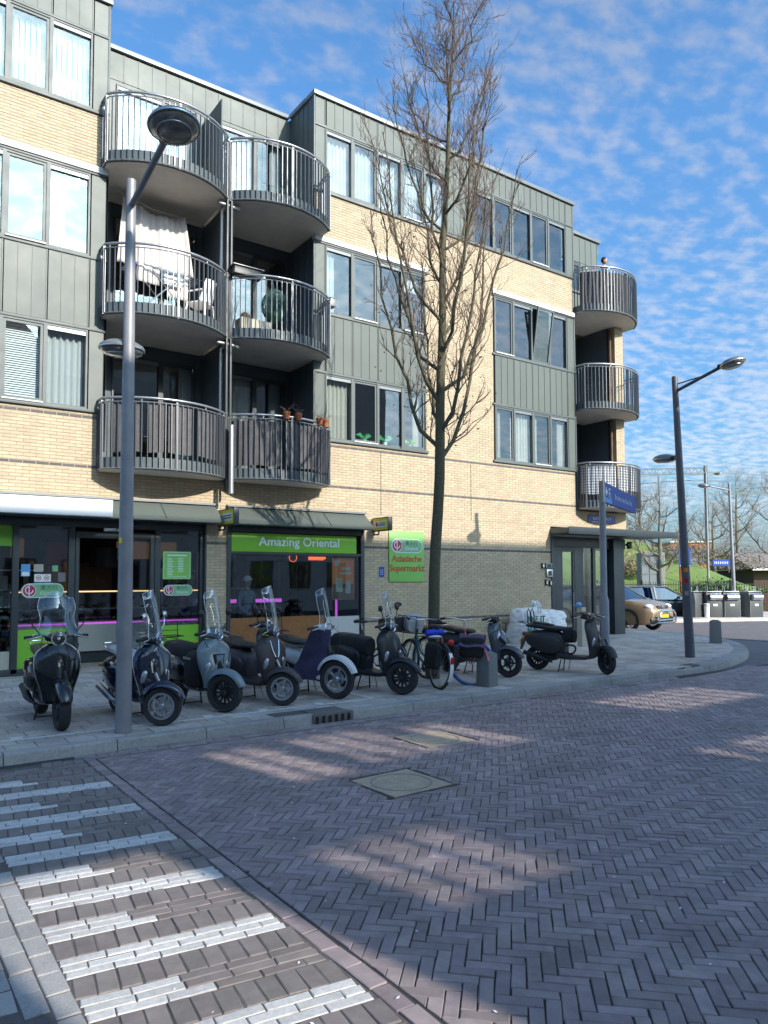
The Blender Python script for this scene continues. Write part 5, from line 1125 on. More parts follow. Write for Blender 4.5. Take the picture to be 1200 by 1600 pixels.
mb = MB().tube([(.25, .22, 1.06), (.27, .26, 1.2), (.27, .38, 1.22)], .007, 6); part('mirror', mb, 'black_plastic', b3); part('mirror_head', MB().ball((.27, .43, 1.25), (.03, .09, .045), 12, 8), 'black_plastic', b3)
b4 = bicycle('black bicycle cut off by the left edge of the picture', (.86, 9.95, 0), D, 'paint_black', grp=None, lean=.03); part('front_rack', MB().tube([(.5, -.18, .82), (.88, -.18, .82), (.9, -.16, .86), (.88, -.16, 1.05), (.88, .16, 1.05), (.9, .16, .86), (.88, .18, .82), (.5, .18, .82)], .01, 8), 'black_plastic', b4)
# a moped behind, between brown scooter and white moped: yellow and purple fairing seen between them
s9 = scooter('dark touring moped with yellow and violet panels, parked tight behind the brown scooter', (5.02, 10.95, 0), D+.6, 'paint_dark', 0, rim='black_plastic', spokes='multi', rack=False, mirr=True, base_m='purple_cloth'); part('yellow_panel', MB().ball((.42, 0, .86), (.09, .17, .06), 12, 8), 'yellow', s9)
# ------------------------------------------------------------------ cars
def car(label, loc, rz, paint, suv=True, L_=4.3, W_=1.78, H_=1.6, plate_m='yellow_plate', bull=False):
    t = thing('parked_car', label, 'car', loc, rz, None); h = L_/2; w = W_/2
    # body: rings along the length, each ring a cross-section
    prof = [(-h, .45, .78, .93), (-h+.06, .30, 1.0, .99), (-h+.5, .24, H_*.62, 1), (-h+1.1, .22, H_*.63, 1), (-.2, .22, H_*.61, 1), (.55, .22, H_*.60, 1), (h-1.15, .22, H_*.595, 1), (h-.75, .24, H_*.58, .99), (h-.3, .26, H_*.53, .95), (h-.08, .30, H_*.47, .86), (h, .40, H_*.40, .78)]
    rs = []
    for x, z0, z1, k in prof:
        if suv and z1 < 5: z1 = z1+(H_*.10*min(1, max(0, (x+h-.05)/.4)))
        r = []
        for (u, v) in ((-1, .05), (-1, .35), (-.985, .6), (-.95, .85), (-.86, .97), (-.5, 1.0), (0, 1.015), (.5, 1.0), (.86, .97), (.95, .85), (.985, .6), (1, .35), (1, .05), (.9, 0), (0, 0), (-.9, 0)): r.append((x, u*w*k, z0+(z1-z0)*v))
        rs.append(r)
    part('body', MB().rings(rs), paint, t)
    def cabin(e, m, z0=.0, z1=1.0, nm='roof'):
        top = [(-h+.55, .80), (-h+.95, .86), (0, .84), (.35, .80)] if suv else [(-h+.5, .78), (-h+.9, .8), (0, .8), (.25, .78)]
        r2 = []
        for q, (x, z, k) in enumerate(((-h+.12, H_*(.68 if suv else .60), .90), (-h+.55, H_*.97, .76), (-.6, H_, .77), (.25, H_*.975, .76), (h-1.05, H_*(.685 if suv else .60), .88))):
            r2.append([(x, u*w*k*e, z*(1 if u in (-1, 1) else 1.012)) for u in (-1, -.5, 0, .5, 1)])
        g_ = MB().sheet(r2); return r2, g_
    r2, g_ = cabin(1, paint); 
    rf = MB().sheet(r2[1:4], .03); part('roof', rf, paint, t)
    part('windscreen', MB().sheet(r2[3:5], .01), 'car_glass', t); part('rear_screen', MB().sheet(r2[0:2], .01), 'car_glass', t)
    for i in (0, -1):
        pts_ = [Vector(r[i]) for r in r2]; s_ = -1 if i == 0 else 1; bt = [Vector((p.x, s_*w*.955, H_*(.68 if suv else .60))) for p in pts_]
        o = part('side_window', MB().sheet([[b for b in bt[0:5]], [p-Vector((0, 0, .05)) for p in pts_]], .01), 'car_glass', t)
        for a, b in ((0, 1), (3, 4)): part('pillar', MB().bar(pts_[a], pts_[b], .07, .05), paint, t)
        part('pillar', MB().bar((-.25, s_*w*.955, H_*.6), (-.3, s_*w*.775, H_*.99), .09, .03), 'black_plastic', t); part('roof_edge', MB().tube([p for p in pts_[1:4]], .03, 8), paint, t)
        part('sill', MB().box(-h+.85, h-.85, s_*w-.05, s_*w+.01, .2, .38), 'black_plastic', t, .02)
        part('door_mirror', MB().ball((h-1.45, s_*(w+.08), H_*.66), (.09, .10, .07), 12, 8), paint, t)
        part('door_handle', MB().box(.1, .26, s_*w-.01, s_*w+.02, H_*.52, H_*.54), 'silver', t)
        part('headlight', MB().ball((h-.20, s_*w*.68, H_*(.55 if suv else .455)), (.16, .19, .085), 16, 10), 'lamp_lens', t)
        part('fog_lamp', MB().ball((h-.05, s_*w*.62, .46), (.05, .08, .05), 12, 8), 'silver', t)
    for x in (h-.82, -h+.82):
        for s_ in (-1, 1):
            wheel(t, .34, .21, 'five', 'silver', (x, s_*(w-.11), .34), 0 if s_ < 0 else 0, disc=False)
            part('wheel_arch', MB().lathe([(.35, -.02), (.43, -.02), (.43, .012), (.35, .012)], 24, (x, s_*w, .36), 'y', -.25, pi+.25), 'black_plastic', t)
    zo = .15 if suv else 0
    part('bumper', MB().loft([(h-.3, .42, w*.9, .14, 5), (h-.02, .42, w*.84, .13, 5), (h+.05, .42, w*.7, .10, 4)], 24), 'black_plastic', t)
    gr = part('grille', MB().box(h-.06, h+.0, -.36, .36, H_*.40+zo, H_*.47+zo), 'black_plastic', t, .015)
    for k in range(3): part('grille_bar', MB().box(h-.0, h+.02, -.34, .34, H_*.405+zo+k*.035, H_*.405+zo+k*.035+.012), 'chrome', gr)
    part('badge', MB().lathe([(0, .03), (.06, .03), (.07, .01)], 18, (h, 0, H_*.435+zo), 'x'), 'chrome', gr)
    part('number_plate', MB().box(h+.055, h+.065, -.26, .26, .50, .61), plate_m, t)
    if bull:
        b = MB().tube([(h+.02, -.62, .30), (h+.14, -.60, .36), (h+.18, -.50, .62), (h+.16, -.40, .74), (h+.16, .40, .74), (h+.18, .50, .62), (h+.14, .60, .36), (h+.02, .62, .30)], .033, 10).tube([(h+.15, -.58, .42), (h+.2, 0, .44), (h+.15, .58, .42)], .028, 8)
        b.tube([(h+.13, -.6, .34), (h+.15, .6, .34)], .02, 8); bo = part('bull_bar', b, 'chrome', t)
        for k in range(5): part('bar_strut', MB().tube([(h+.19, -.3+k*.15, .43), (h+.12, -.3+k*.15, .30)], .014, 6), 'chrome', bo)
    return t
mat('paint_tan', (.40, .28, .17), .25, metal=.5, coat=.7); mat('paint_slate', (.10, .12, .125), .25, metal=.5, coat=.6); mat('paint_pale', (.30, .32, .30), .3, metal=.4, coat=.5)
car('tan sport utility car with a chrome bull bar and yellow plate, nose towards the junction', (22.3, 17.35, -.14), -pi/2+.10, 'paint_tan', bull=True, H_=1.61)
car('dark grey hatchback parked behind the tan car', (29.9, 20.6, -.14), -.62, 'paint_slate', H_=1.48, suv=False)
car('pale estate car seen through the glazed porch', (24.5, 22.5, -.14), -.3, 'paint_pale', H_=1.5, suv=False)
# ================================================================== lamps, signs, tree, balcony things, people, background
def lamp_post(label, loc, H, arms, tilt=(0, 0), r=.085, m='pole', grp='street lamps', head_r=.24, sleeve=False):
    t = thing('street_lamp', label, 'street lamp', loc, 0, grp); t.rotation_euler = (tilt[0], tilt[1], 0)
    part('pole', MB().tube([(0, 0, -.05), (0, 0, .4), (0, 0, H)], [r*1.05, r, r*.62], 20), m, t); part('cap', MB().lathe([(r*.62, 0), (r*.6, .012), (0, .02)], 16, (0, 0, H)), m, t)
    for (dx_, dy_, z0, z1, rod) in arms:
        d = Vector((dx_, dy_, 0)); u = d.normalized(); e = Vector((dx_, dy_, z1)); s_ = Vector((u.x*r*.5, u.y*r*.5, z0))
        a = part('arm', MB().tube([s_, e-u*.20], .035, 12), m, t)
        if rod: part('stay', MB().tube([s_+Vector((0, 0, .14)), s_.lerp(e, .55)+Vector((0, 0, .03))], .014, 8), m, a)
        part('joint', MB().tube([e-u*.30, e-u*.16], .05, 12), 'black_plastic', a)
        inc = atan2(z1-z0, d.length); c = e+Vector((0, 0, .0))
        X = Matrix.Translation(c) @ Matrix.Rotation(atan2(u.y, u.x), 4, 'Z') @ Matrix.Rotation(-inc*.8, 4, 'Y')
        hb = MB(); hb.X = X; R = head_r; hb.lathe([(0, .115), (R*.35, .11), (R*.7, .085), (R*.95, .045), (R, .02), (R, .0), (R*.96, -.012)], 36); hd = part('lamp_head', hb, 'lamp_shell', a)
        q = MB(); q.X = X; q.lathe([(R*.97, .012), (R*1.02, .012), (R*1.02, -.004), (R*.97, -.004)], 36); part('rim', q, 'silver', hd)
        q = MB(); q.X = X; q.lathe([(R*.94, -.012), (R*.86, -.045), (R*.5, -.075), (0, -.085)], 32); part('glass_bowl', q, 'lens_bowl', hd); q = MB(); q.X = X; q.lathe([(R*.66, -.070), (R*.70, -.066), (R*.70, -.060)], 32); part('bowl_ring', q, 'silver', hd)
        q = MB(); q.X = X; q.lathe([(R*.84, .0), (R*.5, .04), (R*.2, .055)], 28).tube([(-R*.35, 0, -.01), (R*.35, 0, -.01)], .035, 10); part('bulb', q, 'silver', hd)
    return t
mat('lamp_shell', (.20, .215, .22), .4, metal=.2, var=.15)
L1 = lamp_post('big grey double street lamp rising in front of the navy scooter', (2.46, 8.56, 0), 6.37, [(0.03, -1.36, 6.07, 6.33, False), (.0, .28, 4.42, 4.44, False)], r=.088, m='pole_grey', head_r=.26)
L1.rotation_euler = (0, 0, 0)
part('sticker', MB().box(-.088, -.06, -.05, -.03, 2.13, 2.19), 'yellow', L1)
L2 = lamp_post('leaning dark double street lamp on the pavement corner', (14.71, 9.30, 0), 6.1, [(.18, -1.22, 5.80, 6.12, True), (.1, .42, 4.34, 4.36, False)], tilt=(0, -.056), r=.10, head_r=.25)
for z, m in ((1.62, 'red_lens'), (1.35, 'silver'), (1.85, 'orange_lens')): part('sticker', MB().lathe([(.101, z), (.101, z+.09)], 6, (0, 0, 0), 'z', 3.4, 4.2), m, L2)
L3 = lamp_post('grey single street lamp beside the waste containers', (31.45, 17.67, -.12), 6.0, [(-1.0, .62, 5.72, 5.92, False)], tilt=(0, -.035), r=.085, m='pole_grey', head_r=.24)
L4 = lamp_post('thin tall pale lamp post far behind the waste containers', (46.9, 28.16, 0.3), 8.6, [(.7, -.5, 8.35, 8.5, False)], r=.085, m='pole_grey', head_r=.25)
# street name post with blue board
t = thing('street_sign_post', 'grey post with a blue street name board slanting down to the right', 'street sign', (12.0, 9.42, 0))
part('pole', MB().tube([(0, 0, 0), (0, 0, 1.28), (0, 0, 1.36), (0, 0, 3.6)], [.095, .095, .066, .062], 18), 'pole_grey', t)
u = Vector((1.24, .16, -.19)); n_ = Vector((.16, -1.24, 0)).normalized(); 
sb = MB(); v = Vector((0, 0, .2))
P0 = Vector((-.03, -.03, 3.43)); P1 = P0+u
sb.add([P0-v+n_*.03, P1-v*.85+n_*.03, P1+v*.85+n_*.03, P0+v+n_*.03, P0-v-n_*.03, P1-v*.85-n_*.03, P1+v*.85-n_*.03, P0+v-n_*.03], [(0, 1, 2, 3), (7, 6, 5, 4), (0, 4, 5, 1), (1, 5, 6, 2), (2, 6, 7, 3), (3, 7, 4, 0)])
bd = part('board', sb, 'blue_sign', t)
part('end_frame', MB().box(-.06, -.03, -.08, .04, 3.22, 3.65), 'galvanised', t)
def onboard(a, b, c, d, m, nm, off=.033):
    q = [P0+u*a+v*(2*c-1)*.95, P0+u*b+v*(2*c-1)*.95, P0+u*b+v*(2*d-1)*.95, P0+u*a+v*(2*d-1)*.95]; return part(nm, MB().add([p+n_*off for p in q], [(0, 1, 2, 3)]), m, bd, fix=False)
onboard(.02, .24, .0, .25, 'light_blue', 'lower_field')
for k, (a, b, c, d) in enumerate(((.05, .11, .45, .65), (.07, .09, .35, .8))): onboard(a, b, c, d, 'text_white', 'emblem', .034)
for (a, b, c, d) in ((.15, .165, .3, .8), (.165, .20, .72, .8), (.165, .195, .5, .57), (.2, .21, .25, .5)): onboard(a, b, c, d, 'text_white', 'lettering', .034)
for k in range(13): a = .34+k*.042; onboard(a, a+.012, .34, .62 if k in (0, 8, 11) else .54, 'text_white', 'lettering', .034)
# parking sign
t = thing('parking_sign', 'blue P parking sign on a thin pale pole beyond the leaning lamp', 'parking sign', (28.55, 18.15, -.12)); part('pole', MB().tube([(0, 0, 0), (0, 0, 3.1)], .03, 10), 'silver', t)
X = Matrix.Rotation(radians(-35), 4, 'Z'); sb = MB(); sb.X = X; sb.box(-.29, .2, -.03, 0, 2.3, 3.1); part('panel', sb, 'blue_sign', t); sb = MB(); sb.X = X; sb.box(-.26, .17, -.036, -.03, 2.33, 2.36); part('border', sb, 'white', t)
text('lettering', 'P', .55, 'white', t, X @ face_front(-.04, -.037, 2.8), ext=.002); sb = MB(); sb.X = X; sb.box(-.1, .02, -.036, -.03, 2.45, 2.5); part('symbol', sb, 'white', t)
t = thing('street_name_board', 'small blue street name board fixed to the far single street lamp', 'street sign', (31.3, 17.75, 2.38)); X = Matrix.Rotation(radians(-35), 4, 'Z'); sb = MB(); sb.X = X; sb.box(-.78, 0, -.02, .02, -.14, .14); part('panel', sb, 'blue_sign', t)
sb = MB(); sb.X = X
for k in range(8): sb.box(-.7+k*.08, -.67+k*.08, -.024, -.02, -.05, .05)
part('lettering', sb, 'text_white', t)
# ------------------------------------------------------------------ bare trees
def tree_geo(seed, H, trunk_r, fork_z, spread, levels=4, n0=13, up=.8, dens=1., lean=(0, 0), top=True):
    r = random.Random(seed); T = MB(); Lb = MB(); Tw = MB()
    def noise(s_): return Vector((r.gauss(0, s_), r.gauss(0, s_), r.gauss(0, s_)))
    def twig(p, d, l, rad, depth):
        """thin shoots as three-sided tubes"""
        n_ = 4; pts = [p]; q = p.copy(); dd = d.copy()
        for k in range(n_):
            dd = (dd+noise(.16)+Vector((0, 0, .10*up))).normalized(); q = q+dd*(l/n_); pts.append(q.copy())
        rr = [max(.0028, rad*(1-.6*k/n_)) for k in range(n_+1)]
        (Tw if depth > 0 else Lb).tube(pts, rr, 3 if depth > 0 else 6, cap=False)
        if depth < levels-1:
            m_ = int((2 + r.random()*3)*dens) if depth == 0 else int((2+r.random()*2.4)*dens)
            for k in range(m_):
                i = r.randrange(1, n_+1); side = (dd.cross(noise(1)).normalized())
                nd = (dd*.75+side*r.uniform(.35, .8)+Vector((0, 0, .25*up))).normalized(); twig(pts[i], nd, l*r.uniform(.38, .68), rad*.52, depth+1)
    # leader with slight wander
    pts = []; q = Vector((0, 0, 0)); N = 22; zt = H if top else fork_z*1.25
    for k in range(N+1):
        z = zt*k/N; pts.append(Vector((lean[0]*(z/H)**1.3+.03*sin(z*.9+seed)+.015*sin(z*2.3), lean[1]*(z/H)**1.3+.03*cos(z*.8+seed)-.03*cos(seed), z)))
    rad = [trunk_r*(1.25 if k == 0 else 1)*(1-.15*min(1, p.z/fork_z)) if p.z < fork_z else max(.006, trunk_r*.85*(1-(p.z-fork_z)/(zt-fork_z+.01))**.9) for k, p in enumerate(pts)]
    T.tube(pts, rad, 14)
    for k in range(n0):
        v = (k+.3*r.random())/n0; z = fork_z+(zt*.93-fork_z)*v**1.15
        i = min(N-1, int(z/zt*N)); p = pts[i].lerp(pts[i+1], z/zt*N-i); a = k*2.4+r.uniform(-.3, .3)
        out_ = spread*(1-.58*v)*r.uniform(.7, 1.05); length = (H-z)*r.uniform(.40, .62)*(1 if v < .5 else .9)
        # limbs leave sideways then turn upwards
        lp = []; M_ = 9; br = max(.007, trunk_r*.36*(1-v*.72))
        for m_ in range(M_+1):
            s_ = m_/M_; lp.append(p+Vector((cos(a)*out_*(s_**.62), sin(a)*out_*(s_**.62), length*(s_**1.15)))+noise(.03)*(s_ > 0))
        Lb.tube(lp, [br*(1-.85*m_/M_)+.003 for m_ in range(M_+1)], 7, cap=False)
        for m_ in range(1, M_+1):
            for _ in range(int(2.2*dens+r.random()*1.4)):
                d = (lp[m_]-lp[m_-1]).normalized(); side = d.cross(noise(1)).normalized(); f_ = r.random()
                nd = (d*.7+side*r.uniform(.4, .9)+Vector((0, 0, .3*up))).normalized()
                twig(lp[m_-1].lerp(lp[m_], f_), nd, r.uniform(.35, .95)*spread*.62*(1-.45*m_/M_), br*.38*(1-.5*m_/M_)+.0025, 1)
    for k in range(int(30*dens) if top else 0):
        z = zt*r.uniform(.72, .99); i = min(N-1, int(z/zt*N)); side = Vector((cos(k*2.1), sin(k*2.1), .9)).normalized(); twig(pts[i], side, r.uniform(.3, .8)*spread*.6, .006, 1)
    return T, Lb, Tw
def tree(label, loc, m_b='bark', m_t='twig', grp=None, **k):
    t = thing('bare_tree', label, 'tree', loc, 0, grp); T, Lb, Tw = tree_geo(**k)
    part('trunk', T, m_b, t); part('limbs', Lb, m_t if m_t != 'twig' else 'bark', t, fix=False); part('crown', Tw, m_t, t, kind='stuff', fix=False); return t
tr = tree('tall narrow leafless street tree rising in front of the brick facade', (8.12, 9.98, 0), seed=5, H=12.9, trunk_r=.105, fork_z=3.75, spread=1.62, levels=4, n0=26, up=1.0, dens=1.05, lean=(.38, -.26))
# a few dead leaves still hanging
dl = MB(); r_ = random.Random(2)
for k in range(190):
    z = r_.uniform(4, 7.6); a = r_.uniform(0, 6.28); q = r_.uniform(.2, 1.15); c = Vector((q*cos(a), q*sin(a), z)); b = Matrix.Rotation(r_.uniform(0, 6), 3, 'Z') @ Matrix.Rotation(r_.uniform(0, 3), 3, 'X'); s_ = .028
    dl.add([c+b @ Vector((-s_, 0, 0)), c+b @ Vector((0, -s_*.6, s_*.3)), c+b @ Vector((s_, 0, 0)), c+b @ Vector((0, s_*.6, s_*.3))], [(0, 1, 2, 3)])
part('dead_leaves', dl, mat('dead_leaf', (.13, .055, .03), .9), tr, kind='stuff', fix=False)
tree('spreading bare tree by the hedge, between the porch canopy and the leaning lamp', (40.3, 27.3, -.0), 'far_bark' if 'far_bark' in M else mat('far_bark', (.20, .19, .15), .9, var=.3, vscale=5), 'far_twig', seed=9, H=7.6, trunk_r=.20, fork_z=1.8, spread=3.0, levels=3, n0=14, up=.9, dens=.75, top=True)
tree('bare tree at the right edge beyond the containers', (44.0, 22.0, 0), 'far_bark', 'far_twig', seed=12, H=8.3, trunk_r=.17, fork_z=2.6, spread=2.6, levels=3, n0=12, up=.9, dens=.7)
tree('round bare tree on the slope behind the thin pale lamp post', (55.8, 33.0, 1.2), 'far_bark', 'far_twig', seed=21, H=6.4, trunk_r=.2, fork_z=1.6, spread=3.2, levels=3, n0=14, up=.6, dens=.8)
tree('slender bare tree left of the spreading tree, seen below the canopy', (30.8, 23.6, -.1), 'far_bark', 'far_twig', seed=31, H=5.6, trunk_r=.07, fork_z=1.8, spread=1.5, levels=3, n0=9, up=.8, dens=.7)
for k, (x, y, h, lab) in enumerate(((66, 47, 7.5, 'far bare tree on the embankment behind the orange building'), (72, 40, 8.5, 'far bare tree right of the round tree on the skyline'), (78, 36, 8, 'hazy bare tree above the brown roof'), (60, 52, 7, 'far bare tree left of the orange building on the skyline'), (86, 34, 9, 'far bare tree at the right skyline'))):
    tree(lab, (x, y, 4.0), 'far_bark', 'far_twig', 'trees on the skyline', seed=40+k, H=h, trunk_r=.2, fork_z=1.5, spread=3.8, levels=4, n0=13, up=.6, dens=.8)
# ------------------------------------------------------------------ background land
ft = Vector((cos(AZ), sin(AZ), 0)); rt = Vector((sin(AZ), -cos(AZ), 0))
def wp(d, s_, z=0): p = ft*d+rt*s_; return Vector((p.x, p.y, z))
g = []; r_ = random.Random(8)
for i in range(26):
    d = 43+i*2.2; row = []
    for j in range(60):
        s_ = -6+j*2.2; f_ = min(1, max(0, (d-45)/17)); f_ = f_*f_*(3-2*f_); q_ = min(1, max(0, (s_-19)/13)); hgt = 5.2-4.5*q_*q_*(3-2*q_)
        row.append(wp(d, s_, -.16+hgt*f_+.10*sin(s_*.7+d*.3)*f_))
    g.append(row)
emb = MB().sheet(g); o = base('embankment', emb.mesh('embankment'), 'grass'); o['kind'] = 'structure'
g = [[wp(d, s_, -.13) for s_ in (10, 120)] for d in (38.6, 45.5)]; o = base('grass_verge', MB().sheet(g).mesh('v'), 'grass'); o['kind'] = 'structure'
# far kerb and container platform
pf = MB().prism([tuple(wp(d, s_)[:2]) for d, s_ in ((30.6, 11.2), (33.2, 11.0), (37.5, 9.5), (37.5, 60), (33.4, 60), (32.2, 18))], -.3, .0, 'z'); far_pave = struct('far_pavement', pf, 'tile')
# hedge
t = thing('hedge', 'low brown leafless beech hedge behind the waste containers', 'hedge'); hb = MB(); r_ = random.Random(5)
A, B = wp(38.2, 12), wp(38.6, 60)
hb.bar(A+Vector((0, 0, .45)), B+Vector((0, 0, .45)), .7, .95)
part('core', hb, 'hedge', t); lv = MB(); dd = (B-A)
for k in range(7000):
    c = A+dd*r_.random()**1.5+Vector((r_.uniform(-.42, .42), r_.uniform(-.42, .42), r_.uniform(0, 1.05))); s_ = r_.uniform(.03, .07); q = Vector((r_.gauss(0, 1), r_.gauss(0, 1), r_.gauss(0, 1))).normalized()*s_; p = q.orthogonal().normalized()*s_*.6
    lv.add([c-q, c+p, c+q, c-p], [(0, 1, 2, 3)])
part('leaves', lv, 'dead_leaf', t, kind='stuff', fix=False)
# fence in front of the slope
t = thing('metal_fence', 'black bar fence along the foot of the grass slope', 'fence'); rails = MB(); A, B = wp(41.5, 2), wp(42, 62)
for z in (.35, 1.35): rails.bar(A+Vector((0, 0, z)), B+Vector((0, 0, z)), .03, .04)
part('rail', rails, 'black_plastic', t)
pm = MB().box(-.035, .035, -.035, .035, -.2, 1.6).mesh('post'); bm_ = MB().box(-.009, .009, -.009, .009, .2, 1.5).mesh('bar')
for k in range(25):
    o = base('post', pm, 'black_plastic', t, A.lerp(B, k/24))
bb = MB()
for k in range(420):
    p = A.lerp(B, k/420); bb.box(p.x-.009, p.x+.009, p.y-.009, p.y+.009, .2, 1.5)
part('bars', bb, 'black_plastic', t, kind='stuff')
# evergreen bush
def bush(lab, c, rx, rz_, n_, m, seed):
    t = thing('bush', lab, 'bush', c); r = random.Random(seed); lb = MB()
    for k in range(n_):
        d = Vector((r.gauss(0, 1), r.gauss(0, 1), abs(r.gauss(0, .8)))).normalized(); rad = r.uniform(.55, 1.08)*(1+.15*sin(d.x*5+d.y*7)); p = Vector((d.x*rx*rad, d.y*rx*rad, d.z*rz_*rad)); s_ = r.uniform(.05, .12); q = Vector((r.gauss(0, 1), r.gauss(0, 1), r.gauss(0, 1))).normalized()*s_; w_ = q.orthogonal().normalized()*s_*.6
        lb.add([p-q, p+w_, p+q, p-w_], [(0, 1, 2, 3)])
    part('foliage', lb, m, t, kind='stuff', fix=False); part('stem', MB().tube([(0, 0, -.3), (.1, 0, rz_*.6)], .05, 6), 'far_bark', t)
bush('dark evergreen bush behind the fence right of the round bare tree', wp(46.5, 20.6, .4), 1.9, 1.2, 2600, 'shrub', 3)
bush('pale straw-coloured clump of dry reeds on the slope left of the spreading tree', wp(52, 17.8-.0, 2.0), 1.2, 1.6, 1500, mat('dry_reed', (.33, .25, .13), .9), 4)
bush('low green bush at the foot of the slope beside the fence', wp(45, 23.5, .2), 1.6, .9, 1500, 'shrub', 6)
for k, (d, s_, z, rx, h, lab) in enumerate(((50, 9.5, 2.0, 1.5, 1.3, 'leafless brown shrub high on the slope left of the reeds'), (56, 23.0, 3.2, 2.2, 1.5, 'leafless brown shrub on the slope behind the thin lamp post'), (58, 12.0, 4.8, 3.0, 1.6, 'wide brown scrub along the top of the embankment'), (60, 28, 2.4, 3.0, 2.0, 'grey-brown thicket right of the orange building'), (63, 20, 5, 3.2, 1.9, 'grey-brown thicket left of the orange building'))):
    bush(lab, wp(d, s_, z), rx, h, 1500, 'scrub' if 'scrub' in M else mat('scrub', (.17, .13, .085), .95, rnd=.3), 50+k)
# waste containers with steel drums
mat('container_dark', (.055, .058, .062), .5, var=.2, vscale=4); mat('container_grey', (.17, .185, .18), .5, var=.15, vscale=4)
CP = [((32.15, 20.15), 0), ((31.95+1.25, 19.35), 1), ((34.0, 18.55), 2), ((35.3, 17.45), 3)]
labs = ['grey waste container nearest the leaning lamp, seen from its ribbed side', 'dark waste container with a steel drum, between the white bin and the middle one', 'middle dark waste container with a steel drum, behind the far lamp post', 'rightmost dark waste container with a steel drum and grey ribbed side']
for k, s_ in enumerate((13.62, 14.38, 15.12, 16.1)):
    p = wp(32.5, s_, 0.0); t = thing('waste_container', labs[k], 'waste container', p, AZ-pi+.12, 'underground waste containers', .74); w_, d_ = .46, .42
    fr_ = p; 
    t.rotation_euler = (0, 0, AZ+pi/2+.10)   # local -y faces the camera
    t.rotation_euler = (0, 0, AZ-pi/2+(.55 if k in (0,) else .35 if k == 3 else .1))
    part('body', MB().prism([(-d_, 0), (-d_, .98), (-d_+.16, 1.42), (-d_+.2, 1.47), (d_, 1.47), (d_, 0)], -w_, w_, 'x') if False else MB().prism([(-d_, 0), (-d_, .95), (-d_+.10, 1.44), (d_, 1.47), (d_, 0)], -w_, w_, 'x'), 'container_dark', t, .02)
    if k: part('drum', MB().tube([(-w_+.07, -d_-.02, 1.18), (w_-.12, -d_-.02, 1.18)], .19, 24), 'silver', t); part('notice', MB().box(-.14, .12, -d_-.012, -d_, .66, .78), 'white', t)
    for s2 in (-1, 1):
        sp = part('side_panel', MB().prism([(-d_-.0, 0), (-d_+.0, .97), (-d_+.10, 1.46), (d_+.03, 1.49), (d_+.03, 0)], s2*w_, s2*(w_+.03), 'x'), 'container_grey', t)
        for q in range(8): part('rib', MB().box(s2*(w_+.03)-.008, s2*(w_+.03)+.012, -d_+.12+q*.09, -d_+.15+q*.09, .08, 1.38), 'container_grey', sp)
    part('lid', MB().box(-w_-.02, w_+.02, -d_+.1, d_+.04, 1.485, 1.52), 'silver', t, .01)
    for q in (-.3, .3): part('lifting_eye', MB().tube([(q-.05, 0, 1.5), (q-.05, 0, 1.8), (q+.05, 0, 1.8), (q+.05, 0, 1.5)], .016, 6), 'silver', t)
t = thing('white_bin', 'slim white litter bin between two waste containers', 'bin', wp(32.2, 14.02, 0), scale=.68); part('body', MB().lathe([(0, 0), (.15, 0), (.17, .75), (.19, .78), (.19, .86), (0, .9)], 20), 'white', t); part('rim', MB().lathe([(.192, .78), (.2, .78), (.2, .82), (.192, .82)], 20), 'parapet', t)
# orange banner posts, kiosk, cabinet
t = thing('banner_frame', 'tall orange metal sign frame on the grass slope', 'sign frame', wp(47, 19.0-.05+.0, .2)); part('upright', MB().box(-.22, -.10, -.05, .05, 0, 4.2), 'text_orange', t); part('upright', MB().box(.12, .24, -.05, .05, 0, 4.2), 'text_orange', t)
for z in (1.2, 2.2, 3.2): part('cross_bar', MB().box(-.1, .12, -.03, .03, z, z+.1), 'text_orange', t)
t = thing('utility_cabinet', 'tall grey tiled utility cabinet beside the spreading tree', 'cabinet', wp(46, 16.6, 0), AZ-pi/2); part('body', MB().box(-.75, .75, -.4, .4, 0, 3.3), 'container_grey', t, .03)
for i in range(3):
    for j in range(5): part('panel', MB().box(-.70+i*.48, -.26+i*.48, -.43, -.4, .1+j*.62, .66+j*.62), 'parapet', t)
# far buildings
t = thing('orange_building', 'distant orange brick block with tall windows above the embankment', 'building', wp(88, 36.6, 2.6), AZ-pi/2); part('wall', MB().box(-2.4, 2.4, 0, 6, 0, 3.3), mat('orange_wall', (.50, .20, .09), .8, var=.2), t, .02); part('roof', MB().box(-2.5, 2.5, -.2, 6.2, 3.3, 3.5), 'lintel', t); 
for k in range(3): f_ = part('window', MB().box(-2.1+k*1.5, -1.0+k*1.5, -.1, 0, .8, 2.7), 'parapet', t); part('pane', MB().box(-2.0+k*1.5, -1.6+k*1.5, -.14, -.1, .9, 2.6).box(-1.5+k*1.5, -1.1+k*1.5, -.14, -.1, .9, 2.6), 'car_glass', f_)
t = thing('glass_barrier', 'pale glass noise barrier along the railway in front of the orange building', 'barrier', wp(70, 29, 2.9), AZ-pi/2)
for k in range(5): part('panel', MB().box(-4+k*.95, -3.1+k*.95, 0, .06, 0, 1.5), 'logo_green' if k % 2 else 'parapet', t)
t = thing('brown_building', 'low wide building with a grey-brown pitched roof at the right edge', 'building', wp(62, 38.5, .0), AZ-pi/2)
part('wall', MB().box(-7.5, 14, 0, 7, -.5, 2.35), mat('brown_wall', (.10, .065, .05), .85, var=.3), t); part('roof', MB().prism([(-1.0, 2.42), (3.5, 3.9), (8.0, 2.42)], -8, 14.5, 'x'), mat('brown_roof', (.24, .20, .18), .9, var=.2), t); part('gutter', MB().box(-8.1, 14.6, -1.1, -.95, 2.32, 2.46), 'white', t)
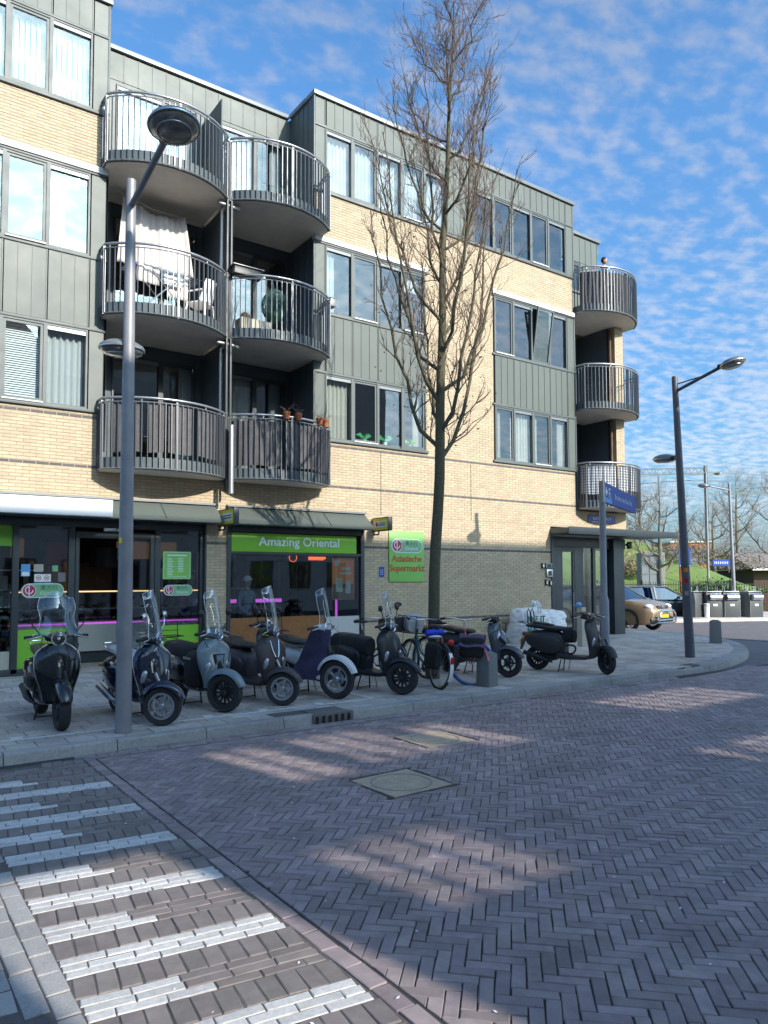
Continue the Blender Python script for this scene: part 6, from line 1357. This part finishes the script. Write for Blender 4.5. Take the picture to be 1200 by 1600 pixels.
for k in range(6): f_ = part('window', MB().box(-3+k*2.4, -1.6+k*2.4, -.06, 0, .8, 1.9), 'white', t); part('pane', MB().box(-2.9+k*2.4, -1.7+k*2.4, -.09, -.06, .9, 1.8), 'car_glass', f_)
t = thing('retaining_wall', 'long pale concrete wall on top of the embankment', 'wall', wp(66, 10, 4.6), AZ-pi/2)
for k in range(9): part('panel', MB().box(-22+k*3, -19.04+k*3, 0, .4, 0, 1.3), 'concrete', t, .02)
# railway gantries and wires
mat('steel_far', (.13, .15, .15), .6, metal=.4)
for k, (s_, d, z1) in enumerate(((27.2, 62, 11.2), (47, 60, 9.6), (3, 64, 11.5))):
    t = thing('railway_gantry', ['lattice railway gantry mast just right of the leaning lamp', 'railway gantry mast at the right edge of the picture', 'railway gantry mast hidden behind the corner building'][k], 'railway mast', wp(d, s_, 4.8), AZ-pi/2, 'railway gantries on the embankment')
    h = z1-4.8; part('mast', MB().box(-.12, .12, -.12, .12, 0, h), 'steel_far', t); ar = MB()
    ar.bar((0, 0, h-.2), (-13, 0, h-.2-.3*(k == 0)), .08, .08); ar.bar((0, 0, h-.75), (-13, 0, h-.75), .08, .08)
    for q in range(22): ar.bar((-13*q/22, 0, h-.75), (-13*(q+.5)/22, 0, h-.2), .04, .04); ar.bar((-13*(q+.5)/22, 0, h-.2), (-13*(q+1)/22, 0, h-.75), .04, .04)
    part('truss', ar, 'steel_far', t); part('hanger', MB().box(-4.05, -3.95, -.05, .05, h-2.6, h-.7), 'steel_far', t)
t = thing('overhead_line', 'overhead railway wires sagging across the sky at the right', 'wire'); 
for q in (0, 1): part('wire', MB().tube([wp(61+q*2, s_, 10.2-.0*s_+.25*cos((s_-27)*.32)-q*.4) for s_ in np.linspace(-5, 70, 40)], .035, 4), 'steel_far', t)
t = thing('lattice_truss', 'long signal truss crossing above the trees at the right', 'railway truss', wp(60, 30, 8.9), AZ-pi/2); q_ = MB(); q_.bar((-2, 0, .15), (26, 0, .45), .12, .12); q_.bar((-2, 0, -.35), (26, 0, -.05), .12, .12)
for q in range(46): q_.bar((-2+q*.6, 0, -.35+q*.0065), (-1.7+q*.6, 0, .15+q*.0065), .05, .05); q_.bar((-1.7+q*.6, 0, .15+q*.0065), (-1.4+q*.6, 0, -.35+q*.0065), .05, .05)
part('lattice', q_, 'steel_far', t); part('post', MB().box(17, 17.25, 0, .2, -4, 0), 'steel_far', t); part('post', MB().box(25.6, 25.8, 0, .2, -4, 0), 'steel_far', t)
# ------------------------------------------------------------------ white rubble bag
from mathutils import noise as mn
def sack(par, rx, ry, h, seed, lean=0):
    g = []
    for i in range(41):
        v = i/40; row = []
        for k in range(73):
            a = 2*pi*k/72; e = 2/ (3.6 if v < .5 else 2.6); ca, sa = math.copysign(abs(cos(a))**e, cos(a)), math.copysign(abs(sin(a))**e, sin(a))
            f = (.90+.12*sin(pi*min(1, v*1.3))) if v < .62 else max(.03, (1-((v-.62)/.38)**2.4)*.98)
            p = Vector((rx*f*ca+lean*v*v, ry*f*sa, h*(v/.62*.72 if v < .62 else .72+.28*sin((v-.62)/.38*pi/2))))
            q = Vector((p.x*2.6+seed, p.y*2.6, p.z*2.6)); n_ = mn.noise(q)*.075+abs(mn.noise(q*2.7))*.07+abs(mn.noise(q*6))*.03
            c = Vector((cos(a), sin(a), .5 if v > .6 else 0)); p += c*(n_-.03)*min(1, v*5+.3)
            row.append((p.x, p.y, max(0, p.z)))
        g.append(row)
    return part('sack', MB().sheet(g), 'bag_white', par)
t = thing('rubble_bag', 'big white builder bag with green lettering, slumped against the brick wall', 'bag', (14.50, 13.80, 0), -.05)
sack(t, .56, .45, .93, 3, .08)
kn = MB()
for q in range(7): a = q*.9; kn.tube([(.2+.05*cos(a), .05*sin(a), .86), (.2+.03*cos(a), .03*sin(a), .98), (.2+.10*cos(a+.4), .09*sin(a+.4), 1.06+.02*(q%3)), (.2+.15*cos(a+.6), .13*sin(a+.6), 1.02)], [.06, .035, .045, .012], 8)
part('knot', kn, 'bag_white', t)
part('loop', MB().tube([(-.1, -.42, .80), (-.13, -.46, .98), (-.02, -.44, 1.02), (.03, -.40, .82)], .02, 6), 'bag_white', t)
text('lettering', 'AKE IT', .22, 'dark_green', t, face_front(-.24, -.50, .66), ext=.004, bold=.004); text('lettering', 'BA', .31, mat('logo_deep', (.01, .16, .16), .6).name, t, face_front(-.38, -.51, .38), ext=.004, bold=.006)
t = thing('rubble_bag', 'second white sack behind the lettered bag, against the porch column', 'bag', (15.45, 13.95, 0), .4); sack(t, .48, .40, .86, 9, -.05)
t = thing('post_box', 'small pale post with a blue cap behind the side-on scooter', 'post', (14.9, 12.4, 0)); part('shaft', MB().box(-.08, .08, -.08, .08, 0, .98), 'curtain_cream', t, .01); part('cap', MB().ball((-.1, 0, 1.05), (.09, .07, .06), 12, 8), 'light_blue', t)
# ------------------------------------------------------------------ things on the balconies
for k, x in enumerate((7.15, 7.42, 8.02, 8.24)):
    fp, _ = SH['B']; y = min((abs(p[0]-x), p[1]) for p in fp[1:-1])[1]
    t = thing('flower_pot', ['leftmost terracotta pot with dry stems on the balcony rail', 'second terracotta pot from the left on the balcony rail', 'third terracotta pot on the balcony rail, with tall dry twigs', 'rightmost terracotta pot on the balcony rail'][k], 'flower pot', (x, y-.03, 5.04), 0, 'terracotta pots on the rail')
    part('pot', MB().lathe([(0, 0), (.055, 0), (.075, .12), (.085, .12), (.085, .15), (.07, .15), (.07, .12)], 18), 'terracotta', t); pm_ = MB(); r_ = random.Random(k)
    for q in range(14): a = r_.uniform(0, 6.28); l = r_.uniform(.05, .2); pm_.tube([(0, 0, .12), (cos(a)*l*.4, sin(a)*l*.4, .12+l*.7), (cos(a)*l, sin(a)*l, .12+l)], .003, 4)
    part('stems', pm_, 'twig', t); part('soil', MB().lathe([(0, .13), (.07, .13)], 12), 'joint_sand', t)
t = thing('planter_box', 'dark plastic planter tray hanging on the middle balcony rail', 'planter', (6.32, 14.02, 8.12)); part('tray', MB().box(-.22, .42, -.13, .10, -.10, .07, .015), 'black_plastic', t, .02); part('rim', MB().box(-.25, .45, -.15, .12, .07, .09), 'parapet', t, .005)
t = thing('rail_box', 'small grey box clamped to the right end of the middle balcony rail', 'box', (8.60, 14.25, 8.02)); part('box', MB().box(-.05, .10, -.12, .10, -.10, .08), 'parapet', t, .01); part('lid', MB().box(-.06, .11, -.13, .11, .08, .10), 'container_grey', t)
# hanging sheet, drying rack and laundry
t = thing('hanging_sheet', 'large off-white curtain hung across the middle left balcony', 'curtain', (4.75, 14.9, 9.5)); g = []
for i in range(14):
    v = i/13; row = []
    for k in range(70):
        u = k/69; x = -.62+(1.28+.30*v)*u-.10*v; row.append((x, .035*sin(u*62+v*1.2)*(.5+v*.6)+.03*sin(u*17), -.02-.16*sin(pi*u)*(1-v)-1.38*v-.12*u*(1-v)))
    g.append(row)
part('cloth', MB().sheet(g, .003), mat('sheet_cloth', (.72, .66, .63), .9, var=.08), t, fix=False); part('line', MB().tube([(-1.0, 0, .12), (-.6, 0, 0), (0, 0, -.16), (.7, 0, -.14), (1.2, 0, -.1)], .006, 5), 'silver', t)
t = thing('drying_rack', 'silver folding drying rack with pale and striped laundry on the middle left balcony', 'drying rack', (4.75, 14.35, 6.93), .1); dr = MB()
for s_ in (-1, 1): dr.tube([(-.5, s_*.25, 0), (.35, s_*.25, .85)], .010, 6).tube([(.5, s_*.25, 0), (-.35, s_*.25, .85)], .010, 6)
for k in range(7): dr.tube([(-.75, -.25+k*.083, .86), (.75, -.25+k*.083, .86)], .005, 5)
part('frame', dr, 'silver', t)
def cl(x0, x1, y, dz, m, nm='garment'): part(nm, MB().sheet([[(x, y+.012*sin(x*40)+.03*(zq < .8), zq) for x in np.linspace(x0, x1, 14)] for zq in np.linspace(.88, .88-dz, 6)], .003), m, t, fix=False)
cl(-.6, -.15, -.25, .35, 'sheet_cloth'); cl(-.1, .35, -.25, .28, 'striped'); cl(.05, .5, -.17, .48, 'sheet_cloth'); cl(-.72, -.6, -.2, .12, 'blue_cloth')
t = thing('plastic_chair', 'white plastic garden chair on the middle left balcony', 'chair', (5.55, 14.35, 6.93), -2.4); part('seat', MB().box(-.23, .23, -.22, .22, .40, .43), 'white', t, .015)
part('backrest', MB().sheet([[(x, .22+.10*v-.12*(x/.25)**2, .43+.45*v) for x in np.linspace(-.25*(1-.15*v*v), .25*(1-.15*v*v), 9)] for v in np.linspace(0, 1, 7)], .012), 'white', t)
for sx_ in (-1, 1):
    for sy_ in (-1, 1): part('leg', MB().tube([(sx_*.2, sy_*.19, .4), (sx_*.24, sy_*.23, 0)], .02, 8), 'white', t)
    part('armrest', MB().tube([(sx_*.24, -.2, .40), (sx_*.26, -.18, .62), (sx_*.26, .2, .64)], .02, 8), 'white', t)
t = thing('hanging_chair', 'dark green round wicker hanging chair on the middle right balcony', 'chair', (7.25, 14.40, 7.12), 0, None, .68); wk = MB(); r_ = random.Random(4)
for k in range(26):
    a = pi*k/26; wk.tube([(.42*cos(q)*sin(a)*r_.uniform(.9, 1.06), .30*cos(a)-.12*(sin(q) > .2)*sin(a), .85+.52*sin(q)*max(.25, sin(a))*r_.uniform(.92, 1.04)) for q in [2*pi*j/16 for j in range(16)] if not (pi*.25 < q < pi*.7 and k < 15)], .011, 4, closed=False)
for k in range(9): q = 2*pi*k/18; wk.tube([(.40*cos(q)*sin(a), .30*cos(a), .85+.48*sin(q)*sin(a)) for a in [pi*j/12 for j in range(13)]], .008, 4)
part('basket', wk, mat('wicker_green', (.02, .10, .08), .6), t); part('stand', MB().tube([(-.3, .35, 0), (.0, .38, .3), (0, .38, 1.6), (0, .1, 1.75), (0, 0, 1.45)], .02, 8), 'dark_frame', t)
part('cushion', MB().ball((0, .08, .6), (.28, .18, .12), 14, 8), 'dark_green', t)
t = thing('storage_box', 'low pale box with brown goods on the middle right balcony', 'box', (6.75, 14.35, 6.93)); part('box', MB().box(-.35, .35, -.15, .15, 0, .32), 'curtain_cream', t, .01); part('contents', MB().ball((-.2, 0, .34), (.12, .12, .14), 10, 8), 'wood', t)
t = thing('green_rack', 'small green wire stand on the top right balcony', 'rack', (7.25, 14.4, 9.86)); q_ = MB()
for k in range(8): q_.tube([(-.25+k*.07, 0, 0), (-.25+k*.07, 0, .55)], .005, 4)
for z in (.05, .3, .55): q_.tube([(-.27, 0, z), (.27, 0, z)], .006, 4)
part('frame', q_, 'wicker_green', t); part('foot', MB().box(-.25, .25, -.1, .1, 0, .02), 'dark_frame', t)
for x, lab in ((9.75, 'spiky green houseplant in the second low window'), (10.35, 'spiky green houseplant in the third low window'), (11.1, 'yellow-green houseplant in the fourth low window')):
    t = thing('house_plant', lab, 'plant', (x, YF+.12, 4.97), 0, 'houseplants on the window sill'); q_ = MB(); r_ = random.Random(int(x*10))
    for k in range(16):
        a = 2.4*k; l = r_.uniform(.14, .26); q_.add([(0, .012, .05), (0, -.012, .05), (cos(a)*l*.5, sin(a)*l*.2-.012, .05+l*.75), (cos(a)*l, sin(a)*l*.3, .05+l*.55), (cos(a)*l*.5, sin(a)*l*.2+.012, .05+l*.75)], [(0, 1, 2, 3), (0, 2, 3, 4)])
    part('leaves', q_, mat('leaf_bright%d' % int(x*10), (.05, .33, .10) if x < 11 else (.22, .36, .05), .6), t, fix=False); part('pot', MB().lathe([(0, -.05), (.05, -.05), (.065, .06), (0, .06)], 14), 'white', t)
# ------------------------------------------------------------------ people
def person(label, loc, rz, pose, top_m, leg_m, hair_m='hair', cap=None, scale=1):
    t = thing('person', label, 'person', loc, rz, None, scale)
    V_ = {'pel': (0, 0, .95), 'wai': (0, .01, 1.08), 'che': (0, .0, 1.30), 'nek': (0, .01, 1.47), 'hea': (0, -.02, 1.56), 'shL': (-.18, .0, 1.42), 'shR': (.18, .0, 1.42), 'hipL': (-.10, 0, .90), 'hipR': (.10, 0, .90), 'kneL': (-.11, -.02, .50), 'kneR': (.11, -.02, .50), 'ankL': (-.11, .02, .09), 'ankR': (.11, .02, .09), 'toeL': (-.12, -.14, .04), 'toeR': (.12, -.14, .04)}
    V_.update(pose)
    E_ = [('pel', 'wai'), ('wai', 'che'), ('che', 'nek'), ('nek', 'hea'), ('che', 'shL'), ('che', 'shR'), ('shL', 'elL'), ('elL', 'wrL'), ('wrL', 'haL'), ('shR', 'elR'), ('elR', 'wrR'), ('wrR', 'haR'), ('pel', 'hipL'), ('pel', 'hipR'), ('hipL', 'kneL'), ('kneL', 'ankL'), ('ankL', 'toeL'), ('hipR', 'kneR'), ('kneR', 'ankR'), ('ankR', 'toeR')]
    R_ = {'pel': .13, 'wai': .13, 'che': .15, 'nek': .055, 'hea': .06, 'shL': .075, 'shR': .075, 'elL': .045, 'elR': .045, 'wrL': .03, 'wrR': .03, 'haL': .032, 'haR': .032, 'hipL': .10, 'hipR': .10, 'kneL': .062, 'kneR': .062, 'ankL': .042, 'ankR': .042, 'toeL': .038, 'toeR': .038}
    nm = list(V_); me = bpy.data.meshes.new('body'); me.from_pydata([V_[k] for k in nm], [(nm.index(a), nm.index(b)) for a, b in E_], [])
    o = bpy.data.objects.new('body', me); COL.objects.link(o); o.modifiers.new('s', 'SKIN'); o.modifiers.new('d', 'SUBSURF').levels = 2
    for k, s_ in zip(nm, me.skin_vertices[0].data): s_.radius = (R_[k]*1.05, R_[k]*.8) if k in ('pel', 'wai', 'che') else (R_[k], R_[k]); s_.use_root = (k == 'pel')
    bpy.context.view_layer.update(); m2 = bpy.data.meshes.new_from_object(o.evaluated_get(bpy.context.evaluated_depsgraph_get())); bpy.data.objects.remove(o)
    for k in (top_m, leg_m, 'skin'): m2.materials.append(M[k])
    hands = [Vector(V_['haL']), Vector(V_['haR'])]
    for p in m2.polygons:
        c = p.center; p.use_smooth = True; p.material_index = 2 if (c.z > 1.49 or min((c-h).length for h in hands) < .05) else (1 if c.z < .92 and abs(c.x) < .22 else 0)
    base('body', m2, None, t)
    hx = Vector(V_['hea'])+Vector((0, -.01, .10)); hm = MB(); hm.ball(hx, (.075, .092, .115), 20, 14); hm.ball(hx+Vector((0, -.095, -.01)), (.014, .02, .022), 8, 6)
    for s_ in (-1, 1): hm.ball(hx+Vector((s_*.077, .005, -.01)), (.012, .02, .03), 8, 6)
    hd = part('head', hm, 'skin', t)
    for s_ in (-1, 1): part('eye', MB().ball(hx+Vector((s_*.028, -.083, .015)), (.012, .008, .007), 8, 6), 'hair', hd)
    part('mouth', MB().box(hx.x-.022, hx.x+.022, hx.y-.092, hx.y-.08, hx.z-.052, hx.z-.046), 'red_lens', hd)
    hr = MB().ball(hx+Vector((0, .018, .025)), (.083, .095, .108), 18, 12); part('hair', hr, hair_m, t)
    for i, h in enumerate(hands):
        w_ = Vector(V_['wrL' if i == 0 else 'wrR']); d = (h-w_).normalized(); sd = d.orthogonal().normalized(); fm = MB()
        for q, l in enumerate((.06, .075, .07, .055)): b0 = h+sd*(.024-.016*q); fm.tube([b0, b0+d*l*.55, b0+d*l*.9+Vector((0, .012, -.012))], [.009, .008, .006], 6)
        fm.tube([h+sd*.03-d*.03, h+sd*.055+d*.01, h+sd*.05+d*.035], [.011, .009, .007], 6); part('fingers', fm, 'skin', t)
    if cap: part('hat', MB().ball(hx+Vector((0, .01, .05)), (.09, .10, .09), 18, 10).ball(hx+Vector((0, -.07, .05)), (.07, .07, .012), 12, 6), cap, t)
    return t
person('person with short dark hair standing behind the rail of the top corner balcony', (18.42, 14.25, 9.86), .5, {'elL': (-.27, .02, 1.15), 'wrL': (-.24, -.20, 1.10), 'haL': (-.22, -.27, 1.11), 'elR': (.27, .03, 1.14), 'wrR': (.24, -.18, 1.08), 'haR': (.22, -.25, 1.09)}, 'cloth_dark', 'cloth_dark', scale=.97)
person('person in a dark blue coat and white cap seen through the display window', (7.05, 15.25, .0), .4, {'elL': (-.27, .02, 1.15), 'wrL': (-.22, -.16, .98), 'haL': (-.18, -.23, .97), 'elR': (.27, .03, 1.14), 'wrR': (.20, -.18, .98), 'haR': (.16, -.25, .97)}, mat('coat_blue', (.10, .13, .19), .85).name, 'cloth_dark', cap='white')
# ------------------------------------------------------------------ across the street, behind the camera: only its shade and its mirror image are seen
opp = thing('building_across', 'long brick row across the street with open galleries and a tiled pitched roof', 'building', (0, 0, 0))
mat('opp_brick', (.75, .70, .62), .85, var=.25, vscale=2); mat('opp_roof', (.075, .07, .072), .8, var=.2, vscale=3)  # pale plaster, lightened to bounce more light into the street
Yo = -8.0; holes = [(3.25, 4.85, -1, 6.9), (6.35, 7.15, 7.15, 8.15), (7.35, 8.55, 7.25, 8.2), (8.75, 9.75, 7.15, 8.1), (5.15, 6.25, 5.85, 6.65), (12.2, 14.9, 7.2, 8.05), (10.0, 12.1, 6.0, 6.65)]; holes[0] = (3.25, 4.62, -1, 6.9); holes[4] = (5.2, 6.4, 5.72, 6.55)  # openings added to throw sun patches that stand in for window reflections
xs = sorted({-60, 26.3} | {q for h in holes for q in h[:2]} | {6.5}); ow = MB()
for a, b in zip(xs, xs[1:]):
    top = 12.65 if b <= 6.5 else 14.3; z = -1
    for h in sorted([h for h in holes if h[0] <= a and b <= h[1]], key=lambda h: h[2]):
        if h[2] > z: ow.box(a, b, Yo-.45, Yo, z, h[2])
        z = h[3]
    ow.box(a, b, Yo-.45, Yo, z, top)
part('wall', ow, 'opp_brick', opp)
for h in holes[1:]:                   # thin strips and bars added to dim and streak the sun patches
    k = h[2]; st_ = .062; fill = .018 if h is holes[4] else .006
    for q in range(int((h[1]-h[0])/.38)): part('shade_bar', MB().box(h[0]+.3+q*.38, h[0]+.37+q*.38, Yo-.33, Yo-.26, h[2], h[3]), 'white', opp)
    while k < h[3]: part('shade_slat', MB().box(h[0], h[1], Yo-.25, Yo-.235, k, k+fill), 'white', opp); k += st_
part('roof', MB().prism([(Yo+.1, 14.2), (Yo-12, 20.2), (Yo-12, 20.3), (Yo+.1, 14.3)], 6.5, 26.3, 'x'), 'opp_roof', opp); part('roof', MB().prism([(Yo+.1, 12.63), (Yo-12, 18.3), (Yo-12, 18.5), (Yo+.1, 12.8)], -60, 6.49, 'x'), 'opp_roof', opp)
wf = MB().box(0, 1.3, 0, .08, 0, 1.5).mesh('window'); pf_ = MB().box(.08, 1.22, .08, .1, .08, 1.42).mesh('pane')
for i in range(-8, 10):
    for j in range(4):
        x = i*2.4+.5; z = 1.2+j*2.9
        if any(x < h[1]+.1 and x+1.3 > h[0]-.1 and z < h[3]+.1 and z+1.5 > h[2]-.1 for h in holes) or (j == 3 and z+1.5 > 12.4): continue
        o = base('window', wf, 'frame', opp, (x, Yo, z)); base('pane', pf_, 'car_glass', o)
tree('bare tree added out of view across the street to break up the sun patches', (9.0, -5.6, -.1), grp=None, seed=77, H=9.5, trunk_r=.16, fork_z=3, spread=3.2, levels=3, n0=14, up=.6, dens=.8)  # unseen tree added so its twigs dapple the sun from the openings
# litter on the road: specks of paper and dry leaves
lt = MB(); r_ = random.Random(6)
for k in range(150):
    x, y = r_.uniform(1, 9), r_.uniform(2, 8); s_ = r_.uniform(.004, .014); a = r_.uniform(0, 3); lt.add([(x-s_*cos(a), y-s_*sin(a), -.105), (x+s_*.7*sin(a), y-s_*.7*cos(a), -.103), (x+s_*cos(a), y+s_*sin(a), -.100), (x-s_*.5*sin(a), y+s_*.5*cos(a), -.104)], [(0, 1, 2, 3)])
o = base('litter', lt.mesh('litter', 0, False), 'white'); tag(o, 'tiny pale specks of litter scattered over the road bricks', 'litter'); o['kind'] = 'stuff'
